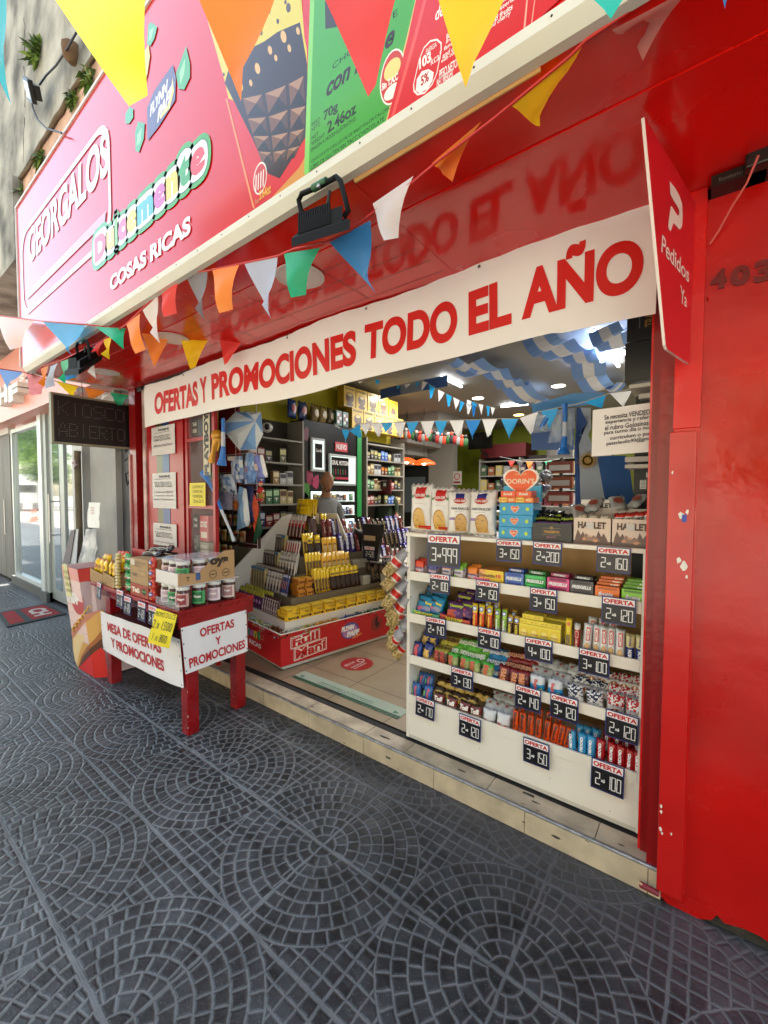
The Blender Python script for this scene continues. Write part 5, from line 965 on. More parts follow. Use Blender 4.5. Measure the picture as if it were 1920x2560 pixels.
pile('goldy', xl('sC', [470, 510], 700), z, 2.008, -1.0, 'small yellow foil pack lying in front of the brown packs, %s one', g3, 5)
pile('goldy', xl('sC', [580, 680, 740, 690, 760, 720], 500, 2.06), z+.045, 2.05, -.9, 'gold foil pack piled behind the brown packs, %s one', g3, 6)
pile('goldy', xl('sC', [650, 720, 770], 440, 2.1), z+.085, 2.10, -.9, 'gold foil pack at the top of the gold pile, %s one', g3, 7)
pile('green', xl('sC', [740, 880, 1010, 1150], 740), z+.002, 2.02, -.1, 'pale green pack standing in front on the fourth shelf, %s from the left', g3, 8)
pile('lime', xl('sC', [760, 850, 940, 1030, 1080], 640, 2.05), z+.045, 2.05, -.8, 'bright green pack in the middle layer of the green pile, %s from the left', g3, 9)
pile('lime', xl('sC', [850, 950, 1040], 530, 2.09), z+.085, 2.09, -.9, 'bright green pack on top of the green pile, %s from the left', g3, 10)
pile('lime', xl('sC', [930], 840), z-.002, 2.006, -1.2, 'bright green pack lying flat at the %s front edge below the green pile', g3, 11)
pile('azure', xl('sC', [1120, 1220, 1320], 720, 2.05), z+.035, 2.05, -.9, 'azure blue pack in the lower layer of the blue pile, %s from the left', g3, 12)
pile('azure', xl('sC', [1160, 1250, 1340, 1390], 620, 2.09), z+.075, 2.09, -1, 'azure blue pack on top of the blue pile, %s from the left', g3, 13)
pile('azure', xl('sC', [1130, 1215], 870), z-.002, 2.01, -1.1, 'azure blue pack lying at the front edge, %s one', g3, 14)
pile('maroon', xl('sC', [1350, 1480, 1600], 900), z+.002, 2.02, -.1, 'maroon pack standing in front on the fourth shelf, %s from the left', g3, 15)
pile('maroon', xl('sD', [110], 800), z+.002, 2.02, -.1, 'maroon pack standing beside the blue and white pack, %s of its kind from there', g3, 16)
pile('maroon2', xl('sC', [1430, 1530, 1620, 1700], 800, 2.05), z+.045, 2.05, -.9, 'maroon pack in the middle layer of the maroon pile, %s from the left', g3, 17)
pile('maroon2', xl('sC', [1440, 1530, 1620, 1720], 690, 2.09), z+.085, 2.09, -1, 'maroon pack on top of the maroon pile, %s from the left', g3, 18)
pile('skywhite', xl('sD', [260, 455], 900), z+.002, 2.02, -.1, 'sky blue and white pack standing in front, %s from the left', g3, 19)
pile('silver', xl('sD', [280, 380, 470, 560], 780, 2.05), z+.045, 2.05, -.8, 'silver foil pack in the lower layer of the silver pile, %s from the left', g3, 20, cat='foil pack', name='foil_pack')
pile('silver', xl('sD', [310, 430, 520, 640], 680, 2.09), z+.085, 2.09, -.9, 'silver foil pack on top of the silver pile, %s from the left', g3, 21, cat='foil pack', name='foil_pack')
pile('swk', xl('sD', [680, 885], 1020), z+.002, 2.018, -.08, 'white pack with dark blue swirls standing in front, %s of two', g3, 22, name='alfajor_pack', cat='alfajor pack')
pile('swr', xl('sD', [1095, 1300], 1120), z+.002, 2.018, -.08, 'white pack with red swirls standing in front, %s of two', g3, 23, name='alfajor_pack', cat='alfajor pack')
pile('swk', xl('sD', [700, 800, 900, 960], 900, 2.05), z+.04, 2.05, -.7, 'white pack with dark blue swirls in the middle layer, %s from the left', g3, 24, name='alfajor_pack', cat='alfajor pack')
pile('swk', xl('sD', [740, 860, 960], 790, 2.09), z+.08, 2.09, -.8, 'white pack with dark blue swirls on top of its pile, %s from the left', g3, 25, name='alfajor_pack', cat='alfajor pack')
pile('swr', xl('sD', [1080, 1180, 1290, 1370], 960, 2.05), z+.04, 2.05, -.7, 'white pack with red swirls in the middle layer, %s from the left', g3, 26, name='alfajor_pack', cat='alfajor pack')
pile('swr', xl('sD', [1100, 1210, 1320, 1390], 830, 2.09), z+.08, 2.09, -.8, 'white pack with red swirls on top of its pile, %s from the left', g3, 27, name='alfajor_pack', cat='alfajor pack')
z = FL[3]; g4 = 'wrapped packs on the lowest shelf'
pk['blt'] = bagmesh('biscuit_pack', .05, .082, .035, [(1, '3c6cac')], [('Rocky', .45, .12, .75, .85, 'd85060', .06, -1)], [('r', .2, .55, .1, .14, '7cc86c')], 14, .003, 6, 8, .0035, .07)
pk['tofi'] = bagmesh('tofi_pack', .058, .062, .04, [(.4, '8c7468'), (.85, '7c2c24'), (1, '4c3428')], [('Tofi', .12, .45, .88, .8, 'f0e4dc', .07)], [], 15, .003, 7, 8, .003, .07)
pk['tofig'] = bagmesh('tofi_pack', .062, .05, .03, [(.5, 'c0a04c'), (1, '3c281c')], [], [], 16, .003, 7, 8, .005, .07)
pk['tofis'] = bagmesh('tofi_pack', .062, .066, .04, [(.35, 'c8c0bc'), (1, 'd8dadc')], [('Tofi', .12, .12, .88, .36, 'b8402c', .07)], [], 17, .003, 8, 9, .004, .07)
pile('blt', xl('sC', [300, 420], 1080), z, 2.02, -.1, 'blue pack with red lettering at the left end of the lowest shelf, %s one', g4, 31)
pile('blt', xl('sC', [360, 450], 960, 2.07), z+.04, 2.07, -.3, 'blue pack in the row behind at the left end of the lowest shelf, %s one', g4, 32)
pile('tofi', xl('sC', [560, 720, 870, 1030], 1230), z+.001, 2.02, -.1, 'brown Tofi pack standing in front on the lowest shelf, %s from the left', g4, 33, name='chocolate_pack', cat='chocolate pack')
pile('tofig', xl('sC', [560, 660, 770, 860, 960], 1130, 2.04), z+.042, 2.04, -.8, 'brown pack with gold edge in the middle layer, %s from the left', g4, 34, name='chocolate_pack', cat='chocolate pack')
pile('tofig', xl('sC', [600, 700, 820, 920, 1050, 1150], 1050, 2.08), z+.075, 2.08, -.9, 'brown pack with gold edge on top of the Tofi pile, %s from the left', g4, 35, name='chocolate_pack', cat='chocolate pack')
pile('tofis', xl('sC', [1175, 1350], 1380), z+.001, 2.018, -.1, 'silver Tofi pack standing in front on the lowest shelf, %s of two', g4, 36, name='chocolate_pack', cat='chocolate pack')
pile('silver', xl('sC', [1200, 1300, 1400], 1270, 2.05), z+.045, 2.05, -.8, 'silver pack in the pile behind the silver Tofi packs, %s from the left', g4, 37, name='foil_pack', cat='foil pack')
pile('silver', xl('sC', [1280, 1380, 1450], 1180, 2.09), z+.08, 2.09, -.9, 'silver pack on top of the silver Tofi pile, %s from the left', g4, 38, name='foil_pack', cat='foil pack')
sn = bagmesh('snack_bar', .030, .118, .022, [(1, 'e4541c')], [('Snack', .3, .25, .78, .92, '3c1c14', .04, -1)], [('o', .5, .1, .25, .06, 'c89060')], 20, .002, 5, 9, .0015, .05)
for k, (p, tl) in enumerate([(1500, 0), (1585, 0)]): put('snack_bar', sn, g_('sC', p, 1440), z, 2.016, rd.uniform(-.06, .06), -.05, tl, 'orange Snack bar standing on the lowest shelf, %s from the left' % nth(k), 'snack bar', 'orange snack bars')
for k, (p, tl) in enumerate([(110, .0), (190, .0), (275, .02), (360, .05), (425, .16), (490, .16), (565, .18)]): put('snack_bar', sn, g_('sD', p, 1290+.15*p), z, 2.016+.002*(k % 2), rd.uniform(-.06, .06), -.05, tl, 'orange Snack bar standing on the lowest shelf, %s from the left' % nth(k+2), 'snack bar', 'orange snack bars')
for k in range(5): put('snack_bar', sn, g_('sD', 60+100*k, 1200), z+.02, 2.06, rd.uniform(-.1, .1), -.1, 0, 'orange Snack bar in the rear row of the lowest shelf, %s from the left' % nth(k), 'snack bar', 'orange snack bars')
cr = lambda hx, hd: bagmesh('wafer_bar', .038, .112, .026, [(.9, hx), (1, hd)], [('CROCBU', .3, .3, .62, .85, 'f0f0f0', .08, -1)], [('r', .32, .1, .16, .05, 'd8a05c')], 21, .002, 5, 9, .0015, .05)
cb_, crd = cr('3c9cd0', '2c8cc4'), cr('b41820', 'a01018')
for k, p in enumerate([645, 745, 840]): put('wafer_bar', cb_, g_('sD', p, 1480), z, 2.014, rd.uniform(-.05, .05), -.05, -.08 if k == 0 else 0, 'sky blue CROCBU wafer bar, %s from the left' % nth(k), 'wafer bar', 'sky blue wafer bars')
for k in range(3): put('wafer_bar', cb_, g_('sD', 690+90*k, 1380), z+.012, 2.06, rd.uniform(-.2, .2), -.1, label='sky blue CROCBU wafer bar in the rear row, %s from the left' % nth(k), cat='wafer bar', group='sky blue wafer bars')
for k, (p, dz) in enumerate([(940, .0), (1060, .0), (1155, .0), (1245, -.003), (1340, -.003)]): put('wafer_bar', crd, g_('sD', p, 1600), z+dz, 2.014, rd.uniform(-.05, .05), -.05, .05 if k == 3 else 0, 'red CROCBU wafer bar, %s from the left' % nth(k), 'wafer bar', 'red wafer bars')
for k in range(4): put('wafer_bar', crd, g_('sD', 990+110*k, 1480), z+.015, 2.06, rd.uniform(-.2, .2), -.1, label='red CROCBU wafer bar in the rear row, %s from the left' % nth(k), cat='wafer bar', group='red wafer bars')
# == RED OFFER TABLE
RW = M('8f0f14', .36, var=.3, vscale=9, bump=.12, bscale=30)
rvar(RW, .2, .5, 8); tab = emp('offer_table', 'dark red wooden table with white MESA DE OFERTAS cloths on the pavement', 'table', (-3.15, 1.5, 0))
b = MB(); b.box(-3.92, -2.50, 1.24, 1.77, .775, .80, RW, bev=.003); new('tabletop', b, tab)
b = MB(); b.box(-3.88, -2.52, 1.29, 1.31, .70, .7745, RW); new('apron', b, tab)
b = MB(); b.box(-2.52, -2.504, 1.245, 1.765, .69, .7745, RW); new('apron', b, tab)
b = MB(); b.box(-3.86, -2.53, 1.72, 1.74, .45, .7745, RW); new('back_board', b, tab)
b = MB(); b.box(-3.78, -2.6, 1.32, 1.715, .55, .565, M('5a1014', .6)); new('lower_shelf', b, tab)
for x, y in ((-3.785, 1.30), (-2.605, 1.30), (-2.655, 1.675), (-3.785, 1.675)):
 b = MB(); b.box(x, x+.078, y, y+.075, 0, .69, RW, bev=.004)
 if x > -3 and y < 1.5:
  for (z_, s_) in ((.12, .012), (.28, .006), (.05, .008)): b.box(x+.0765, x+.0785, y-.0006, y+.003, z_, z_+s_, M('d8c8b8', .8))
 new('leg', b, tab)
def hang_cloth(name, P4, rows, sagb=.0, label=None):
 P4 = [Vector(p) for p in P4]; nrm = (P4[1]-P4[0]).cross(P4[3]-P4[0]).normalized()
 def f(u, v, o=0):
  p = (P4[0]*(1-u)+P4[1]*u)*(1-v)+(P4[3]*(1-u)+P4[2]*u)*v
  return p+nrm*(o+.004*math.sin(u*9)*(1-v)+.002*math.sin(u*23+v*4))+Vector((0, 0, -sagb*math.sin(PI*u)*(1-v)))
 b = MB(); nx, nz = 30, 8; vs = [f(i/nx, j/nz) for j in range(nz+1) for i in range(nx+1)]
 b.add(vs, [(j*(nx+1)+i, j*(nx+1)+i+1, (j+1)*(nx+1)+i+1, (j+1)*(nx+1)+i) for j in range(nz) for i in range(nx)], M('e6e2e2', .5), True)
 for u in (.015, .985):
  for v in (.06, .35, .65, .94): b.disc(f(u, v, .0016), (P4[1]-P4[0]).normalized()*.005, (0, 0, .005), M('2a2a2c', .4), 8)
 for t, u0, v0, u1, v1 in rows: b.text(t, (0, 0, 0), (0, 0, 0), (0, 0, 0), M('b82428', .45), .032, 0, lambda p, q, u0=u0, v0=v0, u1=u1, v1=v1: f(u0+(u1-u0)*p, v0+(v1-v0)*q, .003))
 new(name, b, tab)
hang_cloth('front_cloth', [(-3.82, 1.287, .262), (-2.545, 1.287, .305), (-2.575, 1.287, .605), (-3.865, 1.287, .560)], [('MESA DE OFERTAS', .10, .56, .80, .80), ('Y PROMOCIONES', .14, .20, .82, .44)], .02)
hang_cloth('side_cloth', [(-2.497, 1.275, .41), (-2.497, 1.715, .425), (-2.497, 1.705, .713), (-2.497, 1.252, .70)], [('OFERTAS', .25, .68, .78, .88), ('Y', .47, .40, .56, .58), ('PROMOCIONES', .06, .10, .95, .31)])
TT = .8005
for k, (px, py, q_, a_, lb) in enumerate([(262, 600, '2', '100', 'OFERTA price sign at the left corner of the red table'), (470, 610, '2', '110', 'small OFERTA price sign behind another on the table edge'), (548, 700, '2', '120', 'OFERTA price sign on the table edge under the green packs'), (690, 740, '2', '120', 'OFERTA price sign on the table edge under the Tofi carton'), (800, 740, '3', '180', 'OFERTA price sign half hidden by the yellow poster')]):
 p = A('tb', px, py, 'y', 1.232-.004*(k % 2)); price_sign((p.x, 1.232-.004*(k % 2)-.002*k, .80-.105-(.03 if k > 1 else 0)), .115, .125, q_, a_, lb, 'price signs on the red table edge', rot=(-.05, 0, -.1 if k == 0 else 0))
b = MB(); q4 = [A('tb', x, y, 'y', 1.20) for x, y in [(745, 1010), (955, 1075), (1040, 740), (835, 672)]]; sheet(b, q4, M('ecd81c', .5), .004, 6, 3)
o, ux, vz = q4[0], q4[1]-q4[0], q4[3]-q4[0]
for t, u0, v0, u1, v1 in [('PROMO DULCE', .05, .80, .95, .93), ('2 x 1500', .06, .46, .92, .70), ('1 x 800', .2, .12, .85, .34)]: b.text(t, o+ux*u0+vz*v0+Vector((0, -.007, 0)), ux*(u1-u0), vz*(v1-v0), M('26241c', .6), -.005, .1)
tag(new('yellow_poster', b, None, 'hand written yellow poster 2 x 1500 hanging from the table corner', 'poster'))
bx = lambda px, yy=1.27: A('tb', px, 480, 'y', yy).x
yel_ = bagmesh('snack_bag', .075, .125, .03, [(.85, 'e8bc14'), (1, 'd88c18')], [('x', .3, .4, .7, .6, 'a8541c', .1)], [('o', .5, .45, .3, .15, 'c88c1c')], 30, .003, 6, 8, .005, .06)
for k, (pa, pb) in enumerate([(190, 312), (315, 428)]):
 xa, xb = bx(pa), bx(pb); w_ = xb-xa; b = MB(); m = M('a8875a', .75, var=.1)
 b.slab([(xa, 1.265, TT), (xb-.004, 1.265, TT), (xb-.004, 1.265, TT+.075), (xa+.1*w_, 1.265, TT+.095), (xa, 1.265, TT+.10)], (0, .004, 0), m); b.box(xa, xa+.004, 1.269, 1.42, TT, TT+.10, m); b.box(xb-.008, xb-.004, 1.269, 1.42, TT, TT+.10, m); b.box(xa+.004, xb-.008, 1.416, 1.42, TT, TT+.15, m); b.box(xa+.004, xb-.008, 1.269, 1.416, TT, TT+.004, m)
 for j in range(4): b.box(xa+w_*.15, xa+w_*.8, 1.2645, 1.265, TT+.02+.014*j, TT+.022+.014*j, M('6c5a40', .8))
 tag(new('carton_tray', b, None, ['left', 'right'][k]+' cardboard tray of yellow snack bags on the red table', 'carton'), None)
 for j in range(5): put('snack_bag', yel_, xa+w_*(.2+.3*(j % 3)), TT+.06+.03*(j//3), 1.30+.05*(j//3), rd.uniform(-.3, .3), -.12, rd.uniform(-.1, .1), 'yellow snack bag in the %s tray, %s from the left of the %s row' % (['left', 'right'][k], nth(j % 3), ['front', 'back'][j//3]), 'snack bag', 'yellow snack bags on the red table')
b = MB(); b.box(-3.78, -3.40, 1.5, 1.505, TT, TT+.26, M('a41a18', .5)); tag(new('red_backing_card', b, None, 'red cardboard lid standing behind the yellow snack bags on the table', 'carton'))
pk['orange'] = bagmesh('snack_bag', .07, .11, .03, [(1, 'd8541c')], [], [('o', .5, .5, .3, .2, 'e8b03c')], 31, .003, 6, 8, .005, .06)
for k in range(4): put('snack_bag', pk['orange'], bx(240)+.05*k, TT+.13, 1.42, rd.uniform(-.3, .3), -.3, label='orange snack bag behind the yellow bags on the table, %s from the left' % nth(k), cat='snack bag', group='orange snack bags on the table')
gold = bagmesh('gold_pack', .062, .03, .03, [(1, 'b89c58')], [], [], 32, .002, 6, 5, .005, .08)
for k in range(11): put('gold_pack', gold, bx(450+(k > 7)*8)+rd.uniform(-.004, .004), TT+.024*k, 1.275, rd.uniform(-.1, .1), 0, rd.uniform(-.15, .15), 'gold wrapped pack in the column on the table, %s from the bottom' % nth(k), 'foil pack', 'column of gold packs on the table')
grn = bagmesh('green_pack', .085, .075, .03, [(.4, '2c7c40'), (.6, 'd0d8c8'), (1, '2c8c44')], [('Nugg', .15, .42, .85, .58, 'b83c30', .05)], [], 33, .003, 7, 7, .006, .06)
for k in range(4): put('green_pack', grn, bx(540)+rd.uniform(-.003, .003), TT+.068*k, 1.285, rd.uniform(-.05, .05), label='green pack in the column beside the Tofi carton, %s from the bottom' % nth(k), cat='green pack', group='column of green packs on the table')
xa, xb = bx(590), bx(765); w_ = xb-xa
m1 = boxmesh('carton', w_-.004, .085, .24, '9c3c24', [('Tofi', .1, .3, .55, .72, 'e8d8c0', .08)], [('o', .78, .5, .13, .28, '3c2818'), ('r', .78, .52, .13, .05, '4c8c3c')], top='b08c5c', side='94381f', rough=.6); put('carton', m1, (xa+xb)/2, TT, 1.262, label='brown red Tofi carton at the bottom of the carton stack on the table', cat='carton')
m2 = boxmesh('carton', w_-.004, .175, .24, 'a8875c', [('TOFI', .1, .3, .4, .42, '5c4c38', .03), ('CHOCOLATINAS', .3, .82, .9, .9, '5c4c38', .0), ('ARCOR', .3, .7, .6, .77, '5c4c38', .0)], [('r', .72, .45, .18, .1, '7c6848'), ('r', .72, .45, .165, .085, 'b08f62'), ('r', .16, .84, .12, .12, 'c8bca8'), ('r', .5, .012, .48, .008, '6c5840')], rough=.75); put('carton', m2, (xa+xb)/2, TT+.0865, 1.262, label='plain brown carton stacked on the Tofi carton', cat='carton')
rdp = bagmesh('red_pack', .06, .085, .04, [(1, 'c03424')], [('Mogul', .2, .52, .8, .66, 'e8e8f4', .05)], [('o', .5, .6, .38, .16, '3048a0'), ('o', .5, .28, .3, .1, 'd8783c')], 34, .003, 6, 7, .004, .05)
for k in range(4): put('red_pack', rdp, bx(805)+.002*k, TT+.07*k-.002, 1.27, rd.uniform(-.1, .1), label='red and orange sweet pack in the column beside the jars, %s from the bottom' % nth(k), cat='sweet pack', group='column of red packs on the table')
dk = bagmesh('dark_pack', .15, .06, .035, [(1, '2c2024')], [], [('r', .5, .3, .4, .08, '9c8c64')], 35, .003, 8, 6, .006, .08)
for k, (dx, dy, dz, r_) in enumerate([(-.08, .06, .0, .3), (.02, .05, .01, -.2), (.09, .09, .0, .5), (-.02, .12, .03, .1), (.06, .12, .04, -.4), (-.12, .12, .02, .2)]): put('dark_pack', dk, (xa+xb)/2+dx, TT+.265+dz, 1.30+dy, r_, -1.1, label='dark wrapped sweet pack lying on the carton stack, %s of the heap from the left' % nth([1, 3, 5, 2, 4, 0][k]), cat='sweet pack', group='dark packs on the carton stack')
jl = [('8c3038', 'c8a098', 'Nugget'), ('1c6c38', '4ca060', 'Nuts'), ('b89ca4', 'e0d0d4', 'Sweet'), ('a07878', 'd8c0b8', 'Sugar')]
def jar(x, y, z, k, label, face='x'):
 e = emp('sweet_jar', label, 'jar', (x, y, z), 'jars of sweets on the red table'); r = .043; h = .135
 b = MB(); b.lathe([(r*.9, 0), (r, .006), (r, h*.78), (r*.85, h*.86)], M('4a2824', .18, coat=.6), (x, y, z), 20)
 a, c, t = jl[k % 4]
 n = 14; rr = r+.0008
 for (A0, hx, z0_, z1_) in ((1.15, c, .018, .098), (.7, a, .03, .09)):
  P = []
  for j in range(n):
   for zz in (z0_, z1_):
    an = -PI/4+(j/(n-1)-.5)*2*A0; P.append((x+rr*math.cos(an), y+rr*math.sin(an), z+zz))
  b.add(P, [(2*j, 2*j+2, 2*j+3, 2*j+1) for j in range(n-1)], M(hx, .4), True); rr += .0006
 b.text(t, (0, 0, 0), (0, 0, 0), (0, 0, 0), M('e8dcd4', .4), .04, 0, lambda u, v: Vector((x+rr*math.cos(-PI/4+(u-.5)*1.0), y+rr*math.sin(-PI/4+(u-.5)*1.0), z+.055+.018*v)))
 new('glass', b, e); b = MB(); b.lathe([(r*.92, h*.86), (r*.95, h*.87), (r*.95, h), (r*.9, h+.003)], M('dcdad6', .3), (x, y, z), 20); new('lid', b, e)
for j in range(4):
 for i in range(3):
  if i == 0 or j == 0 or (i, j) == (1, 3): jar(-2.56-.092*i, 1.30+.105*j, TT, (i+j), 'sweet jar in the lower pack, %s from the pavement, %s row inwards' % (nth(j), nth(i)))
b = MB(); b.box(-2.81, -2.51, 1.25, 1.665, TT+.1435, TT+.148, M('c9c4bc', .6)); b.box(-2.81, -2.512, 1.248, 1.252, TT+.002, TT+.05, M('c8c8c8', .15, alpha=.25)); tag(new('shrink_wrap_tray', b, None, 'thin card sheet and film wrap around the lower jars on the table', 'tray'))
tz = TT+.149
ct = emp('upper_carton_tray', 'brown cardboard tray with white side holding jars, stacked on the lower jars', 'carton', (-2.66, 1.45, tz)); cm = M('b58f62', .7, var=.08)
b = MB(); b.slab([(-2.515, 1.25, tz), (-2.515, 1.63, tz), (-2.515, 1.63, tz+.185), (-2.515, 1.56, tz+.185), (-2.515, 1.45, tz+.12), (-2.515, 1.38, tz+.065), (-2.515, 1.25, tz+.075)], (-.005, 0, 0), cm); new('printed_side', b, ct)
b = MB(); b.box(-2.80, -2.52, 1.25, 1.255, tz, tz+.075, M('d8d0c8', .6)); new('front_side', b, ct); b = MB(); b.box(-2.80, -2.52, 1.2555, 1.63, tz, tz+.004, cm); b.box(-2.805, -2.80, 1.25, 1.63, tz, tz+.08, cm); b.box(-2.80, -2.52, 1.626, 1.63, tz+.004, tz+.10, cm); new('tray_body', b, ct)
b = MB(); im = M('3a2c24', .6); b.text('oys', (-2.5135, 1.455, tz+.085), (0, .13, 0), (0, 0, .06), im, .06); b.text('T', (-2.5132, 1.30, tz+.02), (0, .02, 0), (0, 0, .03), im, .03)
for yy in (1.475, 1.565):
 b.disc((-2.5135, yy, tz+.042), (0, .027, 0), (0, 0, .027), im, 20, inner=.86); b.box(-2.5137, -2.5132, yy-.018, yy+.018, tz+.039, tz+.045, im)
b.text('m', (-2.5135, 1.36, tz+.02), (0, .03, 0), (0, 0, .05), M('3c5c8c', .6), .08); new('tray_print', b, ct)
for j in range(3):
 for i in range(3):
  if i == 0 or j == 0: jar(-2.57-.09*i, 1.31+.105*j, tz+.0045, i+j+1, 'sweet jar in the upper carton tray, %s from the pavement, %s row inwards' % (nth(j), nth(i)))
b = MB(); sheet(b, [(-2.81, 1.245, tz+.15), (-2.51, 1.245, tz+.15), (-2.51, 1.63, tz+.152), (-2.81, 1.63, tz+.152)], M('d0d0d2', .12, alpha=.55), .004, 8, 4); tag(new('plastic_film', b, None, 'crinkled clear plastic film over the upper jars', 'plastic film'))
# == cardboard snack display with a hot dog picture
dsp = emp('snack_display_bin', 'cardboard display bin with hot dog picture beside the red table', 'display bin', (-4.15, 1.4, 0))
bot = [(-4.31, 1.249, 0), (-3.956, 1.262, 0), (-3.89, 1.33, 0), (-3.89, 1.60, 0), (-4.31, 1.60, 0)]
top = [(-4.50, 1.21, .88), (-4.12, 1.215, .88), (-4.15, 1.32, .88), (-4.15, 1.62, .88), (-4.50, 1.62, .88)]
bot = [Vector(p)+Vector((0, 0, .012)) for p in bot]; top = [Vector(p) for p in top]; n = 5
b = MB(); pale = M('e4c4bc', .5); b.add(bot+top, [(i, (i+1) % n, n+(i+1) % n, n+i) for i in range(n)], pale); b.poly(bot[::-1], pale); new('bin_body', b, dsp)
def fc(i, u, v, o=.0015):
 a, c, d, e_ = bot[i], bot[(i+1) % n], top[(i+1) % n], top[i]; nr = (c-a).cross(e_-a).normalized(); return (a*(1-u)+c*u)*(1-v)+(e_*(1-u)+d*u)*v+nr*o
b = MB(); P = lambda pts, o, i=0: [fc(i, u, v, o) for u, v in pts]
for k in range(8): b.poly(P([(.0, .28+.085*k), (1, .30+.085*k), (1, .305+.085*k), (.0, .285+.085*k)], .001), M('c8a4a0', .6))
nf = (bot[1]-bot[0]).cross(top[0]-bot[0]).normalized(); ns = (bot[2]-bot[1]).cross(top[1]-bot[1]).normalized(); side_ = lambda x, y: (x-640)*880-(y-95)*145
def hp(px, py, o, sd=None):
 s_ = side_(px, py) > 0 if sd is None else sd; n_ = ns if s_ else nf; return rp(px/3.318, 1400+py/3.318, bot[1]+n_*o, n_)
def clipc(pts, sg):
 out = []
 for i in range(len(pts)):
  p, q = pts[i], pts[(i+1) % len(pts)]; a, c = side_(*p)*sg, side_(*q)*sg
  if a >= 0: out.append(p)
  if a*c < 0: t = a/(a-c); out.append((p[0]+(q[0]-p[0])*t, p[1]+(q[1]-p[1])*t))
 return out
for k, (pts, hx) in enumerate([([(650, 895), (700, 830), (780, 760), (830, 715), (870, 760), (900, 990), (790, 980)], 'd01c14'), ([(600, 640), (650, 570), (700, 520), (780, 440), (860, 415), (880, 680), (800, 740), (730, 800), (650, 892), (625, 840), (606, 740)], 'd8a050'), ([(606, 650), (660, 590), (700, 560), (720, 600), (680, 700), (650, 800), (640, 880), (622, 830), (606, 740)], 'e8c890'),
 ([(880, 560), (880, 690), (800, 745), (730, 805), (650, 893), (672, 800), (720, 720), (790, 650), (840, 590)], 'a8602c'), ([(880, 620), (880, 700), (800, 750), (730, 808), (650, 895), (690, 800), (740, 740), (800, 690)], '582c14'), ([(590, 590), (610, 530), (660, 480), (740, 440), (850, 410), (790, 450), (700, 525), (600, 650)], 'c87c60')]):
 for sg in (-1, 1):
  cp = clipc(pts, sg)
  if len(cp) > 2: b.poly([hp(x, y, .002+.0006*k, sg > 0) for x, y in cp], M(hx, .4))
pts = []
for k in range(26): t_ = k/25; pts.append(hp(598+150*t_+(10 if k % 4 < 2 else -6), 585-205*t_+(12 if k % 4 in (1, 2) else -8), .010))
b.tube(pts, .006, M('d8a838', .3), 6)
c = hp(640, 335, .006); ex = (bot[1]-bot[0]).normalized(); b.disc(c, ex*.135, Vector((-.03, 0, .115)), M('b83838', .4), 28); b.text('CHISAP', hp(553, 340, .009), ex*.27, Vector((-.01, 0, .10)), M('ece4dc', .4), .08)
for i in range(5):
 for v0, v1, hx in ((.88, 1.0, 'd8483c'),): b.poly(P([(0, v0), (1, v0), (1, v1), (0, v1)], .002, i), M(hx if i else 'e09c90', .5))
new('printed_panels', b, dsp)
b = MB(); q4 = [fc(0, .12, .70, .006), fc(0, .42, .71, .006), fc(0, .44, 1.02, .006), fc(0, .14, 1.02, .006)]; sheet(b, q4, M('d8d098', .6), .002, 4, 5)
for k in range(4): b.text('IIIIl', fc(0, .17, .75+.06*k, .011), ex*.1, Vector((0, 0, .03)), M('8c8450', .7), .0)
tag(new('pale_price_note', b, None, 'pale yellow handwritten note on the front of the hot dog bin', 'note'))
b = MB(); b.poly([p-Vector((0, 0, .05)) for p in top], M('7c2420', .7)); new('bin_floor', b, dsp)
b = MB(); q4 = [A('r7', x, y, 'y', 1.62) for x, y in [(575, 2060), (640, 2060), (690, 1745), (650, 1760)]]; b.slab(q4, (0, .006, 0), M('6c6468', .6)); q4 = [A('r7', x, y, 'y', 1.63) for x, y in [(640, 2060), (700, 2060), (720, 1740), (690, 1745)]]; b.slab(q4, (0, .006, 0), M('b8bcc0', .4)); new('header_card', b, dsp)
b = MB(); q4 = [A('r7', x, y, 'y', 1.50) for x, y in [(720, 2090), (880, 2085), (900, 1745), (780, 1740)]]; sheet(b, q4, M('d0d0d0', .15, alpha=.6), .012, 8, 6); q4 = [A('r7', x, y, 'y', 1.53) for x, y in [(745, 2080), (860, 2080), (860, 1790), (800, 1790)]]; sheet(b, q4, M('d8dcc8', .5), .01, 6, 7)
tag(new('plastic_sheet', b, None, 'crumpled clear plastic sheet standing on the hot dog bin', 'plastic sheet'))
for k in range(5): put('snack_bag', pk['orange'], -4.5+.07*k, .77, 1.4, rd.uniform(-1, 1), -1.2, label='red orange snack bag lying inside the hot dog bin, %s from the left' % nth(k), cat='snack bag', group='bags in the hot dog bin')
# == SWEETS ISLAND (stepped corner display, turned 9 degrees)
IR = math.atan2(-.158, .987); TI = Matrix.Translation((-2.643, 2.114, 0)) @ Matrix.Rotation(IR, 4, 'Z')
def I(a, bb, z): return TI @ Vector((-a, bb, z))
isl = emp('sweets_island', 'stepped white sweets display on a red printed base in the middle of the kiosk', 'display stand', I(.5, .9, .11))
IW, ILN = 1.08, 2.25
ir = M('bb1a1e', .35); wht = M('ddd6ca', .45)
def ibox(b, a0, a1, b0, b1, z0_, z1_, m, bev=0): b.box(-a1, -a0, b0, b1, z0_, z1_, m, TI, bev)
b = MB(); ibox(b, 0, .004, .0045, ILN, .14, .395, ir); new('side_panel', b, isl)
b = MB(); ibox(b, 0, IW, 0, .004, .14, .395, ir); new('front_panel', b, isl)
b = MB(); ibox(b, .0045, IW, .0045, ILN, .135, .33, M('8c8880', .7)); ibox(b, -.003, .006, -.003, ILN, .395, .402, wht); ibox(b, .006, IW, -.003, .006, .395, .402, wht); ibox(b, .004, IW-.02, .02, ILN, .115, .135, M('b8b4ac', .6)); new('base', b, isl)
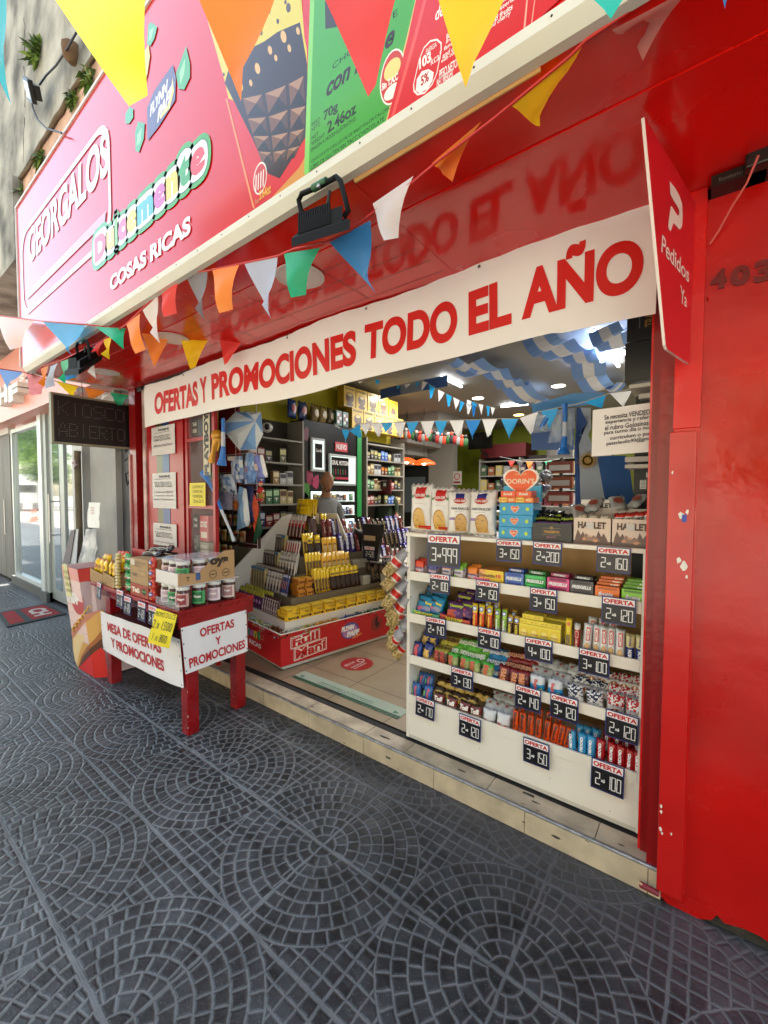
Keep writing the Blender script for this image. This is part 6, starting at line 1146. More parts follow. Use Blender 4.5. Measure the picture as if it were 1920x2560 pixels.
for a, bb in ((.08, .08), (.9, .1), (.08, 2.1)):
 b = MB(); b.lathe([(.02, .105), (.02, .12)], BLACK, I(a, bb, 0), 10); new('castor', b, isl)
b = MB(); cr_ = M('e8dccc', .5)
def side_text(t, b0, z0_, w, h, m, bold=.06, shr=0, o=.003, warp=0): b.text(t, I(-o, b0, z0_), (TI.to_3x3() @ Vector((0, w, 0)))+Vector((0, 0, warp)), (0, 0, h), m, bold, shr)
kk = [(.10, .27, .26, .075, 'Full'), (.13, .165, .30, .085, 'Mani')]
for b0, z0_, w, h, t in kk:
 P = [I(-.0015, b0-.012, z0_-.01), I(-.0015, b0+w+.012, z0_-.01+.02), I(-.0015, b0+w+.012, z0_+h+.03), I(-.0015, b0-.012, z0_+h+.01)]; b.poly(P, cr_)
 P = [I(-.002, b0-.006, z0_-.004), I(-.002, b0+w+.006, z0_-.004+.02), I(-.002, b0+w+.006, z0_+h+.024), I(-.002, b0-.006, z0_+h+.004)]; b.poly(P, ir); side_text(t, b0, z0_, w, h, cr_, .10, 0, .003, .02)
 side_text(t, b0+.004, z0_+.004, w-.008, h-.008, ir, .03, 0, .0036, .02)
b.disc(I(-.0015, .70, .28), TI.to_3x3() @ Vector((0, .10, 0)), (0, 0, .075), M('50508c', .4)); b.disc(I(-.002, .70, .275), TI.to_3x3() @ Vector((0, .085, 0)), (0, 0, .06), M('b07cb0', .4)); side_text('FLYNN', .60, .285, .15, .045, M('f0ecf4', .4), .08, .2); side_text('PAFF', .66, .225, .15, .05, M('f0ecf4', .4), .08, .2); b.disc(I(-.0026, .78, .215), TI.to_3x3() @ Vector((0, .06, .01)), (0, 0, .012), M('d87848', .4))
b.disc(I(-.0015, 1.02, .28), TI.to_3x3() @ Vector((0, .07, 0)), (0, 0, .075), M('8c3028', .5)); b.disc(I(-.002, 1.03, .29), TI.to_3x3() @ Vector((0, .03, 0)), (0, 0, .05), M('3c1614', .5)); b.disc(I(-.0024, 1.05, .31), TI.to_3x3() @ Vector((0, .012, 0)), (0, 0, .025), M('b82c20', .5))
for dx, m, bo in ((0, M('e4dcd4', .4), .16), (.0015, M('1c1416', .4), .10), (.003, M('d8d0d0', .4), .03)):
 side_text('Flow', 1.30+.004*dx, .275, .26, .07, m, bo, 0, .002+dx); side_text('cereal', 1.31, .195, .25, .06, m, bo, 0, .002+dx)
new('side_print', b, isl)
b = MB(); fr = TI.to_3x3() @ Vector((1, 0, 0))
for lay, bo in ((0, .16), (1, .1), (2, .03)):
 for k, l in enumerate('Dulcemente'): b.text(l, I(.88-.062*k, -.002-.0012*lay, .27), fr*.055, (0, 0, .085 if l in 'Dlt' else .062), M(['f0ecec', '2c6c34', cols[k]][lay], .4), bo)
b.text('COSAS RICAS', I(.82, -.003, .20), fr*.5, (0, 0, .04), M('ece0d8', .4), .05); new('front_print', b, isl)
b = MB(); NS = 5; z0s = .455; dz = .15; d0 = .145; dd_ = .118
b.box(-IW+.02, -.10, .10, ILN-.05, .33, .452, wht, TI)
for k in range(1, NS+1):
 o_ = d0+dd_*k-.02; b.box(-IW+.02, -o_, o_, (1.02 if k > 4 else ILN-.07), z0s+dz*(k-1)-.02 if k > 1 else .453, z0s+dz*k-.004, M('6c6252', .6), TI)
new('steps', b, isl)
b = MB(); b.slab([I(1.14, -.03, .30), I(1.14, -.03, .62), I(.94, .56, 1.28), I(.93, .62, 1.30), I(.86, .95, 1.30), I(.86, .95, .30)], TI.to_3x3() @ Vector((.018, 0, 0)), wht); new('left_board', b, isl)
b = MB(); b.slab([I(IW-.02, 1.05, .40), I(.60, 1.05, .9), I(.50, 1.05, 1.06), I(.66, 1.05, 1.30), I(IW-.02, 1.05, 1.30)], TI.to_3x3() @ Vector((0, .015, 0)), wht); new('back_board', b, isl)
def iput(name, me, a, bb, z, side, label, cat, group, tilt=-.15, jit=.05):
 """side: 0 faces the street, 1 faces right"""
 p = I(a, bb, z); rz = IR+(PI/2 if side else 0)+rd.uniform(-jit, jit); return inst(name, me, p, (tilt, rd.uniform(-.03, .03), rz), (1.24, 1.2, 1.55) if tilt else (1, 1, 1), None, label, cat, group)
Zk = lambda k: z0s+dz*k-.003
fb_ = MB(); ym = G('f0c024', .4); w_, h_, d_ = .122, .062, .105
fb_.slab([(-w_/2, 0, 0), (w_/2, 0, 0), (w_/2, 0, h_*.55), (w_*.2, 0, h_*.55), (0, 0, h_*.75), (-w_/2, 0, h_*1.25)], (0, .003, 0), ym); fb_.slab([(-w_/2, .003, 0), (-w_/2, d_, 0), (-w_/2, d_, h_*1.5), (-w_/2, .003, h_*1.25)], (.003, 0, 0), ym); fb_.slab([(w_/2, .003, 0), (w_/2, d_, 0), (w_/2, d_, h_*1.5), (w_/2, .003, h_*.55)], (-.003, 0, 0), ym); fb_.box(-w_/2+.003, w_/2-.003, d_-.003, d_, 0, h_*1.5, ym)
for j in range(7): fb_.box(-w_/2+.006, w_/2-.006, .006+.002*j, d_-.006, .004+.0135*j, .015+.0135*j, G(['e0bc34', 'c8a030'][j % 2], .35), bev=.001)
fb_.text('BLOCK', (-w_*.42, -.002, h_*.15), (w_*.6, 0, 0), (0, 0, h_*.3), G('38200c', .4), .06); fb_.disc((w_*.3, -.002, h_*.28), (.014, 0, 0), (0, 0, .012), G('4c2410', .4)); fbm = fb_.mesh('flip_box')
for k in range(9): iput('chocolate_display_box', fbm, .115, .19+.126*k, Zk(0), 1, 'yellow display box of chocolate bars in the lowest right row, %s from the street' % nth(k), 'display box', 'yellow boxes on the sweets island', 0, .03)
iput('chocolate_display_box', fbm, .19, .115, Zk(0)+.001, 0, 'yellow display box of chocolate bars facing the street at the island corner', 'display box', 'yellow boxes on the sweets island', 0, .02)
bar = lambda nm, w, h, t, bands, texts=(), shapes=(), s=1: bagmesh(nm, w, h, t, bands, texts, shapes, s, .0015, 5, 8, .0012, .04)
kb = {}
kb['yb'] = bar('chocolate_bar', .052, .135, .012, [(.62, '3a1c10'), (.66, 'd8b038'), (1, 'f4c81c')], [('BLOCK', .1, .70, .9, .78, '2c1810', .06)], [('o', .5, .35, .38, .26, '28120c')])
kb['yb2'] = bar('chocolate_bar', .052, .115, .012, [(.12, '5c3018'), (1, 'ecb42c')], [('cofler', .15, .55, .85, .66, '5c3018', .04, 0, .2)], [('o', .5, .38, .34, .18, 'c8ac70')], 2)
kb['ybn'] = bar('chocolate_bar', .03, .135, .016, [(.6, 'c8a028'), (1, 'f4c81c')], [('BLOCK', .2, .1, .8, .62, '2c1810', .06, 1)], [], 3)
kb['wh'] = bar('chocolate_bar', .05, .12, .014, [(1, 'd0ccc4')], [('PORTE', .1, .68, .9, .78, '4c4440', .04)], [('o', .5, .25, .3, .16, '3c2418'), ('p', .5, .5, .2, .08, '8a7a6a')], 4)
kb['gd'] = boxmesh('chocolate_box', .05, .125, .03, '3c2c28', [('^TEST', .3, .15, .75, .8, 'a89c90', .05)], [('r', .5, .93, .5, .06, 'b8b0a4')])
kb['cr'] = boxmesh('chocolate_box', .05, .125, .03, 'c8b87c', [('^NERDAN', .3, .1, .75, .85, '2c2420', .06)], [('r', .5, .93, .5, .06, '2c7cb0')], top='2c84b8')
kb['rw'] = bar('chocolate_bar', .036, .10, .014, [(1, 'cfc8c4')], [], [('r', .55, .45, .25, .4, 'b04440'), ('o', .5, .2, .25, .12, '6c2c24')], 5)
kb['rb'] = bar('chocolate_bar', .06, .165, .014, [(.55, '5c2018'), (.75, 'b02820'), (1, 'd8d0c8')], [('TAZA', .1, .62, .9, .74, 'e8dcd4', .05)], [('r', .35, .4, .12, .3, 'd8c8c0')], 6)
kb['db'] = bar('chocolate_bar', .10, .155, .03, [(1, '3a1e14')], [], [('o', .5, .5, .35, .4, '44241a')], 7)
kb['or'] = boxmesh('chocolate_pack', .07, .05, .12, 'c88424', [('rasta', .1, .3, .6, .7, '5c3010', .06, .2)], [('o', .8, .45, .13, .3, '6c3410')], side='b87420', top='d0982c')
kb['blu'] = bar('wafer_bar', .022, .12, .02, [(.1, 'd8d8e0'), (.9, '2c3c74'), (1, 'b0b8d0')], [('tita', .25, .3, .7, .7, 'd88c70', .06, 1)], [], 8)
kb['pur'] = bar('sweet_pack', .05, .10, .025, [(.75, '4c2450'), (1, 'b8b030')], [('Dos', .2, .35, .8, .6, 'c89cc8', .06, 0, .2)], [], 9)
kb['brw'] = bar('sweet_pack', .045, .10, .02, [(1, '4c2c2c')], [('BON', .25, .2, .75, .85, 'd8ccc4', .06, 1)], [('o', .5, .1, .3, .07, 'c0a8a0')], 10)
kb['mil'] = bar('chocolate_bar', .05, .135, .014, [(1, '3c2c88')], [('Milka', .2, .15, .8, .85, 'd8d8ec', .06, -1)], [], 11)
kb['gw'] = boxmesh('bar_stack', .10, .085, .06, 'a8a498', [], [('r', .5, .15+.14*0, .48, .01, '5c5850'), ('r', .5, .3, .48, .012, '5c5850'), ('r', .5, .45, .48, .012, '5c5850'), ('r', .5, .6, .48, .012, '5c5850'), ('r', .5, .75, .48, .012, '5c5850')])
kb['dbn'] = bar('chocolate_bar', .045, .12, .014, [(1, '2c1c18')], [('AGUILA', .25, .2, .7, .85, '9c8458', .05, -1)], [], 12)
kb['red'] = bar('chocolate_bar', .05, .13, .014, [(1, '6c1c20')], [('x', .3, .3, .7, .6, 'c0a094', .05)], [], 13)
def row(kind, side, lev, start, n, step, label, grp, cat='chocolate bar', name='chocolate_bar', dzz=0, tilt=-.2, off=0, jit=.05):
 o_ = d0+dd_*lev-.012+off
 for k in range(n):
  t = start+step*k; a, bb = (o_, t) if side else (t, o_)
  iput(name, kb[kind], a, bb, Zk(lev)+dzz, side, label % nth(k), cat, grp, tilt, jit)
GR = 'bars on the sweets island steps'
row('or', 1, 1, .36, 2, .085, 'orange brown chocolate pack on the second right step, %s from the street', GR, dzz=0, tilt=0); row('or', 1, 1, .345, 2, .085, 'orange brown chocolate pack on top of the lower one, %s from the street', GR, dzz=.052, tilt=0)
row('or', 1, 1, .36, 2, .085, 'topmost orange brown chocolate pack of its pile, %s from the street', GR, dzz=.104, tilt=0)
row('ybn', 1, 1, .52, 5, .034, 'slim yellow bar on the second right step, %s from the street', GR); row('yb', 1, 1, .715, 6, .058, 'yellow and dark brown bar on the second right step, %s from the street', GR)
row('gw', 1, 1, 1.12, 1, .1, 'grey white bar stack, %s beside the yellow and brown bars', GR, tilt=0, name='bar_stack', cat='bar stack'); row('dbn', 1, 1, 1.22, 4, .05, 'dark brown bar on the second right step, %s from the street', GR)
row('yb', 1, 1, .53, 8, .058, 'yellow bar in the row behind on the second right step, %s from the street', GR, off=.035, dzz=.012)
row('ybn', 1, 2, .50, 5, .034, 'slim yellow bar on the third right step, %s from the street', GR); row('yb2', 1, 2, .69, 6, .058, 'orange yellow bar on the third right step, %s from the street', GR); row('yb2', 1, 2, .55, 8, .055, 'orange yellow bar in the row behind on the third step, %s from the street', GR, off=.03, dzz=.012)
row('gw', 1, 2, 1.09, 2, .11, 'grey white bar stack on the third right step, %s from the street', GR, tilt=0, name='bar_stack', cat='bar stack')
row('yb', 1, 3, .62, 2, .085, 'large yellow and dark brown bar on the fourth right step, %s from the street', GR); row('ybn', 1, 3, .57, 4, .03, 'slim yellow bar behind the large ones, %s from the street', GR, off=.035, dzz=.02); row('yb2', 1, 3, .78, 3, .06, 'orange yellow bar on the fourth right step, %s from the street', GR)
row('db', 1, 4, .72, 1, .1, 'big dark brown chocolate slab, %s and largest near the top of the island', GR); row('red', 1, 4, .86, 2, .07, 'dark red bar beside the big brown slab, %s from the street', GR); row('ybn', 1, 4, .88, 2, .035, 'slim yellow bar beside the island top, %s from the street', GR, off=.05, dzz=.05)
row('rb', 0, 4, .66, 5, .065, 'tall red brown and white bar on the fifth front step, %s from the corner', GR); row('rb', 0, 4, .72, 3, .05, 'tall red brown and white bar in the row behind, %s from the corner', GR, off=.04)
row('rw', 0, 3, .54, 7, .042, 'small red and white bar on the fourth front step, %s from the corner', GR); row('cr', 0, 3, .80, 1, .05, 'cream box with blue top on the fourth front step, %s one', GR, 'chocolate box', 'chocolate_box', tilt=-.05); row('gd', 0, 3, .86, 4, .056, 'dark brown chocolate box on the fourth front step, %s from the corner', GR, 'chocolate box', 'chocolate_box', tilt=-.05)
row('wh', 0, 2, .45, 6, .06, 'white bar in the row behind on the third front step, %s from the corner', GR, off=.04, dzz=.02); row('gd', 0, 1, .50, 9, .06, 'dark brown box in the row behind on the second front step, %s from the corner', GR, 'chocolate box', 'chocolate_box', tilt=-.05, off=.05, dzz=.02)
row('wh', 0, 2, .42, 7, .052, 'white bar on the third front step, %s from the corner', GR); row('cr', 0, 2, .73, 1, .05, 'cream box with blue top on the third front step, %s one', GR, 'chocolate box', 'chocolate_box', tilt=-.05); row('gd', 0, 2, .80, 5, .056, 'dark brown chocolate box on the third front step, %s from the corner', GR, 'chocolate box', 'chocolate_box', tilt=-.05)
row('blu', 0, 1, .345, 4, .028, 'blue wafer bar on the second front step, %s from the corner', GR, 'wafer bar', 'wafer_bar'); row('wh', 0, 1, .44, 6, .055, 'white bar on the second front step, %s from the corner', GR); row('cr', 0, 1, .77, 6, .055, 'cream box with blue top on the second front step, %s from the corner', GR, 'chocolate box', 'chocolate_box', tilt=-.05)
row('brw', 0, 0, .30, 7, .04, 'brown and white sweet pack on the lowest front step, %s from the corner', GR, 'sweet pack', 'sweet_pack'); row('pur', 0, 0, .60, 9, .055, 'purple pack with yellow top on the lowest front step, %s from the corner', GR, 'sweet pack', 'sweet_pack'); row('pur', 0, 0, .50, 10, .055, 'purple pack with yellow top in the row behind, %s from the corner', GR, 'sweet pack', 'sweet_pack', off=.04, dzz=.02)
tp = bar('chocolate_bar', .145, .165, .02, [(1, 'f4c414')], [('BLOCKAZO', .12, .30, .95, .42, '2c1810', .06), ('Cofler', .2, .48, .7, .58, '6c4818', .02, 0, .3)], [('o', .3+.12*0, .8, .03, .03, '8c6418'), ('o', .45, .8, .03, .03, '8c6418'), ('o', .6, .8, .03, .03, '8c6418')], 14)
for k in range(6): iput('chocolate_bar', tp, .86-.02*k, .72+.015*k, 1.20, 0, 'big yellow BLOCKAZO bar in the rear stack on the island top, %s from the left' % nth(k), 'chocolate bar', 'yellow bars on the island top', -.08, .1)
for k in range(3): iput('chocolate_bar', tp, .76-.018*k, .69+.012*k, 1.14, 0, 'big yellow BLOCKAZO bar in the front stack on the island top, %s from the left' % nth(k), 'chocolate bar', 'yellow bars on the island top', -.08, .1)
for r_ in range(5):
 for k in range(15):
  t = [1.36, 1.40, 1.28, 1.0, .99][r_]+.072*k
  if t > 2.15: continue
  kd = ['dbn', 'dbn', 'dbn', 'mil', 'mil', 'mil', 'red', 'rw', 'rw', 'dbn', 'mil', 'red'][(k+r_) % 12]
  row(kd, 1, r_, t, 1, .1, 'bar in the far end of the island, %s row, %s counting backwards%%.0s' % (nth(r_), nth(k)), 'bars at the far end of the island', tilt=-.3)
b = MB(); r_ = random.Random(9); hz = {0: ['b8bcb8', 'd8dcd0', 'a8b44c', 'c0c8c0', 'c8b84c'], 1: ['5c1c18', '7c2c20', '8c6c34'], 2: ['c8941c', 'd8a830', 'b8882c'], 3: ['1c3c8c', '2c50a0', '24448c'], 4: ['2c5c3c', '8cac9c', '1c3c2c'], 5: ['2c201c', '4c3c34', '8c8480']}
def cand(p, col_, s):
 a = r_.uniform(0, PI); e1 = Vector((math.cos(a), math.sin(a), r_.uniform(-.4, .4)))*s; m = M(col_, .16, spec=.9, metal=.35)
 n_ = e1.orthogonal().normalized(); n2 = e1.normalized().cross(n_); rr = s*.5
 ring = lambda t, q: [p+e1*t+(n_*math.cos(j*PI/2.5)+n2*math.sin(j*PI/2.5))*q for j in range(5)]
 vs = ring(-1.5, rr*1.0)+ring(-.8, rr*.25)+ring(-.5, rr)+ring(.5, rr)+ring(.8, rr*.25)+ring(1.5, rr*1.0)
 b.add(vs, [(i*5+j, i*5+(j+1) % 5, (i+1)*5+(j+1) % 5, (i+1)*5+j) for i in range(5) for j in range(5)], m)
for k in range(1500):
 if r_.random() < .62: a, bb = r_.uniform(.012, .09), r_.uniform(.01, 2.2); t = bb; key = 0 if t < .22 else (0 if t < .35 else 2 if t < .62 else 3 if t < .85 else 4 if t < 1.25 else 5)
 else: bb, a = r_.uniform(.012, .09), r_.uniform(.01, .95); key = 1 if a < .28 else 0
 h = .36+.03*r_.random()
 cand(I(a, bb, h), r_.choice(hz[key]), r_.uniform(.012, .020))
new('loose_sweets', b, None, 'loose shiny wrapped sweets filling the trough around the island', 'sweets', kind='stuff')
for (a, bb, z_, q_, a_, lb, s) in [(.15, 1.30, .80, '5', '520', 'SUPER price sign among the dark bars of the island', 1), (.62, -.0+.19, .53, '3', '100', 'price sign before the purple packs on the island front', 0), (.52, .19, .53, '2', '140', 'price sign beside another before the purple packs on the island front', 0)]:
 p = I(a if s else a, bb, z_); price_sign(p, .095, .085, q_, a_, lb, 'price signs on the sweets island', rot=(-.2, 0, IR+(PI/2 if s else 0)*.6))
# == INSIDE THE KIOSK
def shelf_on_wall(name, label, y0, y1, zs, ztop, depth=.28, hx='8c877c'):
 e = emp(name, label, 'shelf', (LX+depth/2, (y0+y1)/2, .105)); m = M(hx, .5); x1 = LX+depth
 b = MB(); b.box(LX+.002, LX+.012, y0, y1, .105, ztop, M('3a342c', .7)); new('back_panel', b, e)
 for yy in (y0, y1-.025): b = MB(); b.box(LX+.0125, x1, yy, yy+.025, .105, ztop, m); new('side_panel', b, e)
 for z in zs: b = MB(); b.box(LX+.0125, x1-.002, y0+.0255, y1-.0255, z-.018, z, m); new('shelf_board', b, e)
 return x1
def pk_mesh(hx, h2, w=.062, h=.095, d=.03, t='T'):
 b = MB(); b.box(0, d, 0, w, 0, h, G(hx, .35), bev=.002); b.box(d-.001, d+.0006, .004, w-.004, h*.55, h*.9, G(h2, .35)); b.text(t, (d+.001, .012, h*.2), (0, w-.024, 0), (0, 0, h*.2), G('d8d4c8', .4), .05); return b.mesh('small_pack')
pkc = [pk_mesh(*c) for c in [('20305c', 'c8c8d0'), ('8c2024', 'd8c8c0'), ('28282c', 'a89c6c'), ('4c4c28', 'c0b878'), ('1c4c9c', '88a8d8'), ('8c6c3c', 'd8cca0'), ('a8a8a8', '3c3c44'), ('5c3018', 'c87c34'), ('2c6040', 'a8c89c'), ('b0a070', '5c3c28')]]
def packs(xf, y0, y1, zs, step, grp, lab, seed=0, sc_=1.0, name='small_pack', cat='pack'):
 r_ = random.Random(seed); n = int((y1-y0)/step)
 for zi, z in enumerate(zs):
  for k in range(n):
   if r_.random() < .06: continue
   inst(name, pkc[(zi*3+k//2+seed) % len(pkc)], (xf-.05*sc_, y0+step*k, z), (0, 0, r_.uniform(-.08, .08)), (sc_, sc_*.9, sc_*r_.uniform(.8, 1.15)), None, lab % (nth(k), nth(zi)), cat, grp)
zsA = [2.12, 1.86, 1.62, 1.40, 1.15]
xf = shelf_on_wall('wall_shelf', 'pale wall shelf with rows of small packs left of the black cigarette cabinet', 2.62, 3.38, zsA, 2.36)
packs(xf, 2.66, 3.30, zsA[1:], .098, 'small packs on the left wall shelf', 'small pack on the left wall shelf, %s from the street, %s row from the top', 1, 1.6)
zsB = [2.22, 2.0, 1.79, 1.58, 1.36, 1.1]
xf = shelf_on_wall('wall_shelf', 'white wall shelf with glasses and packs right of the black cigarette cabinet', 4.52, 5.44, zsB, 2.30)
packs(xf, 4.56, 5.38, zsB[1:5], .082, 'small packs on the right wall shelf', 'small pack on the white wall shelf, %s from the street, %s row from above', 2, 1.4)
cg = emp('cigarette_cabinet', 'black illuminated cigarette cabinet with lit panels behind the bald man', 'cabinet', (LX+.15, 3.9, .105)); xc = LX+.24
b = MB(); b.box(LX+.002, xc, 3.41, 4.45, .105, 2.39, M('0e0d0f', .25)); new('cabinet_body', b, cg)
b = MB(); b.box(xc, xc+.012, 4.36, 4.45, 1.2, 2.39, M('2c8c48', .3)); new('green_edge', b, cg)
b = MB(); r_ = random.Random(3)
for (y0, z0_, s_, hx) in [(3.44, 1.55, .16, '3c7c2c'), (3.5, 1.72, .12, '8c2848'), (3.60, 1.66, .13, 'a83058'), (3.42, 1.38, .16, '2c6024'), (3.44, 2.2, .12, '6c1c34')]:
 b.poly([(xc+.002, y0+s_*.6*math.cos(k*PI/4)*r_.uniform(.5, 1), z0_+s_*math.sin(k*PI/4)*r_.uniform(.5, 1)) for k in range(8)], M(hx, .4))
new('printed_fruit', b, cg)
def litframe(y0, y1, z0_, z1_, e=2.2, dark=None, nm='lit_panel'):
 b = MB(); b.box(xc, xc+.03, y0, y1, z0_, z1_, M('a4aaa8', .3), bev=.012); b.box(xc+.03, xc+.032, y0+.03, y1-.03, z0_+.03, z1_-.03, M('d8ece4', .4, emit=e))
 if dark: b.box(xc+.032, xc+.034, *dark, M('101214', .2))
 return new(nm, b, cg)
litframe(3.50, 3.74, 1.78, 2.19, .1, (3.56, 3.68, 1.83, 2.12)); litframe(3.80, 4.32, 1.62, 2.02, .1, (3.84, 4.16, 1.67, 1.98))
b = MB(); b.box(xc+.002, xc+.012, 3.93, 4.16, 2.06, 2.18, M('c02838', .4)); Y_ = Vector((0, 1, 0)); b.text('NUEVO', (xc+.014, 3.95, 2.085), Y_*.19, (0, 0, .07), WHITE, .03)
b.text('ORAL MOTION', (xc+.036, 3.845, 1.88), Y_*.31, (0, 0, .06), WHITE, .03); b.text('Camila', (xc+.036, 3.57, 2.02), Y_*.1, (0, 0, .04), WHITE, .02); b.box(xc+.035, xc+.036, 3.90, 4.15, 1.70, 1.73, M('b02840', .4)); b.box(xc+.035, xc+.036, 3.845, 3.89, 1.70, 1.73, M('40a040', .4))
for k in range(6): b.box(xc+.035, xc+.036, 3.86+.045*k, 3.875+.045*k, 1.76, 1.83, M(['2c6c34', '8c2840'][k % 2], .4))
new('lettering', b, cg)
for (y0, y1, z0_) in [(3.52, 4.30, 1.42), (3.52, 4.30, 1.24), (3.52, 4.30, 1.06)]:
 b = MB(); b.box(xc, xc+.02, y0, y1, z0_-.012, z0_, M('b8c4c0', .4)); b.box(xc, xc+.004, y0, y1, z0_, z0_+.12, M('c8dcd8', .4, emit=.35)); new('cabinet_shelf', b, cg)
packs(xc+.055, 3.54, 4.28, [1.425, 1.245, 1.065], .065, 'packs in the cigarette cabinet', 'small pack in the cigarette cabinet, %s from the street, %s row from the top', 3, .95)
yc = boxmesh('egg_box', .23, .27, .12, 'c8a420', [('BLOCKAZO', .1, .82, .9, .92, '3c2810', .04)], [('o', .5, .45, .34, .26, '4c3018'), ('o', .5, .6, .2, .08, 'c8b070'), ('o', .5, .12, .3, .1, '3c2414')], side='b8941c')
yc2 = boxmesh('egg_box', .23, .25, .12, 'c8a420', [('BLOCKAZO', .1, .82, .9, .92, '3c2810', .04)], [('p', .5, .45, .3, .26, '4c2c18')], side='b8941c')
for k in range(5): inst('chocolate_egg_box', yc if k < 4 else yc2, (LX+.24, 4.22+.245*k, 2.665), (0, 0, PI/2), label='yellow chocolate box in the upper row above the wall shelf, %s from the street' % nth(k), cat='chocolate box', group='yellow boxes on top of the wall shelves')
for k in range(5): inst('chocolate_egg_box', yc, (LX+.26, 4.36+.24*k, 2.395), (0, 0, PI/2), label='yellow chocolate box in the lower row above the wall shelf, %s from the street' % nth(k), cat='chocolate box', group='yellow boxes on top of the wall shelves')
for k, (hx, y) in enumerate([('24407c', 3.30), ('2c3c6c', 3.46), ('7c6430', 3.66), ('8c7440', 3.80), ('5c4c34', 3.94)]):
 me = bagmesh('big_bag', .16, .22, .07, [(1, hx)], [], [('o', .5, .5, .3, .2, 'a83c3c' if k < 2 else 'a8945c')], 40+k, .004, 6, 8, .008, .05); inst('sweets_bag', me, (LX+.16, y, 2.395), (0, 0, PI/2+.2), label=['blue', 'dark blue', 'golden brown', 'light brown', 'olive brown'][k]+' bag standing on top of the cabinets by the yellow wall', cat='sweets bag', group='bags on top of the cabinets')
gb = boxmesh('photo_box', .10, .19, .1, '3c6c5c', [], [('r', .3, .75, .2, .1, 'c8c8c8'), ('r', .7, .75, .2, .1, '8c3c3c'), ('r', .3, .5, .2, .1, '8c3c3c'), ('r', .7, .5, .2, .1, 'd8d8d0'), ('r', .3, .25, .2, .1, 'd8d8d0'), ('r', .7, .25, .2, .1, '2c2c34')]);
for k in range(2): inst('gift_box', gb, (LX+.24, 4.02+.12*k, 2.395), (0, 0, PI/2), label='green and white checked box on the black cabinet, %s of two' % ['left', 'right'][k], cat='box', group='checked boxes on the cabinet')
sc_ = emp('security_camera', 'white dome security camera beside the blue umbrella', 'camera', (-3.85, 2.75, 2.05)); b = MB(); c = A('arg', 860, 285, 'x', -3.8); b.blob(c, (.06, .06, .055), M('d8d4cc', .3), 14, 10); new('dome', b, sc_); b = MB(); b.blob(c+Vector((.042, -.032, 0)), (.028, .028, .032), M('101010', .1), 12, 8); new('lens', b, sc_); b = MB(); b.tube([c, c+Vector((-.2, .02, .03))], .03, M('c8c4bc', .4)); new('mount', b, sc_)
b = MB(); b.box(-3.1, -2.35, 4.55, 4.95, .105, 1.05, M('b4b0a8', .6)); b.box(-3.15, -2.3, 4.5, 5.0, 1.05, 1.08, M('c4c0b8', .4)); tag(new('counter', b, None, 'grey white serving counter behind the sweets island', 'counter'))
b = MB(); c0_ = A('man', 760, 840, 'y', 4.6); b.lathe([(.05, 0), (.055, .02), (.055, .16), (.02, .21), (.018, .24)], M('c8c4b8', .4), (c0_.x, 4.6, 1.081), 14); b.box(c0_.x-.05, c0_.x+.02, 4.585, 4.615, 1.32, 1.345, WHITE); tag(new('spray_bottle', b, None, 'white spray bottle standing on the counter', 'bottle'))
cnr = emp('sweets_rack', 'dark rack with rows of colourful small bags behind the far end of the island', 'rack', (-1.95, 4.2, .105))
b = MB()
for r_ in range(6): b.box(-2.35, -1.45, 4.2+.07*r_, 4.30+.07*r_, .105, .70+.11*r_, M('1c1a1a', .5))
new('steps', b, cnr); rr = random.Random(21); mm_ = {}
for r_ in range(6):
 for k in range(8):
  hx = rr.choice(['6c2430', '2c5c30', '7c6a34', '8c3c44', '3c3c44', '8c6c54', '4c2c4c']) if r_ < 5 else ['2c7c34', '3c8c3c'][k % 2]
  if hx not in mm_: mm_[hx] = bagmesh('small_bag', .10, .085, .03, [(.6, hx), (1, 'a89c8c')], [], [('o', .5, .35, .3, .18, 'b0a890')], len(mm_), .002, 5, 5, .004, .06)
  inst('small_sweets_bag', mm_[hx], (-2.3+.11*k, 4.19+.07*r_, .70+.11*r_), (-.3, 0, rr.uniform(-.15, .15)), label='small sweets bag on the dark rack, %s from the left, %s row from below' % (nth(k), nth(r_)), cat='sweets bag', group='small bags on the dark rack')
b = MB(); tri = [(-2.95, 3.52, 1.02), (-2.72, 3.56, .80), (-3.0, 3.56, .80)]; b.slab(tri, (0, .01, 0), wht); b.box(-3.25, -2.45, 3.45, 3.85, .105, .80, M('bab4aa', .5)); b.box(-3.27, -2.43, 3.43, 3.87, .80, .815, wht); tag(new('cash_counter', b, None, 'low white cash counter just behind the island back board', 'counter'))
b = MB(); b.box(-3.1, -2.9, 3.44, 3.52, .816, 1.12, M('9c9c9c', .5)); b.slab([(-3.09, 3.42, .86), (-2.95, 3.42, .83), (-2.90, 3.42, 1.08), (-3.02, 3.42, 1.14)], (0, .03, 0), M('1a1416', .4)); tag(new('dark_bag_display', b, None, 'grey box with dark chocolate bags beside the bald man', 'display box'))
b = MB(); b.slab([(-2.86, 3.38, .82), (-2.68, 3.38, .82), (-2.62, 3.38, 1.20), (-2.88, 3.38, 1.20)], (0, .04, 0), M('0c0b0c', .4)); b.box(-2.85, -2.70, 3.375, 3.379, 1.03, 1.08, M('b09878', .5)); tag(new('black_bag', b, None, 'tall black bag standing behind the island with a price sign on it', 'bag')); price_sign((-2.77, 3.37, .84), .14, .13, '2', '520', 'OFERTA price sign on the tall black bag behind the island', 'price signs behind the island')
cm_ = boxmesh('cone_box', .07, .10, .1, '2c2420', [], [('o', .5, .5, .3, .35, '6c5c50')])
for k in range(10): inst('dark_box', cm_, (-2.85+.075*k, 3.36+.01*k, .70), (0, 0, 0), label='small dark box in the row below the black bag, %s from the left' % nth(k), cat='box', group='dark boxes behind the island')
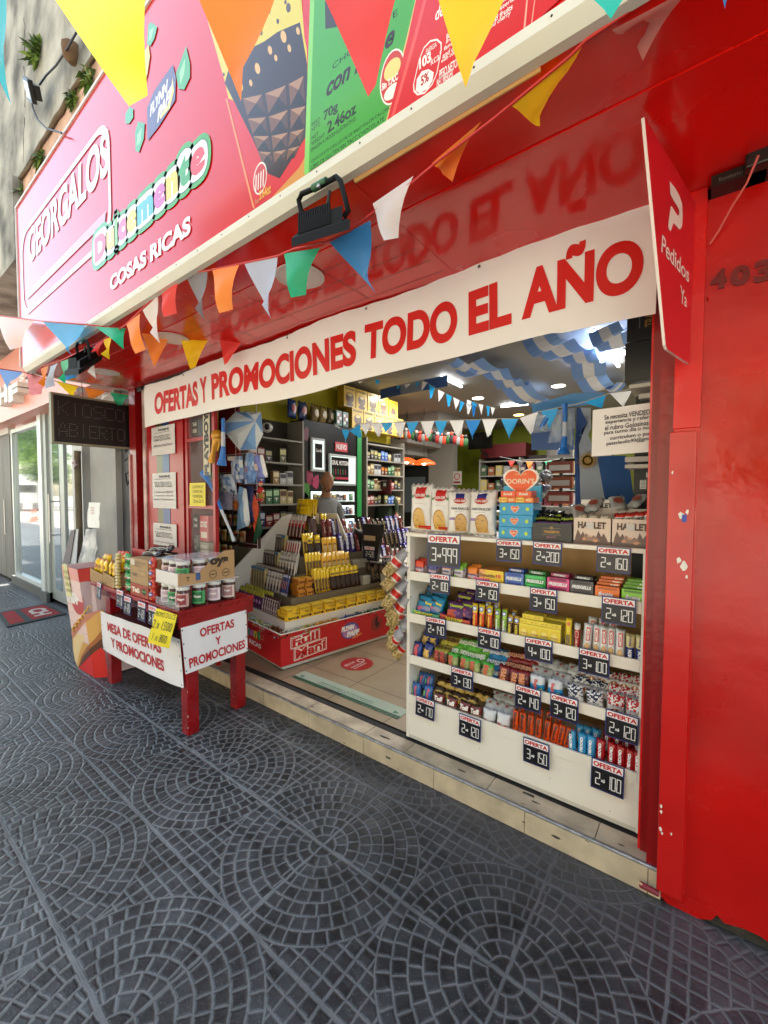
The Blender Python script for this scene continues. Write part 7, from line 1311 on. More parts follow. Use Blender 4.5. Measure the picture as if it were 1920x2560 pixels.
b = MB(); c = Vector((-2.27, 2.60, .1065)); b.disc(c, (.135, 0, 0), (0, .135, 0), M('a02020', .35), 30); c.z = .1072
b.disc(c+Vector((-.02, .07, 0)), (.034, 0, 0), (0, .034, 0), M('d8c0b8', .5), 16, inner=.7); b.text('GRACIAS', c+Vector((-.03, -.10, 0)), (.0, .12, 0), (-.03, 0, 0), M('d8c0b8', .5), .02); b.text('POR ESPERAR', c+Vector((.03, -.09, 0)), (0, .15, 0), (-.02, 0, 0), M('d8c0b8', .5), .02); b.text('SU TURNO', c+Vector((.06, -.09, 0)), (0, .15, 0), (-.02, 0, 0), M('d8c0b8', .5), .02)
tag(new('floor_sticker', b, None, 'round red sticker with white writing on the kiosk floor', 'sticker'))
b = MB(); y0, y1 = 2.10, 2.235; b.slab([(-2.50, y0, .108), (-1.50, y0, .108), (-1.50, y1, .108), (-2.50, y1, .108)], (0, 0, -.002), M('9cac9c', .35)); gs = M('1c6c44', .5)
b.quad((-2.50, y0, .1086), (-1.50, y0, .1086), (-1.50, y0+.035, .1086), (-2.50, y0+.035, .1086), M('1c2c2c', .5))
for k in range(30):
 if 9 < k < 15: continue
 x = -2.49+.033*k; b.quad((x, y0+.002, .1092), (x+.014, y0+.002, .1092), (x+.024, y0+.033, .1092), (x+.010, y0+.033, .1092), gs)
b.text('MANTENGA LA DISTANCIA', (-2.25, 2.165, .1092), (.5, 0, 0), (0, .016, 0), gs, .0); b.text('POR SU SEGURIDAD Y LA DE TODOS', (-2.25, 2.145, .1092), (.5, 0, 0), (0, .012, 0), gs, .0); b.slab([(-2.47, 2.16, .1095), (-2.43, 2.145, .1095), (-2.43, 2.175, .1095)], (0, 0, -.0005), gs); b.slab([(-1.53, 2.16, .1095), (-1.57, 2.145, .1095), (-1.57, 2.175, .1095)], (0, 0, -.0005), gs)
tag(new('distance_strip', b, None, 'pale green distance marking strip on the floor beside the white shelf', 'sticker'))
vt = emp('glass_showcase', 'red framed glass showcase with tobacco goods left of the wire rack', 'showcase', (-3.36, 1.95, .105))
b = MB(); rf = M('a01018', .3)
for x in (-3.60, -3.175): b.box(x, x+.035, 1.87, 1.90, .105, 2.5, rf)
for z in (.5, 1.385, 1.95): b.box(-3.565, -3.175, 1.872, 1.898, z, z+.028, rf)
new('frame', b, vt); b = MB(); b.box(-4.04, -3.62, 2.14, 2.16, .105, 2.5, M('4c1418', .7)); b.box(-3.62, -3.60, 1.91, 2.14, .105, 2.5, M('6c1418', .7)); new('back_panel', b, vt)
b = MB(); b.quad((-3.565, 1.885, .12), (-3.175, 1.885, .12), (-3.175, 1.885, 2.45), (-3.565, 1.885, 2.45), M('e8f0f0', .02, alpha=.10, spec=1)); new('glass', b, vt)
b = MB(); b.box(-3.30, -3.20, 1.866, 1.869, 1.66, 2.15, M('c8c0a4', .5)); b.text('PLAYBOY', (-3.215, 1.864, 1.66), (0, 0, .52), (-.07, 0, 0), M('18181a', .4), .06); tag(new('bunny_strip', b, None, 'vertical cream strip with bold black PLAYBOY lettering on the showcase', 'sticker'))
b = MB(); sheet(b, [(-3.52, 1.862, 1.405), (-3.27, 1.862, 1.405), (-3.27, 1.862, 1.60), (-3.52, 1.862, 1.60)], M('e0d020', .5), .002, 4, 2)
for t, z in (('LLEVALO', 1.555), ('CRISTAL', 1.515), ('MUNDIAL', 1.475), ('2x21', 1.435)): b.text(t, (-3.46, 1.857, z), (.16, 0, 0), (0, 0, .026), M('6c6414', .6), .0)
tag(new('yellow_note', b, None, 'yellow handwritten note on the showcase below the bong bottle', 'note'))
b = MB(); b.lathe([(.03, 0), (.05, .03), (.018, .07), (.018, .16), (.024, .17), (.014, .18), (.014, .28), (.022, .29)], M('2c7c4c', .1, alpha=.8), (-3.40, 2.02, 1.64), 14); tag(new('glass_pipe', b, None, 'green glass water pipe standing in the showcase', 'water pipe'))
for k, (x, z, w, h, hx, t) in enumerate([(-3.50, 1.20, .10, .12, '181818', 'PB'), (-3.38, 1.10, .14, .22, 'b82c38', 'ZOTAZ'), (-3.38, .98, .14, .11, 'a8a088', 'GIZEH'), (-3.52, 1.00, .11, .14, '8c8c84', 'OCB'), (-3.52, .82, .11, .14, '98a890', 'RAW'), (-3.36, .80, .12, .15, 'c8bc90', 'ROLL'), (-3.50, 2.02, .12, .14, '4c3c30', 'TAB'), (-3.50, .60, .1, .14, '5c3c2c', 'PIPE'), (-3.36, .58, .1, .14, '2c4c34', 'LEAF')]):
 me = boxmesh('showcase_box', w, h, .05, hx, [(t, .12, .55, .88, .78, 'e8e4dc', .05)], [('r', .5, .25, .35, .12, 'd8d0c0')]); inst('showcase_box', me, ((x+w/2-.03)*1.03, 1.94, z), label='%s box with %s lettering in the glass showcase' % (['black', 'red', 'grey', 'dull grey', 'pale green', 'cream', 'brown', 'dark brown', 'dark green'][k], t), cat='box', group='boxes in the glass showcase')
for k, (z0_, z1_, extra) in enumerate([(1.865, 2.125, ['CREO UN MONSTRUO']), (1.375, 1.70, ['Tratamiento de "ESENCIA"', 'Tratamiento y Alisa de', 'Blanqueros de la Rep. Argentina']), (1.03, 1.235, ['Los Blanqueros de Argentina', 'Tratamiento y mas'])]):
 b = MB(); x0_, x1_ = -4.18, -3.735; P4 = [(x0_, 1.85, z0_), (x1_, 1.85, z0_), (x1_, 1.85, z1_), (x0_, 1.85, z1_)]; sheet(b, P4, M('cfcac8', .5), .0015, 4, k); yy = 1.8465; ik = M('26262c', .6); H = z1_-z0_
 b.text('PANINI', (x0_+.14, yy, z1_-.045), (.20, 0, 0), (0, 0, .022), ik, .02); b.box(x0_+.06, x0_+.36, yy, yy+.001, z1_-.058, z1_-.055, ik)
 b.text('TRAIDOR', (x0_+.04, yy, z1_-.13), (.34, 0, 0), (0, 0, .048), ik, .10); b.text('TRAIDOR', (x0_+.046, yy-.001, z1_-.125), (.328, 0, 0), (0, 0, .038), M('d8d4d0', .5), .02)
 for j, t in enumerate(extra): b.text(t, (x0_+.04, yy, z1_-.185-.035*j), (.36, 0, 0), (0, 0, .020), ik, .0)
 tag(new('printed_notice', b, None, ['top', 'middle', 'bottom'][k]+' of the three PANINI TRAIDOR notices on the red pillar', 'notice', 'notices on the red pillar'))
wr = emp('wire_rack', 'white wire rack hung with fan goods and small bags at the doorway', 'rack', (-3.43, 2.38, .7)); b = MB(); wm_ = M('c8c0bc', .4)
for z in [.7+.17*k for k in range(11)]: b.tube([(-3.95, 2.38, z), (-3.30 if z > 1 else -3.72, 2.38, z)], .003, wm_, 5)
for x in (-3.95, -3.63, -3.30): b.tube([(x, 2.384, .72 if x < -3.7 else 1.0), (x, 2.384, 2.5)], .003, wm_, 5)
new('wire_grid', b, wr); b = MB(); b.box(-3.95, -3.72, 2.40, 2.42, .7, 1.0, M('3c1014', .6)); b.box(-3.95, -3.30, 2.40, 2.42, 1.0, 1.6, M('3c1014', .6)); b.box(-3.95, -3.6, 2.40, 2.42, 1.6, 2.5, M('7c0e14', .5)); new('red_backing', b, wr)
for r_ in range(5):
 for k in range(6):
  if .72+.15*r_ < .70+.07*k: continue
  hx = rr.choice(['28201c', 'a86c28', '5c7c2c', '2c2c30', '8c3c20', '6c4c2c', 'b8a03c']); me = mm_.setdefault('c'+hx, bagmesh('hanging_bag', .066, .115, .018, [(.2, '1c1a1a'), (.75, hx), (1, 'c8b88c')], [], [('o', .5, .4, .3, .2, '8c7c5c'), ('r', .5, .82, .35, .06, 'a8401c')], r_, .002, 4, 5, .003, .05))
  inst('hanging_bag', me, (-3.92+.105*k, 2.36, .72+.15*r_), (0, 0, rr.uniform(-.2, .2)), (1.35, 1, 1.2), label='small hanging bag on the wire rack, %s from the left, %s row from below' % (nth(k), nth(r_)), cat='hanging bag', group='small bags on the wire rack')
CEL = M('3c74b4', .6); CEL2 = M('7ca8d8', .6); WF = M('b8c0cc', .6); BLU = M('1c6cc0', .35); GOLD = M('c08a2c', .35, metal=.3, bump=.3, bscale=40)
pA = lambda x, y, Y=1.95: A('arg', x, y, 'y', Y+.35)
b = MB(); pB = lambda x, y: pA(x, y, 1.49); P_ = [pB(125, 355), pB(130, 470), pB(105, 560), pB(80, 640), pB(60, 720), pB(50, 795)]; b.tube(P_, [.025, .036, .026, .018, .024, .030], GOLD, 14); b.blob(pB(128, 400), (.043, .042, .046), GOLD, 14, 8); b.tube([pB(60, 560), pB(90, 480), pB(110, 420)], .008, GOLD, 6); b.tube([pB(140, 620), pB(165, 530), pB(160, 460)], .008, GOLD, 6)
tag(new('gold_trophy', b, None, 'inflatable golden cup trophy hanging on the wire rack', 'trophy'))
def horn(P_, rs, cols_, label, k):
 b = MB()
 for i in range(len(P_)-1): b.tube([P_[i], P_[i+1]], rs[i], cols_[i], 12, True, rs[i+1])
 tag(new('toy_horn', b, None, label, 'toy horn', 'blue and white toy horns'))
horn([pB(222, 150), pB(222, 350), pB(222, 560), pB(210, 740), pB(200, 830)], [.012, .014, .016, .026, .038], [BLU, WF, BLU, BLU], 'blue and white toy horn hanging upright beside the golden cup', 0)
q = lambda x, y: A('r5', x, y, 'y', 1.90)
horn([q(945, 1670), q(915, 1580), q(840, 1410), q(785, 1260), q(740, 1180), q(700, 1100)], [.014, .009, .012, .014, .018, .040], [WF, WF, BLU, BLU, BLU], 'long blue and white toy horn hanging slanted before the showcase', 1)
b = MB(); hub = pA(690, 190, 1.90); rim = [pA(*p, 1.93) for p in [(250, 210), (262, 370), (460, 615), (700, 600), (800, 380), (770, 60), (560, 60), (400, 60)]]
for k in range(8):
 a, c = rim[k], rim[(k+1) % 8]; mdl = (a+c+hub)/3+Vector((0, -.03, 0)); b.add([hub, a, mdl, c], [(0, 1, 2), (0, 2, 3), (1, 3, 2)], [M('84b4ec', .5), M('e0e8f8', .5)][k % 2])
b.tube([hub, hub+Vector((0, -.03, 0))], .006, WHITE, 6); b.tube(rim+[rim[0]], .0016, WHITE, 4); tag(new('small_umbrella', b, None, 'open small light blue and white umbrella hanging under the banner', 'umbrella'))
def clothbag(pts, m, label, name, cat, seed, th=.04, Y=1.93, extra=()):
 P4 = [pA(x, y, Y) for x, y in pts]; b = MB(); r_ = random.Random(seed); n = 7; g = []
 for s_ in (0, 1):
  for j in range(n+1):
   for i in range(n+1):
    u, v = i/n, j/n; p = (P4[0]*(1-u)+P4[1]*u)*(1-v)+(P4[3]*(1-u)+P4[2]*u)*v; e_ = math.sin(PI*min(1, max(0, u)))*math.sin(PI*v)
    g.append(p+Vector((0, (1 if s_ else -1)*th*.5*e_**.6+(r_.uniform(-.008, .008) if 0 < i < n and 0 < j < n else 0), 0)))
 N = (n+1)**2
 for s_ in (0, 1):
  for j in range(n):
   for i in range(n):
    f_ = [s_*N+j*(n+1)+i, s_*N+j*(n+1)+i+1, s_*N+(j+1)*(n+1)+i+1, s_*N+(j+1)*(n+1)+i]
    mm = m[min(len(m)-1, int(abs(r_.gauss(0, 1.6))))] if isinstance(m, list) and len(m) > 3 else (m[int(i*len(m)/n)] if isinstance(m, list) else m)
    b.add([g[q_] for q_ in f_], [(0, 1, 2, 3)], mm, True)
 for (u0, v0, u1, v1, t, hx) in extra:
  o = P4[0]+(P4[1]-P4[0])*u0+(P4[3]-P4[0])*v0+Vector((0, -th*.6-.01, 0))
  if t == '#': b.quad(o, o+(P4[1]-P4[0])*(u1-u0), o+(P4[1]-P4[0])*(u1-u0)+(P4[3]-P4[0])*(v1-v0), o+(P4[3]-P4[0])*(v1-v0), M(hx, .5))
  else: b.text(t, o, (P4[3]-P4[0])*(v1-v0), -(P4[1]-P4[0])*(u1-u0), M(hx, .5), .02, .3)
 tag(new(name, b, None, label, cat, 'blue and white fan goods on the wire rack'))
bgm = [M(h, .22, spec=.8) for h in ('c8d4f0', '8cacdc', 'e4ecf4', '6480b8', 'f0f4f8')]
clothbag([(170, 1210), (440, 1290), (360, 960), (170, 960)], bgm, 'shiny plastic bag of striped fan goods, lowest on the rack left', 'plastic_goods_bag', 'goods bag', 1, .07)
clothbag([(350, 1080), (520, 1090), (500, 700), (330, 700)], bgm, 'shiny plastic bag of blue fan goods in the middle of the rack', 'plastic_goods_bag', 'goods bag', 2, .06, extra=[(.1, .82, .7, .97, '#', 'd8ccc8')])
clothbag([(525, 1110), (700, 1080), (660, 660), (540, 660)], [M('7ca4e0', .2), M('9cbcec', .2), M('c8d8f0', .2), M('6c94d0', .2)], 'clear plastic bag with a light blue garment inside', 'plastic_goods_bag', 'goods bag', 3, .05, extra=[(.3, .35, .6, .5, '#', '9c8cb0')])
clothbag([(730, 1010), (880, 1010), (800, 680), (655, 690)], [M('8c94dc', .25), M('8c98e0', .25), M('f0f0f8', .3)], 'blue packaged flag with white edge on the right of the rack', 'flag_package', 'flag package', 4, .03, extra=[(.1, .3, .45, .6, '#', 'd8c4c0')])
clothbag([(80, 1480), (440, 1480), (440, 1240), (130, 1200)], [M('9c9cbc', .4), M('a8a8c4', .4)], 'pale bag printed with an orange sun below the silver bags', 'sun_bag', 'bag', 5, .03)
b = MB(); c = pA(400, 1410, 1.90)
for k in range(26):
 a = PI*.05+k*2*PI/26; l_ = .075 if k % 2 else .06; d = Vector((math.cos(a), 0, math.sin(a))); s_ = Vector((-d.z, 0, d.x))*.005; b.add([c+d*.02-s_, c+d*.02+s_, c+d*l_], [(0, 1, 2)], M('b86020', .5))
b.disc(c, (.024, 0, 0), (0, 0, .024), M('c8782c', .5), 14); tag(new('sun_print', b, None, 'orange sun emblem on the pale bag at the wire rack', 'emblem'))
clothbag([(420, 1780), (620, 1700), (560, 1180), (440, 1130)], [M('84b4e4', .6), M('94c0ec', .6), M('e0e8f0', .6)], 'hanging light blue scarf with black script lettering', 'scarf', 'scarf', 6, .05, 1.94, [(.1, .05, .35, .9, 'Argentina', '1c2430')])
clothbag([(590, 1680), (680, 1660), (660, 1150), (560, 1130)], M('1c2458', .6), 'dark blue cloth hanging behind the light blue scarf', 'hanging_cloth', 'cloth', 7, .04, 1.97)
clothbag([(670, 1830), (745, 1480), (690, 1300), (630, 1150)], M('c84820', .6), 'orange cloth hanging beside the dark blue cloth', 'hanging_cloth', 'cloth', 8, .04, 1.98)
clothbag([(650, 2000), (800, 1800), (740, 1500), (700, 1480)], M('0e4a30', .6), 'dark green cloth hanging lowest on the rack', 'hanging_cloth', 'cloth', 9, .04, 2.0)
dl = emp('rag_doll', 'red rag doll with yellow boots hanging on the wire rack', 'doll', pA(765, 1390, 1.93)); b = MB(); c = pA(765, 1200, 1.93)
b.blob(c, (.026, .02, .032), M('b01c20', .7)); b.tube([c+Vector((-.02, 0, .018)), c+Vector((-.034, -.006, -.02))], [.012, .008], M('b01c20', .7)); b.tube([c+Vector((.02, 0, .018)), c+Vector((.045, -.006, -.004))], [.012, .008], M('b01c20', .7)); b.tube([c+Vector((-.01, 0, -.02)), c+Vector((-.014, 0, -.07))], .011, M('8c7028', .7)); b.tube([c+Vector((.012, 0, -.02)), c+Vector((.02, 0, -.07))], .011, M('8c7028', .7)); new('body', b, dl)
b = MB(); b.blob(c+Vector((0, 0, .055)), (.02, .018, .02), M('d8a888', .7)); b.blob(c+Vector((0, .004, .07)), (.022, .02, .012), M('b01c20', .7)); b.blob(c+Vector((.05, -.008, -.006)), (.011, .01, .01), M('e0c8b8', .7)); b.blob(c+Vector((-.037, -.008, -.026)), (.009, .01, .01), M('e0c8b8', .7)); b.blob(c+Vector((-.016, -.012, -.082)), (.016, .02, .012), M('c02020', .6)); b.blob(c+Vector((.022, -.012, -.082)), (.016, .02, .012), M('c02020', .6)); new('head_and_hands', b, dl)
pm = M('b89a60', .3, var=.6, vscale=60, bump=.9, bscale=60)
def peanut(p_top, p_bot, w, k):
 a = Vector(p_top); c = Vector(p_bot); d = c-a; Ln = d.length; zz = -d.normalized(); yy = Vector((-.6, -.8, 0)); yy = (yy-zz*yy.dot(zz)).normalized(); xx = yy.cross(zz)*-1
 T = Matrix(((xx.x, -yy.x, zz.x, c.x), (xx.y, -yy.y, zz.y, c.y), (xx.z, -yy.z, zz.z, c.z), (0, 0, 0, 1)))
 b = MB(); m1, m2, m3 = M('9c9ca0', .35), M('c42418', .3), M('d8d0c4', .4)
 b.pillow(w, Ln, .055, lambda u, v: pm if v < .42 else (m3 if v < .46 or .60 < v < .63 else (m2 if v < .62 else m1)), 9, 20, .03, .003, T, 0, k)
 r_ = random.Random(k)
 for j in range(70):
  u, v = r_.uniform(.1, .9), r_.uniform(.05, .40); e_ = max(0, 1-abs(2*u-1)**2.2)**.55
  b.blob(T @ Vector(((u-.5)*w*.92, -.028*e_, v*Ln)), (.008, .007, .006), M(r_.choice(['c8ac70', 'a8854c', '8c8440', 'd0b884']), .5), 5, 4)
 for j in range(6): o = T @ Vector((-w*.3, -.026, Ln*(.67+.045*j))); b.quad(o, T @ Vector((w*.3, -.026, Ln*(.67+.045*j))), T @ Vector((w*.3, -.026, Ln*(.675+.045*j))), T @ Vector((-w*.3, -.026, Ln*(.675+.045*j))), M('4c4c54', .5))
 tag(new('peanut_bag', b, None, 'clear peanut bag with red band hanging on the shelf side, %s from the top' % nth(k), 'peanut bag', 'peanut bags hanging on the white shelf'))
N_ = lambda x, y, X: A('nuts', x, y, 'x', X)
for k, (t, bo, w) in enumerate([((700, 640), (430, 980), .085), ((700, 830), (410, 1150), .095), ((700, 1020), (415, 1400), .085), ((720, 1180), (480, 1560), .13), ((715, 1300), (490, 1650), .07), ((715, 1520), (500, 1790), .10), ((720, 1760), (560, 1990), .10), ((640, 1680), (500, 1900), .07)]):
 P1 = N_(*t, -1.375); P2 = N_(*bo, -1.47); peanut(P1, P2, w, k)
b = MB(); c = [N_(x, y, -1.40)+Vector((0, .25, 0)) for x, y in [(640, 190), (705, 330), (705, 560), (640, 660), (550, 560), (540, 420), (590, 260)]]; b.slab(c, (0, .02, 0), M('a87858', .6)); c2 = [N_(x, y, -1.40)+Vector((0, .245, 0)) for x, y in [(650, 230), (705, 300), (705, 400), (640, 390), (600, 410), (590, 385), (640, 350)]]; b.slab(c2, (0, .003, 0), M('14100f', .6)); c3 = [N_(x, y, -1.40)+Vector((0, .245, 0)) for x, y in [(660, 430), (705, 430), (705, 530), (670, 500)]]; b.slab(c3, (0, .003, 0), M('14100f', .6))
tag(new('patched_bag', b, None, 'brown bag with black patches hanging above the peanut bags', 'bag'))
tb2 = boxmesh('black_carton', .20, .26, .14, '0f0f10', [('^TRASSERTO', .35, .2, .55, .8, 'a87c34', .02), ('^BOCADITO', .66, .35, .72, .65, '8c4c58', .0)], [('o', .5, .5, .42, .36, '1a1a1c'), ('o', .5, .5, .41, .35, '101011'), ('r', .45, .5, .12, .33, '2c2010'), ('r', .25, .5, .008, .3, '7c7468')])
tb3 = boxmesh('black_carton', .40, .175, .14, '0f0f10', [('TRASSERTO', .40, .52, .82, .70, 'a87c34', .02), ('BOCADITO', .5, .34, .72, .40, '8c4c58', .0), ('CHOCOLATE', .35, .43, .88, .48, '7c7468', .0)], [('o', .61, .45, .3, .4, '1a1a1c'), ('o', .61, .45, .295, .39, '101011'), ('r', .61, .6, .23, .12, '2c2010'), ('o', .61, .8, .05, .08, '6c5830')])
p = A('b7', 1195, 600, 'y', 2.22); p2 = A('b7', 1195, 470, 'y', 2.22)
inst('black_carton', tb3, (p.x+.2, 2.22, p.z), label='black TRASSERTO carton lying under two upright ones at the top right', cat='carton', group='black cartons at the top right')
inst('black_carton', tb2, (p.x+.105, 2.22, p.z+.178), label='left upright black TRASSERTO carton of the pile at the top right', cat='carton', group='black cartons at the top right'); inst('black_carton', tb2, (p.x+.31, 2.22, p.z+.178), label='right upright black TRASSERTO carton of the pile at the top right', cat='carton', group='black cartons at the top right')
wb = emp('wall_rack', 'white wall rack boards behind the job notice on the right', 'rack', (-.3, 2.35, 1.5))
for (xa, ya, xb, yb, Y) in [(1230, 585, 1430, 645, 2.2), (1300, 660, 1430, 720, 2.25), (1200, 1125, 1410, 1180, 2.2), (1200, 1185, 1410, 1225, 2.18)]:
 p0, p1 = A('b7', xa, yb, 'y', Y), A('b7', xb, ya, 'y', Y); b = MB(); b.box(p0.x, -.07, Y, Y+.3, p0.z, p0.z+(p1.z-p0.z)*.8, M('c4bcb0', .5)); new('board', b, wb)
p0 = A('b7', 1260, 1480, 'y', 2.3); b = MB(); b.box(p0.x, -.07, 2.3, 2.32, 1.1, p0.z+.5, M('16181a', .5)); tag(new('black_wall_board', b, None, 'dark panel below the white rack boards', 'board'))
for (xa, ya, xb, yb, lb) in [(1350, 1245, 1400, 1300, 'small box with bar code hanging higher on the dark panel'), (1305, 1300, 1390, 1385, 'small black box with bar code hanging lower on the dark panel')]:
 p0, p1 = A('b7', xa, yb, 'y', 2.24), A('b7', xb, ya, 'y', 2.24); b = MB(); b.box(p0.x, p1.x, 2.24, 2.28, p0.z, p1.z, M('141212', .4)); w_ = (p1.x-p0.x)
 b.box(p0.x+.002, p0.x+w_*.6, 2.238, 2.24, p0.z+.006, p1.z-.006, M('c8c4bc', .5))
 for k in range(6): b.box(p0.x+.006, p0.x+w_*.55, 2.2372, 2.238, p0.z+.012+.006*k, p0.z+.014+.006*k, INK)
 tag(new('hanging_box', b, None, lb, 'box'))
b = MB(); q4 = [A('in2', x, y, 'y', 1.975) for x, y in [(1005, 870), (1640, 820), (1640, 372), (1018, 452)]]; sheet(b, q4, M('e0dcd8', .4), .0015, 6, 9)
L4 = ['Se necesita VENDEDOR/A con', 'experiencia y referencias en', 'el rubro Golosinas o Maxi', 'para turno día o noche. Dejar', 'currículum o por mail a', 'paezclaudio90@gmail.com']
wdt = [(1120, 1750), (1130, 1730), (1125, 1690), (1118, 1760), (1172, 1700), (1140, 1660)]
for k, t in enumerate(L4):
 x0_, x1_ = wdt[k]; yb_ = 540+k*48; o = A('in2', x0_, yb_, 'y', 1.970); e_ = A('in2', x1_, yb_-(x1_-x0_)*.125, 'y', 1.970); b.text(t, o, e_-o, (0, 0, .020), M('20202a', .5), .012)
tag(new('job_notice', b, None, 'white job notice Se necesita VENDEDOR hanging at the right of the doorway', 'notice'))
def flagmesh(polys, Y, label, name, cat, wob=.03, grp=None, th=.004):
 b = MB()
 for pts, m in polys:
  P = [A('in2', x, y, 'y', Y) for x, y in pts]
  for i, p_ in enumerate(P): p_.y += wob*math.sin(p_.x*17)+wob*.4*math.sin(p_.z*9)
  c_ = sum(P, Vector())/len(P); n_ = len(P); b.add([c_]+P, [(0, j+1, (j+1) % n_+1) for j in range(n_)], m, True)
 tag(new(name, b, None, label, cat, grp))
fb1, fw1 = M('24508c', .7), M('8c94a0', .7)
flagmesh([([(870, 425), (905, 430), (975, 570), (888, 680), (880, 800), (905, 1310), (850, 1310), (845, 800), (865, 560)], M('1c407c', .7)), ([(888, 680), (985, 680), (1065, 870), (1100, 1080), (1140, 1310), (905, 1310), (880, 800)], fw1), ([(905, 430), (1010, 440), (1015, 620), (985, 680), (888, 680), (975, 570)], fw1), ([(1065, 870), (1310, 860), (1345, 1000), (1390, 1310), (1140, 1310), (1100, 1080)], fb1)], 2.5, 'large light blue and white flag with golden sun hanging behind the job notice', 'large_flag', 'flag')
b = MB(); c = A('in2', 970, 905, 'y', 2.45); gd = M('8c6a1c', .6)
for k in range(32):
 a = k*2*PI/32; l_ = .062 if k % 2 else .052; d = Vector((math.cos(a), 0, math.sin(a))); s_ = Vector((-d.z, 0, d.x))*.004; b.add([c+d*.018-s_, c+d*.018+s_, c+d*l_], [(0, 1, 2)], gd)
b.disc(c, (.026, 0, 0), (0, 0, .026), gd, 16); tag(new('sun_emblem', b, None, 'golden sun emblem in the middle of the large flag', 'emblem'))
flagmesh([([(455, 395), (830, 300), (1130, 290), (960, 400), (720, 440), (515, 470), (460, 480)], M('5c9cd8', .5)), ([(455, 660), (850, 620), (850, 810), (455, 810)], M('3c5c94', .6)), ([(455, 480), (860, 430), (860, 620), (455, 660)], M('8c98ac', .6))], 3.1, 'folded light blue and white flag hung across under the ceiling behind the toy horn', 'hung_flag', 'flag')
h2 = lambda x, y: A('in2', x, y, 'y', 2.35)
horn([h2(765, 395), h2(765, 560), h2(762, 690), h2(755, 790), h2(753, 850)], [.014, .013, .014, .020, .036], [BLU, WF, BLU, BLU], 'blue and white toy horn in clear film hanging from the string of pennants', 2)
for k, (pts, lb) in enumerate([([(490, 640), (610, 640), (600, 500), (510, 480)], 'left'), ([(610, 750), (730, 740), (750, 450), (660, 560)], 'middle'), ([(790, 760), (840, 780), (840, 480), (790, 470)], 'right')]):
 b = MB(); sheet(b, [A('in2', x, y, 'y', 2.33) for x, y in pts], M('a8b8c8', .12, alpha=.45, spec=1), .015, 6, 20+k); p_ = A('in2', (pts[0][0]+pts[1][0])/2, 610, 'y', 2.33); b.tube([p_, p_+Vector((.03, 0, .05))], .012, BLU, 8) if k == 0 else None
 tag(new('film_bag', b, None, '%s crinkled clear film bag beside the hanging toy horn' % lb, 'film bag', 'clear film bags by the toy horn'))
def ribbon(pts, w, label, k):
 P = [A('b7', x, y, 'z', 2.93-.05*(i % 2)) for i, (x, y) in enumerate(pts)]; b = MB(); N2 = len(P); cs_ = [M('6c94d4', .6), M('d4d8e0', .6), M('7ca4e0', .6)]
 Q = []
 for i in range(N2-1):
  for s_ in range(5): t = s_/5; p_ = P[i]*(1-t)+P[i+1]*t; p_.z -= .06*math.sin(PI*t); Q.append(p_)
 Q.append(P[-1])
 for i in range(len(Q)-1):
  d = (Q[i+1]-Q[i]).normalized(); tw = .2*math.sin(i*.35); s1 = (d.cross(Vector((0, 0, 1))).normalized()*math.cos(tw)+Vector((0, 0, 1))*math.sin(tw)); tw = .2*math.sin((i+1)*.35); s2 = (d.cross(Vector((0, 0, 1))).normalized()*math.cos(tw)+Vector((0, 0, 1))*math.sin(tw))
  for j in range(3):
   a0, a1 = (-.5+j/3)*w, (-.5+(j+1)/3)*w; b.quad(Q[i]+s1*a0, Q[i+1]+s2*a0, Q[i+1]+s2*a1, Q[i]+s1*a1, cs_[j])
 tag(new('ribbon_garland', b, None, label, 'ribbon', 'blue and white ribbons under the ceiling'))
ribbon([(-60, 470), (60, 470), (250, 510), (340, 570), (400, 620), (560, 740), (680, 730)], .36, 'striped blue and white ribbon draped under the ceiling in the middle', 0)
ribbon([(560, 260), (700, 340), (850, 370), (930, 450), (950, 560), (1060, 650), (1180, 600)], .34, 'striped blue and white ribbon draped under the ceiling near the black cartons', 1)
ribbon([(1040, 200), (1120, 260), (1180, 330)], .3, 'short blue and white ribbon under the ceiling above the tube lamp', 2)
b = MB(); P = [A('r6', x, y, 'z', 2.9) for x, y in [(830, 410), (1000, 370), (1190, 330), (1390, 290)]]
for i in range(3): d = Vector((0, .0, -.13)); b.quad(P[i]+d, P[i+1]+d, P[i+1], P[i], [M('3c5890', .6), M('8c94a0', .6), M('4468a4', .6)][i])
tag(new('ceiling_flag', b, None, 'blue white blue flag strip hanging just under the banner', 'flag'))
def lamp(px, py, z, label, yellow=False, r=.085, en=5.5):
 p_ = at(px, py, 'z', z); e = emp('ceiling_lamp', label, 'ceiling lamp', p_, 'round ceiling lamps'); b = MB(); b.lathe([(r*1.15, -.012), (r*1.15, 0)], WHITE, p_, 24); new('ring', b, e)
 b = MB(); b.disc(p_+Vector((0, 0, -.0125)), (r, 0, 0), (0, -r, 0), M('fff4dc' if not yellow else 'ffd870', .5, emit=3.5 if not yellow else 2), 24); new('glowing_disc', b, e)
 ld = bpy.data.lights.new('lamp_light', 'AREA'); ld.shape = 'DISK'; ld.size = r*2; ld.energy = en; ld.color = (1, .93, .82); lo = bpy.data.objects.new('lamp_light', ld); col.objects.link(lo); lo.location = (0, 0, -.02); lo.parent = e
lamp(998, 980, 2.995, 'round lit ceiling lamp nearest the yellow wall', en=1.2); lamp(1195, 994, 2.995, 'round lit ceiling lamp above the middle of the island'); lamp(1396, 963, 2.995, 'round lit ceiling lamp above the blue heart boxes'); lamp(1555, 880, 2.995, 'round lit ceiling lamp beside the black cartons'); lamp(1297, 1036, 2.995, 'round yellow lit ceiling lamp farthest back', True, .09, .8)
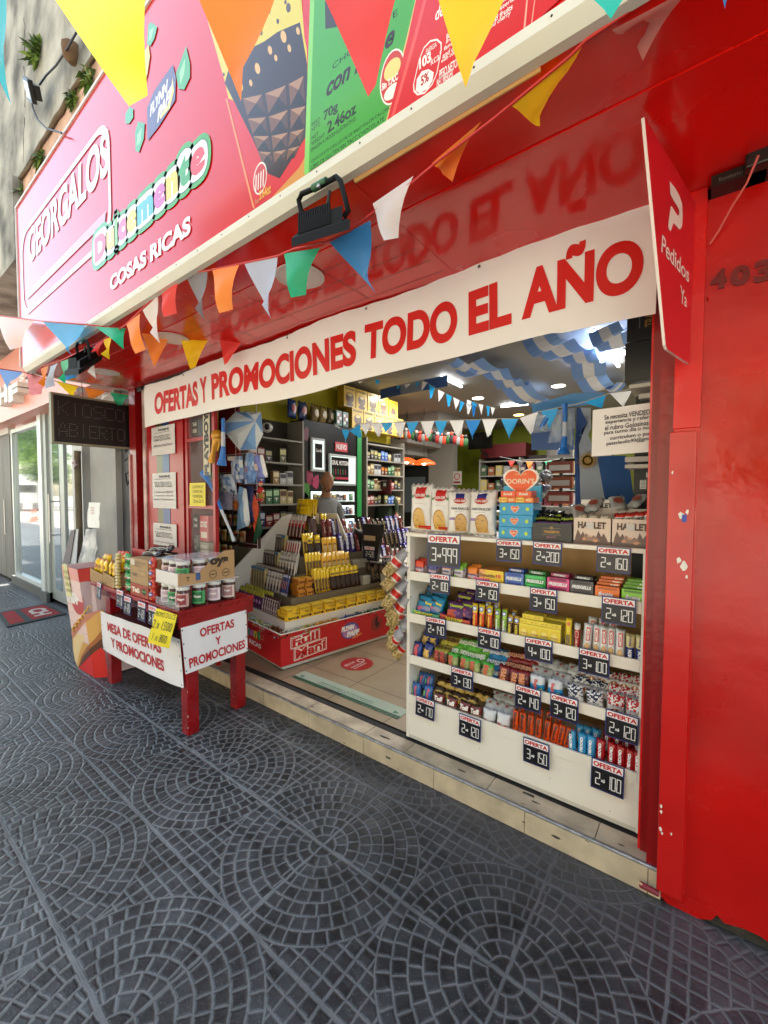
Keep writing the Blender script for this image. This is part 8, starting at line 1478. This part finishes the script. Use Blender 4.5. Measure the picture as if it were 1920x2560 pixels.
def tubelamp(a_, c_, label, en=4.5):
 p0, p1 = at(*a_, 'z', 2.97), at(*c_, 'z', 2.97); e = emp('tube_lamp', label, 'tube lamp', (p0+p1)/2, 'lit tube lamps'); b = MB(); b.tube([p0, p1], .016, M('f4f8ff', .5, emit=3.5), 10); new('glowing_tube', b, e); b = MB(); b.tube([p0+Vector((0, 0, .025)), p1+Vector((0, 0, .025))], .012, WHITE, 6); new('fitting', b, e)
 ld = bpy.data.lights.new('tube_light', 'AREA'); ld.shape = 'RECTANGLE'; ld.size = .04; ld.size_y = (p1-p0).length; ld.energy = en; ld.color = (.95, .97, 1); lo = bpy.data.objects.new('tube_light', ld); col.objects.link(lo); lo.location = (0, 0, -.02); lo.rotation_euler = (0, 0, math.atan2((p1-p0).y, (p1-p0).x)-PI/2); lo.parent = e
tubelamp((1104, 942), (1153, 966), 'lit tube lamp in the middle of the ceiling'); tubelamp((1484, 829), (1546, 915), 'lit tube lamp near the black cartons', 4); tubelamp((1253, 1016), (1320, 1010), 'lit tube lamp at the back of the ceiling')
b = MB(); b.box(-3.85, -2.9, 8.4, 9.0, 2.28, 2.55, M('5c1018', .6)); tag(new('red_shelf_sign', b, None, 'dark red sign box over the back shelves', 'sign'))
bs = emp('back_shelves', 'dim back shelves full of small goods under the red sign', 'shelf', (-2.6, 8.6, .105)); b = MB()
for z in (.6, .95, 1.3, 1.6, 1.9, 2.2): b.box(-3.85, -1.4, 8.3, 8.6, z-.02, z, M('8c8a84', .6))
for x in (-3.85, -3.0, -2.2, -1.4): b.box(x, x+.03, 8.31, 8.6, .105, 2.25, M('8c8a84', .6))
b.box(-3.85, -1.4, 8.6, 8.62, .105, 2.3, M('241c1a', .7)); new('frame', b, bs)
for zi, z in enumerate((.95, 1.3, 1.6, 1.9)):
 for k in range(14):
  hx = rr.choice(['6c2420', '28202c', 'a89a60', '7c4c2c', '34503c', '8c8c90', '5c1c2c']); me = mm_.setdefault('d'+hx, boxmesh('goods_box', .13, .2, .1, hx, [], [('r', .5, .6, .3, .15, '9c968c')])); inst('goods_box', me, (-3.75+.165*k, 8.32, z), (0, 0, rr.uniform(-.1, .1)), (1, 1, rr.uniform(.7, 1.2)), None, 'small goods box on the back shelves, %s from the left, %s row from below' % (nth(k), nth(zi)), 'box', 'goods on the back shelves')
b = MB(); b.box(-3.9, -3.4, 7.9, 7.96, 2.42, 2.75, M('0a0b0c', .2)); b.tube([(-3.65, 7.95, 2.4), (-3.65, 8.3, 2.3)], .02, BLACK, 6); tag(new('wall_television', b, None, 'dark wall television at the back of the shop', 'television'))
b = MB(); b.box(-5.6, -4.9, 8.0, 8.6, .105, 2.15, M('1c1e20', .4)); b.box(-5.52, -4.98, 7.99, 8.0, 1.1, 1.9, M('4c5254', .2, emit=.03)); tag(new('drinks_fridge', b, None, 'dark drinks fridge at the back under the orange lamps', 'fridge'))
for k, (px, py) in enumerate([(1017, 1155), (1060, 1158)]):
 c = at(px, py, 'y', 6.3); e = emp('pendant_lamp', ['left', 'right'][k]+' orange pendant lamp at the back of the shop', 'pendant lamp', c, 'orange pendant lamps'); b = MB(); b.lathe([(.20, -.02), (.19, .01), (.10, .06), (.03, .08)], M('d84818', .4, emit=.25), c, 20, cap=False); new('shade', b, e); b = MB(); b.tube([c+Vector((0, 0, .08)), Vector((c.x, c.y, 3.0))], .005, BLACK, 5); new('cord', b, e); b = MB(); b.blob(c+Vector((0, 0, 0)), (.035, .035, .03), M('fff0c8', .5, emit=8), 10, 6); new('bulb', b, e)
b = MB(); c = at(1143, 1195, 'y', 8.0); b.box(c.x-.1, c.x+.1, 8.0, 8.01, c.z-.14, c.z+.14, M('a8a49c', .6)); b.disc((c.x, 7.995, c.z+.03), (.07, 0, 0), (0, 0, .07), M('a03028', .6), 20, inner=.75); b.box(c.x-.08, c.x+.08, 7.995, 7.999, c.z-.11, c.z-.07, M('6c2420', .6)); tag(new('no_smoking_sign', b, None, 'no smoking sign on the pale back column', 'sign')); b = MB(); b.box(-5.0, -4.3, 8.01, 8.2, .105, 2.6, M('8c8880', .7)); tag(new('back_column', b, None, 'pale column at the back beside the drinks fridge', 'column'))
rk = emp('card_rack', 'tall revolving rack with brown packs behind the blue heart boxes', 'rack', (-1.35, 5.0, .105)); b = MB(); c = at(1400, 1250, 'y', 5.0)
for k in range(7): b.box(c.x-.14, c.x+.14, 4.95, 5.0, .9+.17*k, 1.03+.17*k, M(['7c3c20', '6c2c1c', '8c8c88', '7c2c20'][k % 4], .5)); b.box(c.x-.11, c.x+.11, 4.948, 4.95, .93+.17*k, .99+.17*k, M('a8a098', .5))
b.tube([(c.x, 5.03, .105), (c.x, 5.03, 2.15)], .02, M('2c2c2c', .5)); new('pockets', b, rk)
b = MB(); r_ = random.Random(30)
for k in range(40): p_ = at(1300+r_.uniform(-45, 70), 1210+r_.uniform(-30, 30), 'y', 4.4+r_.uniform(-.2, .2)); b.blob(p_, (.05, .05, .04), M(r_.choice(['6c7074', '8c9094', '3c3c5c']), .25, alpha=.6), 6, 5)
tag(new('film_bundle', b, None, 'grey bundle of clear film bags behind the heart display', 'film bundle'))
gcs = emp('toy_garland', 'row of small hanging toys under the beam at the back', 'garland', (-3.5, 6, 2.3));
for k in range(22):
 p_ = A('r6', 930+29*k, 780+8*math.sin(k)+3*k, 'y', 5.6); b = MB(); b.blob(p_, (.045, .03, .07), M(['c8401c', '1c1c1c', '8c8c88', '2c5c2c', '9c2420'][k*3 % 5], .6), 7, 5); b.blob(p_+Vector((0, 0, .08)), (.03, .03, .03), M(['1c1c1c', 'b8b0a8', 'c8401c'][k % 3], .6), 6, 5); new('toy', b, gcs)
# == PENNANT STRINGS
CL = dict(y='e8c818', o='ec8428', r='d83c34', g='1ca878', b='2c7cb8', w='d0ccc8', l='a8b4c8', k='706c70', p='b88078', Y='fff000', c='3cb8c8', t='14b4a0', P='d88c94', s='7ca0cc', B='2494cc', W='dcdcdc')
def tri(b, a, c, t, m, curl=.03, n=6, trans=0):
 a, c, t = Vector(a), Vector(c), Vector(t); nr = (c-a).cross(t-a).normalized(); vs = []; idx = {}
 for j in range(n+1):
  v = j/n; l_, r_ = a.lerp(t, v), c.lerp(t, v)
  for i in range(n-j+1):
   u = i/max(1, n-j); p = l_.lerp(r_, u) if n-j else t; bow = math.sin(PI*v)*.0; p = p+nr*(curl*math.sin(v*2.6+u*1.5)*v+curl*.5*math.sin(u*3+v)*(v)); idx[(i, j)] = len(vs); vs.append(p)
 fs = []
 for j in range(n):
  for i in range(n-j):
   fs.append((idx[(i, j)], idx[(i+1, j)], idx[(i, j+1)]))
   if i < n-j-1: fs.append((idx[(i+1, j)], idx[(i+1, j+1)], idx[(i, j+1)]))
 b.add(vs, fs, m, True)
def flagmat(hx):
 key = 'flag'+hx
 if key in _m: return _m[key]
 m = bpy.data.materials.new('m_flag'); m.use_nodes = True; n = m.node_tree; p = n.nodes['Principled BSDF']; c = tuple(min(.8, x) for x in lin(hx)); p.inputs['Base Color'].default_value = (*c, 1); p.inputs['Roughness'].default_value = .55
 t = n.nodes.new('ShaderNodeBsdfTranslucent'); t.inputs[0].default_value = (*[x*.75 for x in c], 1); p.inputs['Base Color'].default_value = (*[x*.75 for x in c], 1); mx = n.nodes.new('ShaderNodeAddShader')
 n.links.new(p.outputs[0], mx.inputs[0]); n.links.new(t.outputs[0], mx.inputs[1]); n.links.new(mx.outputs[0], n.nodes['Material Output'].inputs[0]); _m[key] = m; return m
def bunting(label, cord, flags, ax='y', ribbon='c8302c', grp='pennant strings outside', rw=.004, curl=.034):
 """cord: [(window,x,y,plane)], flags: [(colour, window, TL, TR, tip, plane)]"""
 P = [A(w, x, y, ax, v) for w, x, y, v in cord]; e = emp('pennant_string', label, 'pennants', P[len(P)//2], grp); b = MB(); b.tube(P, rw, M(ribbon, .5), 6); new('ribbon', b, e)
 for k, (cc_, w, a, c, t, v) in enumerate(flags):
  v3 = v if isinstance(v, tuple) else (v, v, v); b = MB(); tri(b, A(w, *a, ax, v3[0]), A(w, *c, ax, v3[1]), A(w, *t, ax, v3[2]), flagmat(CL[cc_]), curl*(1 if k % 2 else -1)); new('pennant', b, e)
Y1 = 1.07
bunting('string of coloured pennants running along the white awning edge', [('r7', 240, 290, Y1), ('r7', 560, 190, Y1), ('r7', 935, 8, Y1), ('r4', 1000, 518, Y1), ('r4', 1430, 110, Y1), ('r4', 1659, 85, Y1), ('M', 600, 553, Y1), ('fl', 560, 920, Y1), ('fl', 900, 850, Y1), ('fl', 1150, 730, Y1), ('fl', 1380, 545, Y1), ('r2', 700, 935, Y1), ('r2', 800, 850, Y1), ('r2', 1090, 630, Y1), ('r2', 1200, 540, Y1), ('r2', 1500, 295, Y1), ('r2', 1590, 205, Y1), ('r3', 620, 150, Y1), ('r3', 840, 0, Y1), ('r3', 900, -60, Y1)],
 [('k', 'r7', (300, 295), (355, 272), (275, 370), Y1), ('o', 'r7', (378, 265), (442, 238), (365, 430), Y1), ('l', 'r7', (465, 243), (532, 213), (463, 455), Y1), ('g', 'r7', (558, 200), (648, 170), (555, 395), Y1), ('b', 'r7', (662, 160), (758, 112), (652, 380), Y1), ('w', 'r7', (770, 105), (882, 55), (835, 345), Y1), ('r', 'r7', (882, 40), (965, 0), (862, 188), Y1), ('y', 'r7', (952, 0), (1025, -30), (955, 168), Y1),
  ('o', 'r4', (1005, 508), (1118, 425), (1130, 760), Y1), ('w', 'r4', (1138, 400), (1258, 285), (1228, 650), Y1), ('r', 'r4', (1288, 265), (1448, 105), (1360, 472), Y1), ('k', 'r4', (1478, 103), (1655, 88), (1580, 460), Y1),
  ('o', 'M', (458, 580), (517, 571), (488, 682), Y1), ('l', 'M', (528, 570), (600, 553), (572, 684), Y1), ('g', 'M', (613, 548), (692, 535), (643, 650), Y1), ('b', 'M', (712, 524), (800, 476), (799, 626), Y1), ('w', 'M', (805, 440), (893, 380), (843, 530), Y1), ('o', 'M', (933, 352), (1040, 262), (962, 397), (Y1, Y1, Y1+.1)), ('y', 'M', (1103, 228), (1262, 92), (1158, 247), (Y1, Y1, Y1+.1)), ('p', 'M', (1322, 65), (1500, -30), (1372, 128), (Y1, Y1, Y1+.12)), ('b', 'M', (1520, -60), (1600, -90), (1560, 12), Y1)])
bunting('string of large pennants hanging close overhead above the big sign', [('M', -60, -30, .2), ('M', 60, -90, .2), ('M', 370, -110, .28), ('M', 690, -90, .5), ('M', 950, -70, .68), ('M', 1240, -50, .85), ('M', 1420, -60, .95)],
 [('Y', 'M', (70, -70), (325, -95), (300, 250), (.2, .24, .22)), ('o', 'M', (395, -85), (622, -85), (513, 204), (.36, .44, .4)), ('r', 'M', (672, -70), (872, -70), (798, 222), (.55, .63, .6)), ('y', 'M', (928, -60), (1112, -55), (1007, 179), (.7, .78, .75)), ('t', 'M', (1225, -50), (1385, -60), (1312, 50), (.85, .92, .9)), ('c', 'M', (-60, -60), (12, -60), (6, 216), (.18, .2, .2))], grp='pennant strings outside', rw=.002, curl=.012)
bunting('string of pennants from the street side across the awning end to the banner', [('p', -40, 784, .93), ('p', 107, 803, .95), ('p', 220, 812, .97), ('p', 285, 819, 1.08), ('p', 351, 829, 1.25), ('p', 448, 842, 1.45), ('p', 520, 850, 1.6), ('p', 612, 856, 1.75)],
 [('w', 'r4', (-40, 445), (275, 483), (120, 725), (.93, .95, .94)), ('B', 'r4', (343, 488), (682, 518), (530, 752), (.95, .97, .95)), ('g', 'r4', (765, 532), (1003, 545), (968, 716), (.98, 1.1, 1.05)), ('o', 'r4', (1128, 572), (1357, 604), (1230, 856), (1.25, 1.4, 1.33)), ('y', 'r4', (1433, 612), (1662, 636), (1530, 885), (1.45, 1.58, 1.5)), ('r', 'r5', (828, 0), (1012, 12), (868, 216), (1.62, 1.74, 1.68))])
bunting('string of pennants below the awning end beside the LED sign', [('r7', -20, 262, .8), ('r7', 210, 294, .96), ('r7', 480, 372, 1.3), ('r7', 760, 435, 1.5), ('r7', 1000, 480, 1.7), ('r7', 1190, 505, 1.82)],
 [('s', 'r7', (-20, 265), (212, 292), (60, 425), (.8, .96, .9)), ('P', 'r7', (240, 305), (462, 366), (330, 518), (1.0, 1.25, 1.1)), ('y', 'r7', (515, 380), (722, 430), (660, 520), (1.3, 1.45, 1.4)), ('k', 'r7', (690, 425), (790, 445), (700, 530), (1.5, 1.55, 1.5)), ('o', 'r7', (780, 440), (972, 472), (850, 560), (1.5, 1.65, 1.6)), ('w', 'r7', (930, 475), (1030, 485), (920, 560), (1.65, 1.7, 1.7)), ('g', 'r7', (1010, 480), (1192, 508), (1100, 610), (1.7, 1.82, 1.75))])
YI = 2.62
bunting('string of blue and white pennants inside across the doorway', [('r6', 450, 690, 3.0), ('r6', 500, 735, 2.9), ('r6', 575, 745, 2.8), ('r6', 655, 693, 2.75), ('r6', 900, 686, YI), ('r6', 1280, 670, YI), ('r6', 1659, 660, YI), ('b7', 160, 866, YI), ('b7', 420, 862, YI), ('b7', 570, 812, YI), ('b7', 860, 755, YI), ('b7', 1090, 680, YI), ('b7', 1240, 650, 2.5)],
 [('W', 'r6', (450, 690), (512, 740), (470, 720), 2.9), ('B', 'r6', (512, 742), (576, 745), (540, 858), 2.8), ('B', 'r6', (578, 755), (665, 695), (672, 815), 2.75), ('W', 'r6', (663, 692), (750, 690), (708, 812), 2.7), ('W', 'r6', (752, 690), (835, 688), (825, 808), 2.65), ('B', 'r6', (843, 688), (936, 685), (870, 785), YI), ('W', 'r6', (942, 685), (1042, 682), (1006, 815), YI), ('B', 'r6', (1048, 680), (1148, 678), (1080, 812), YI), ('W', 'r6', (1165, 675), (1282, 672), (1232, 818), YI), ('B', 'r6', (1283, 672), (1388, 668), (1326, 822), YI), ('W', 'r6', (1405, 668), (1512, 665), (1482, 815), YI), ('B', 'r6', (1538, 662), (1662, 660), (1592, 825), YI),
  ('W', 'b7', (-5, 870), (30, 870), (5, 990), YI), ('B', 'b7', (38, 870), (152, 868), (85, 1012), YI), ('W', 'b7', (160, 868), (272, 866), (208, 1000), YI), ('B', 'b7', (300, 866), (422, 863), (355, 1015), YI), ('W', 'b7', (435, 860), (568, 812), (520, 980), YI), ('B', 'b7', (590, 808), (715, 790), (650, 950), YI), ('B', 'b7', (900, 745), (1065, 685), (1030, 790), YI), ('W', 'b7', (1090, 680), (1250, 660), (1190, 780), 2.55)], ribbon='b8b4b0', grp='blue and white pennant strings inside', rw=.003, curl=.015)
Y2 = 4.2
bunting('farther string of small blue and white pennants under the ceiling', [('r6', 640, 345, Y2), ('r6', 800, 330, Y2), ('r6', 1000, 375, Y2), ('r6', 1190, 340, Y2), ('r6', 1400, 455, Y2), ('r6', 1560, 535, Y2), ('r6', 1659, 560, Y2), ('b7', 100, 745, Y2), ('b7', 280, 790, Y2)],
 [('W', 'r6', (645, 342), (700, 336), (660, 360), Y2), ('B', 'r6', (785, 330), (832, 332), (805, 378), Y2), ('B', 'r6', (968, 375), (1000, 372), (975, 408), Y2), ('W', 'r6', (1030, 368), (1085, 358), (1045, 410), Y2), ('B', 'r6', (1120, 352), (1160, 345), (1137, 390), Y2), ('W', 'r6', (1180, 340), (1225, 350), (1170, 430), Y2), ('B', 'r6', (1235, 365), (1288, 395), (1252, 488), Y2), ('W', 'r6', (1312, 410), (1365, 438), (1312, 522), Y2), ('B', 'r6', (1378, 448), (1428, 470), (1398, 560), Y2), ('W', 'r6', (1438, 475), (1490, 502), (1455, 590), Y2), ('B', 'r6', (1495, 505), (1530, 522), (1490, 598), Y2), ('W', 'r6', (1545, 530), (1590, 545), (1560, 635), Y2), ('B', 'r6', (1592, 545), (1625, 555), (1605, 640), Y2), ('W', 'b7', (50, 725), (85, 738), (50, 850), Y2), ('B', 'b7', (88, 738), (125, 750), (98, 850), Y2), ('W', 'b7', (135, 752), (170, 762), (155, 850), Y2), ('B', 'b7', (190, 765), (220, 775), (205, 850), Y2), ('W', 'b7', (222, 775), (255, 783), (235, 852), Y2)], ribbon='b8b4b0', grp='blue and white pennant strings inside', rw=.003, curl=.01)
Y3 = 7.9
bunting('string of small coloured pennants before the back shelves', [('b7', 290, 1140, Y3), ('b7', 450, 1175, Y3), ('b7', 620, 1175, Y3), ('b7', 820, 1140, Y3)], [('r', 'b7', (350, 1170), (400, 1172), (375, 1215), Y3), ('k', 'b7', (410, 1172), (465, 1175), (435, 1225), Y3), ('o', 'b7', (480, 1175), (535, 1176), (505, 1235), Y3), ('k', 'b7', (545, 1176), (600, 1175), (570, 1215), Y3), ('g', 'b7', (615, 1175), (670, 1168), (640, 1215), Y3)], ribbon='c8c4c0', grp='coloured pennants inside')
# == FLOODLIGHTS UNDER THE AWNING
def flood(S_, label):
 """S_(x,y,plane) maps fl-window style pixels to the plane"""
 e = emp('floodlight', label, 'floodlight', S_(850, 750, 1.0), 'black floodlights under the awning'); gm = M('0f0e0d', .65, spec=.15); Y = 1.0
 b = MB(); pts = [S_(665, 670, Y), S_(635, 540, Y), S_(608, 420, Y), S_(640, 350, Y), S_(830, 270, Y-.0), S_(1000, 175, Y), S_(1040, 215, Y), S_(1090, 400, Y), S_(1120, 530, Y), S_(1075, 590, Y)]; b.tube(pts, .0085, gm, 7); new('bracket', b, e)
 b = MB(); b.tube([S_(900, 215, Y), S_(760, 295, Y)], .012, M('2c5c34', .5)); b.blob(S_(815, 272, Y-.012), (.007, .007, .007), STEEL, 8, 6); new('bolt', b, e)
 b = MB(); b.tube([S_(930, 320, Y), S_(915, 420, Y), S_(900, 500, Y), S_(915, 580, Y)], .005, BLACK, 6); new('cable', b, e)
 lo = [(525, 885), (640, 905), (1000, 820), (1140, 715), (1050, 690), (860, 680), (580, 800)]; f1, f2 = [S_(x, y, Y) for x, y in lo], None
 b = MB(); A0, A1, A2, A3 = S_(535, 905, Y-.09), S_(1140, 720, Y-.09), S_(1100, 690, Y+.10), S_(600, 830, Y+.10); base = [A0, A1, A2, A3]; hh = Vector((0, 0, .028)); b.slab(base, hh, gm)
 c_ = sum(base, Vector())/4; mid = [c_+(p-c_)*.78+hh*1.001 for p in base]; b.slab(mid, Vector((0, 0, .045)), gm)
 for k in range(14):
  t = (k+.5)/14; p0 = mid[0].lerp(mid[1], t*.75)+Vector((0, -.002, .005)); p1 = mid[3].lerp(mid[2], t*.75)+Vector((0, .002, .005)); dx = Vector((.0035, 0, 0)); b.slab([p0-dx, p0+dx, p1+dx, p1-dx], (0, 0, .062), gm)
 new('housing', b, e); b = MB(); b.poly([c_+(p-c_)*.8-Vector((0, 0, .001)) for p in base][::-1], M('c8c4b4', .25)); new('lens', b, e)
flood(lambda x, y, Y: A('fl', x, y, 'y', Y), 'black floodlight with cooling fins hanging under the awning edge')
P_o = A('fl', 850, 750, 'y', 1.0); P_n = A('r7', 770, 240, 'y', 1.0)
flood(lambda x, y, Y: P_n+(A('fl', x, y, 'y', Y)-P_o), 'second black floodlight under the far end of the awning behind white pennants')
# == PEOPLE
def person(loc, face, label, skin, shirt, hair=None, head_tilt=0.5, height=1.76, cap=None):
 e_ = emp('person', label, 'person', loc); T0 = Matrix.Translation(loc) @ Matrix.Rotation(face, 4, 'Z'); S = height/1.76
 sk = M(skin, .5); V_ = [(0, 0, .95), (0, .01, 1.15), (0, .02, 1.34), (0, 0, 1.46), (0, -.02, 1.53), (0, -.035, 1.60)]; E_ = [(i, i+1) for i in range(5)]; Rr = [.15, .14, .15, .075, .055, .05]
 def ch(par, pts):
  p = par
  for q_, r_ in pts: V_.append(q_); Rr.append(r_); E_.append((p, len(V_)-1)); p = len(V_)-1
  return p
 for s in (-1, 1):
  ch(0, [((s*.09, 0, .88), .09), ((s*.10, 0, .5), .065), ((s*.10, .02, .12), .045), ((s*.10, -.12, .05), .035)])
  w = ch(2, [((s*.13, .01, 1.40), .06), ((s*.18, 0, 1.36), .052), ((s*.21, -.03, 1.12), .042), ((s*.19, -.24, 1.02), .034), ((s*.18, -.30, 1.01), .026), ((s*.175, -.36, 1.0), .028)])
  for f in range(5):
   dx = (f-2)*.017; ln = [.05, .075, .08, .072, .055][f]; yb = -.375 if f else -.345
   ch(w, [((s*(.175)+dx-s*(.015 if f == 0 else 0), yb-.02, 1.0), .009), ((s*.175+dx*1.2-s*(.03 if f == 0 else 0), yb-.02-ln*.5, .99), .008), ((s*.175+dx*1.25-s*(.03 if f == 0 else 0), yb-.02-ln, .97), .007)])
 me = bpy.data.meshes.new('body'); me.from_pydata([tuple(Vector(v)*S) for v in V_], E_, []); o = bpy.data.objects.new('body', me); col.objects.link(o); o.parent = e_; o.rotation_euler = (0, 0, face)
 sm_ = o.modifiers.new('Skin', 'SKIN'); sm_.use_smooth_shade = True
 for i, v in enumerate(me.skin_vertices[0].data): v.radius = (Rr[i]*S*(1.05 if i < 3 else 1), Rr[i]*S*(.8 if i < 3 else 1)); v.use_root = (i == 0)
 ss = o.modifiers.new('Sub', 'SUBSURF'); ss.levels = 2; ss.render_levels = 2
 me.materials.append(sk)
 bpy.context.view_layer.update(); m2 = bpy.data.meshes.new_from_object(o.evaluated_get(bpy.context.evaluated_depsgraph_get())); o.modifiers.clear();
 bm = bmesh.new(); bm.from_mesh(m2); b = MB(); b.v = [v.co.copy() for v in bm.verts]; b.f = [tuple(v.index for v in f.verts) for f in bm.faces]; pants = M('22242c', .8); b.mats = [sk, M(shirt, .8, bump=.3, bscale=30), pants, M('1a1818', .6)]
 b.m = []; b.sm = [True]*len(b.f)
 for f in bm.faces:
  c = f.calc_center_median()/S; b.m.append(1 if (.93 < c.z < 1.475 and not (c.z > 1.0 and c.y < -.06 and abs(c.x) > .14)) else (2 if .1 < c.z <= .93 and abs(c.x) < .2 and c.y > -.2 else (3 if c.z <= .1 else 0)))
 bm.free(); hm = Matrix.Translation(Vector((0, -.05, 1.665))*S) @ Matrix.Rotation(head_tilt, 4, 'X')
 n0 = len(b.v); nn = 24; kk_ = 16; vs = []
 for i in range(kk_+1):
  a = -PI/2+PI*i/kk_
  for j in range(nn):
   q_ = 2*PI*j/nn; x = math.cos(a)*math.cos(q_); y = math.cos(a)*math.sin(q_); z = math.sin(a); p = Vector((x*.077, y*.098, z*.122))
   if z < 0: p.x *= 1-.22*(-z); p.y = p.y*(1-.12*(-z))-(.018*(-z) if y < 0 else -.012*z*0);
   if y < -.5 and abs(x) < .25 and -.42 < z < .05: p.y -= .022*(1-abs(x)/.25)*(1-abs(z+.25)/.32 if abs(z+.25) < .32 else 0)
   if y < -.4 and .0 < z < .18 and .15 < abs(x) < .6: p.y += .008
   if y < -.4 and .18 < z < .32: p.y -= .006
   vs.append(hm @ (p*S))
 b.add(vs, [(i*nn+j, i*nn+(j+1) % nn, (i+1)*nn+(j+1) % nn, (i+1)*nn+j) for i in range(kk_) for j in range(nn)], sk, True)
 for s in (-1, 1): b.blob(hm @ (Vector((s*.078, .005, -.01))*S), (.010, .018, .030), sk, 8, 6); b.blob(hm @ (Vector((s*.030, -.082, .012))*S), (.010, .006, .006), M('e8e0d8', .3), 8, 5); b.blob(hm @ (Vector((s*.030, -.087, .012))*S), (.005, .004, .005), M('2c1c14', .3), 6, 4); b.blob(hm @ (Vector((s*.031, -.088, .032))*S), (.016, .005, .003), M('4c3428', .7), 8, 4)
 b.blob(hm @ (Vector((0, -.086, -.060))*S), (.022, .008, .006), M('7c3c34', .5), 8, 4); b.blob(hm @ (Vector((0, -.098, -.022))*S), (.013, .018, .026), sk, 10, 7); b.blob(hm @ (Vector((0, -.070, -.075))*S), (.045, .030, .035), M('6c4838', .8), 12, 7)
 b.v = [Matrix.Rotation(face, 4, 'Z') @ v for v in b.v]; o.data = b.mesh('body'); o.rotation_euler = (0, 0, 0)
 if hair or cap:
  h_ = MB(); hm_ = M(hair or cap, .8, bump=.5, bscale=60); vs = []; nn = 18
  for i in range(8):
   a = -.12+(PI/2+.12)*i/7
   for j in range(nn): q_ = 2*PI*j/nn; fr_ = .9 if math.sin(q_) < -.3 and i < 2 else 1; vs.append(Matrix.Rotation(face, 4, 'Z') @ (hm @ (Vector((math.cos(a)*math.cos(q_)*.086, math.cos(a)*math.sin(q_)*.106*fr_, .015+math.sin(a)*.125))*S)))
  h_.add(vs, [(i*nn+j, i*nn+(j+1) % nn, (i+1)*nn+(j+1) % nn, (i+1)*nn+j) for i in range(7) for j in range(nn)], hm_, True); h_.v = [v+Vector(loc) for v in h_.v]; new('hair', h_, e_)
 return e_
person((-3.50, 3.46, .105-.02), math.radians(66), 'bald man in a grey shirt looking down behind the island', '96684e', '84868a', head_tilt=.5, height=1.66)
person((-3.95, 5.15, .105), math.radians(30), 'dark haired person in a dark green shirt behind the counter', '8c5c44', '20301c', hair='0e0c0c', head_tilt=.5, height=1.70)
b = MB(); c = A('man', 1150, 470, 'y', 4.9); b.box(c.x-.12, c.x+.12, 4.88, 4.90, c.z-.14, c.z+.06, M('5c1014', .5)); b.box(c.x-.05, c.x+.07, 4.87, 4.88, c.z-.04, c.z+.06, M('16161a', .4)); b.text('OFERTA', (c.x-.06, 4.868, c.z+.04), (.12, 0, 0), (0, 0, .02), M('c8a8a8', .5), .03); b.text('80', (c.x, 4.868, c.z-.03), (.05, 0, 0), (0, 0, .05), WHITE, .03)
tag(new('counter_sign', b, None, 'dark red card with a price sign standing before the dark haired person', 'sign'))
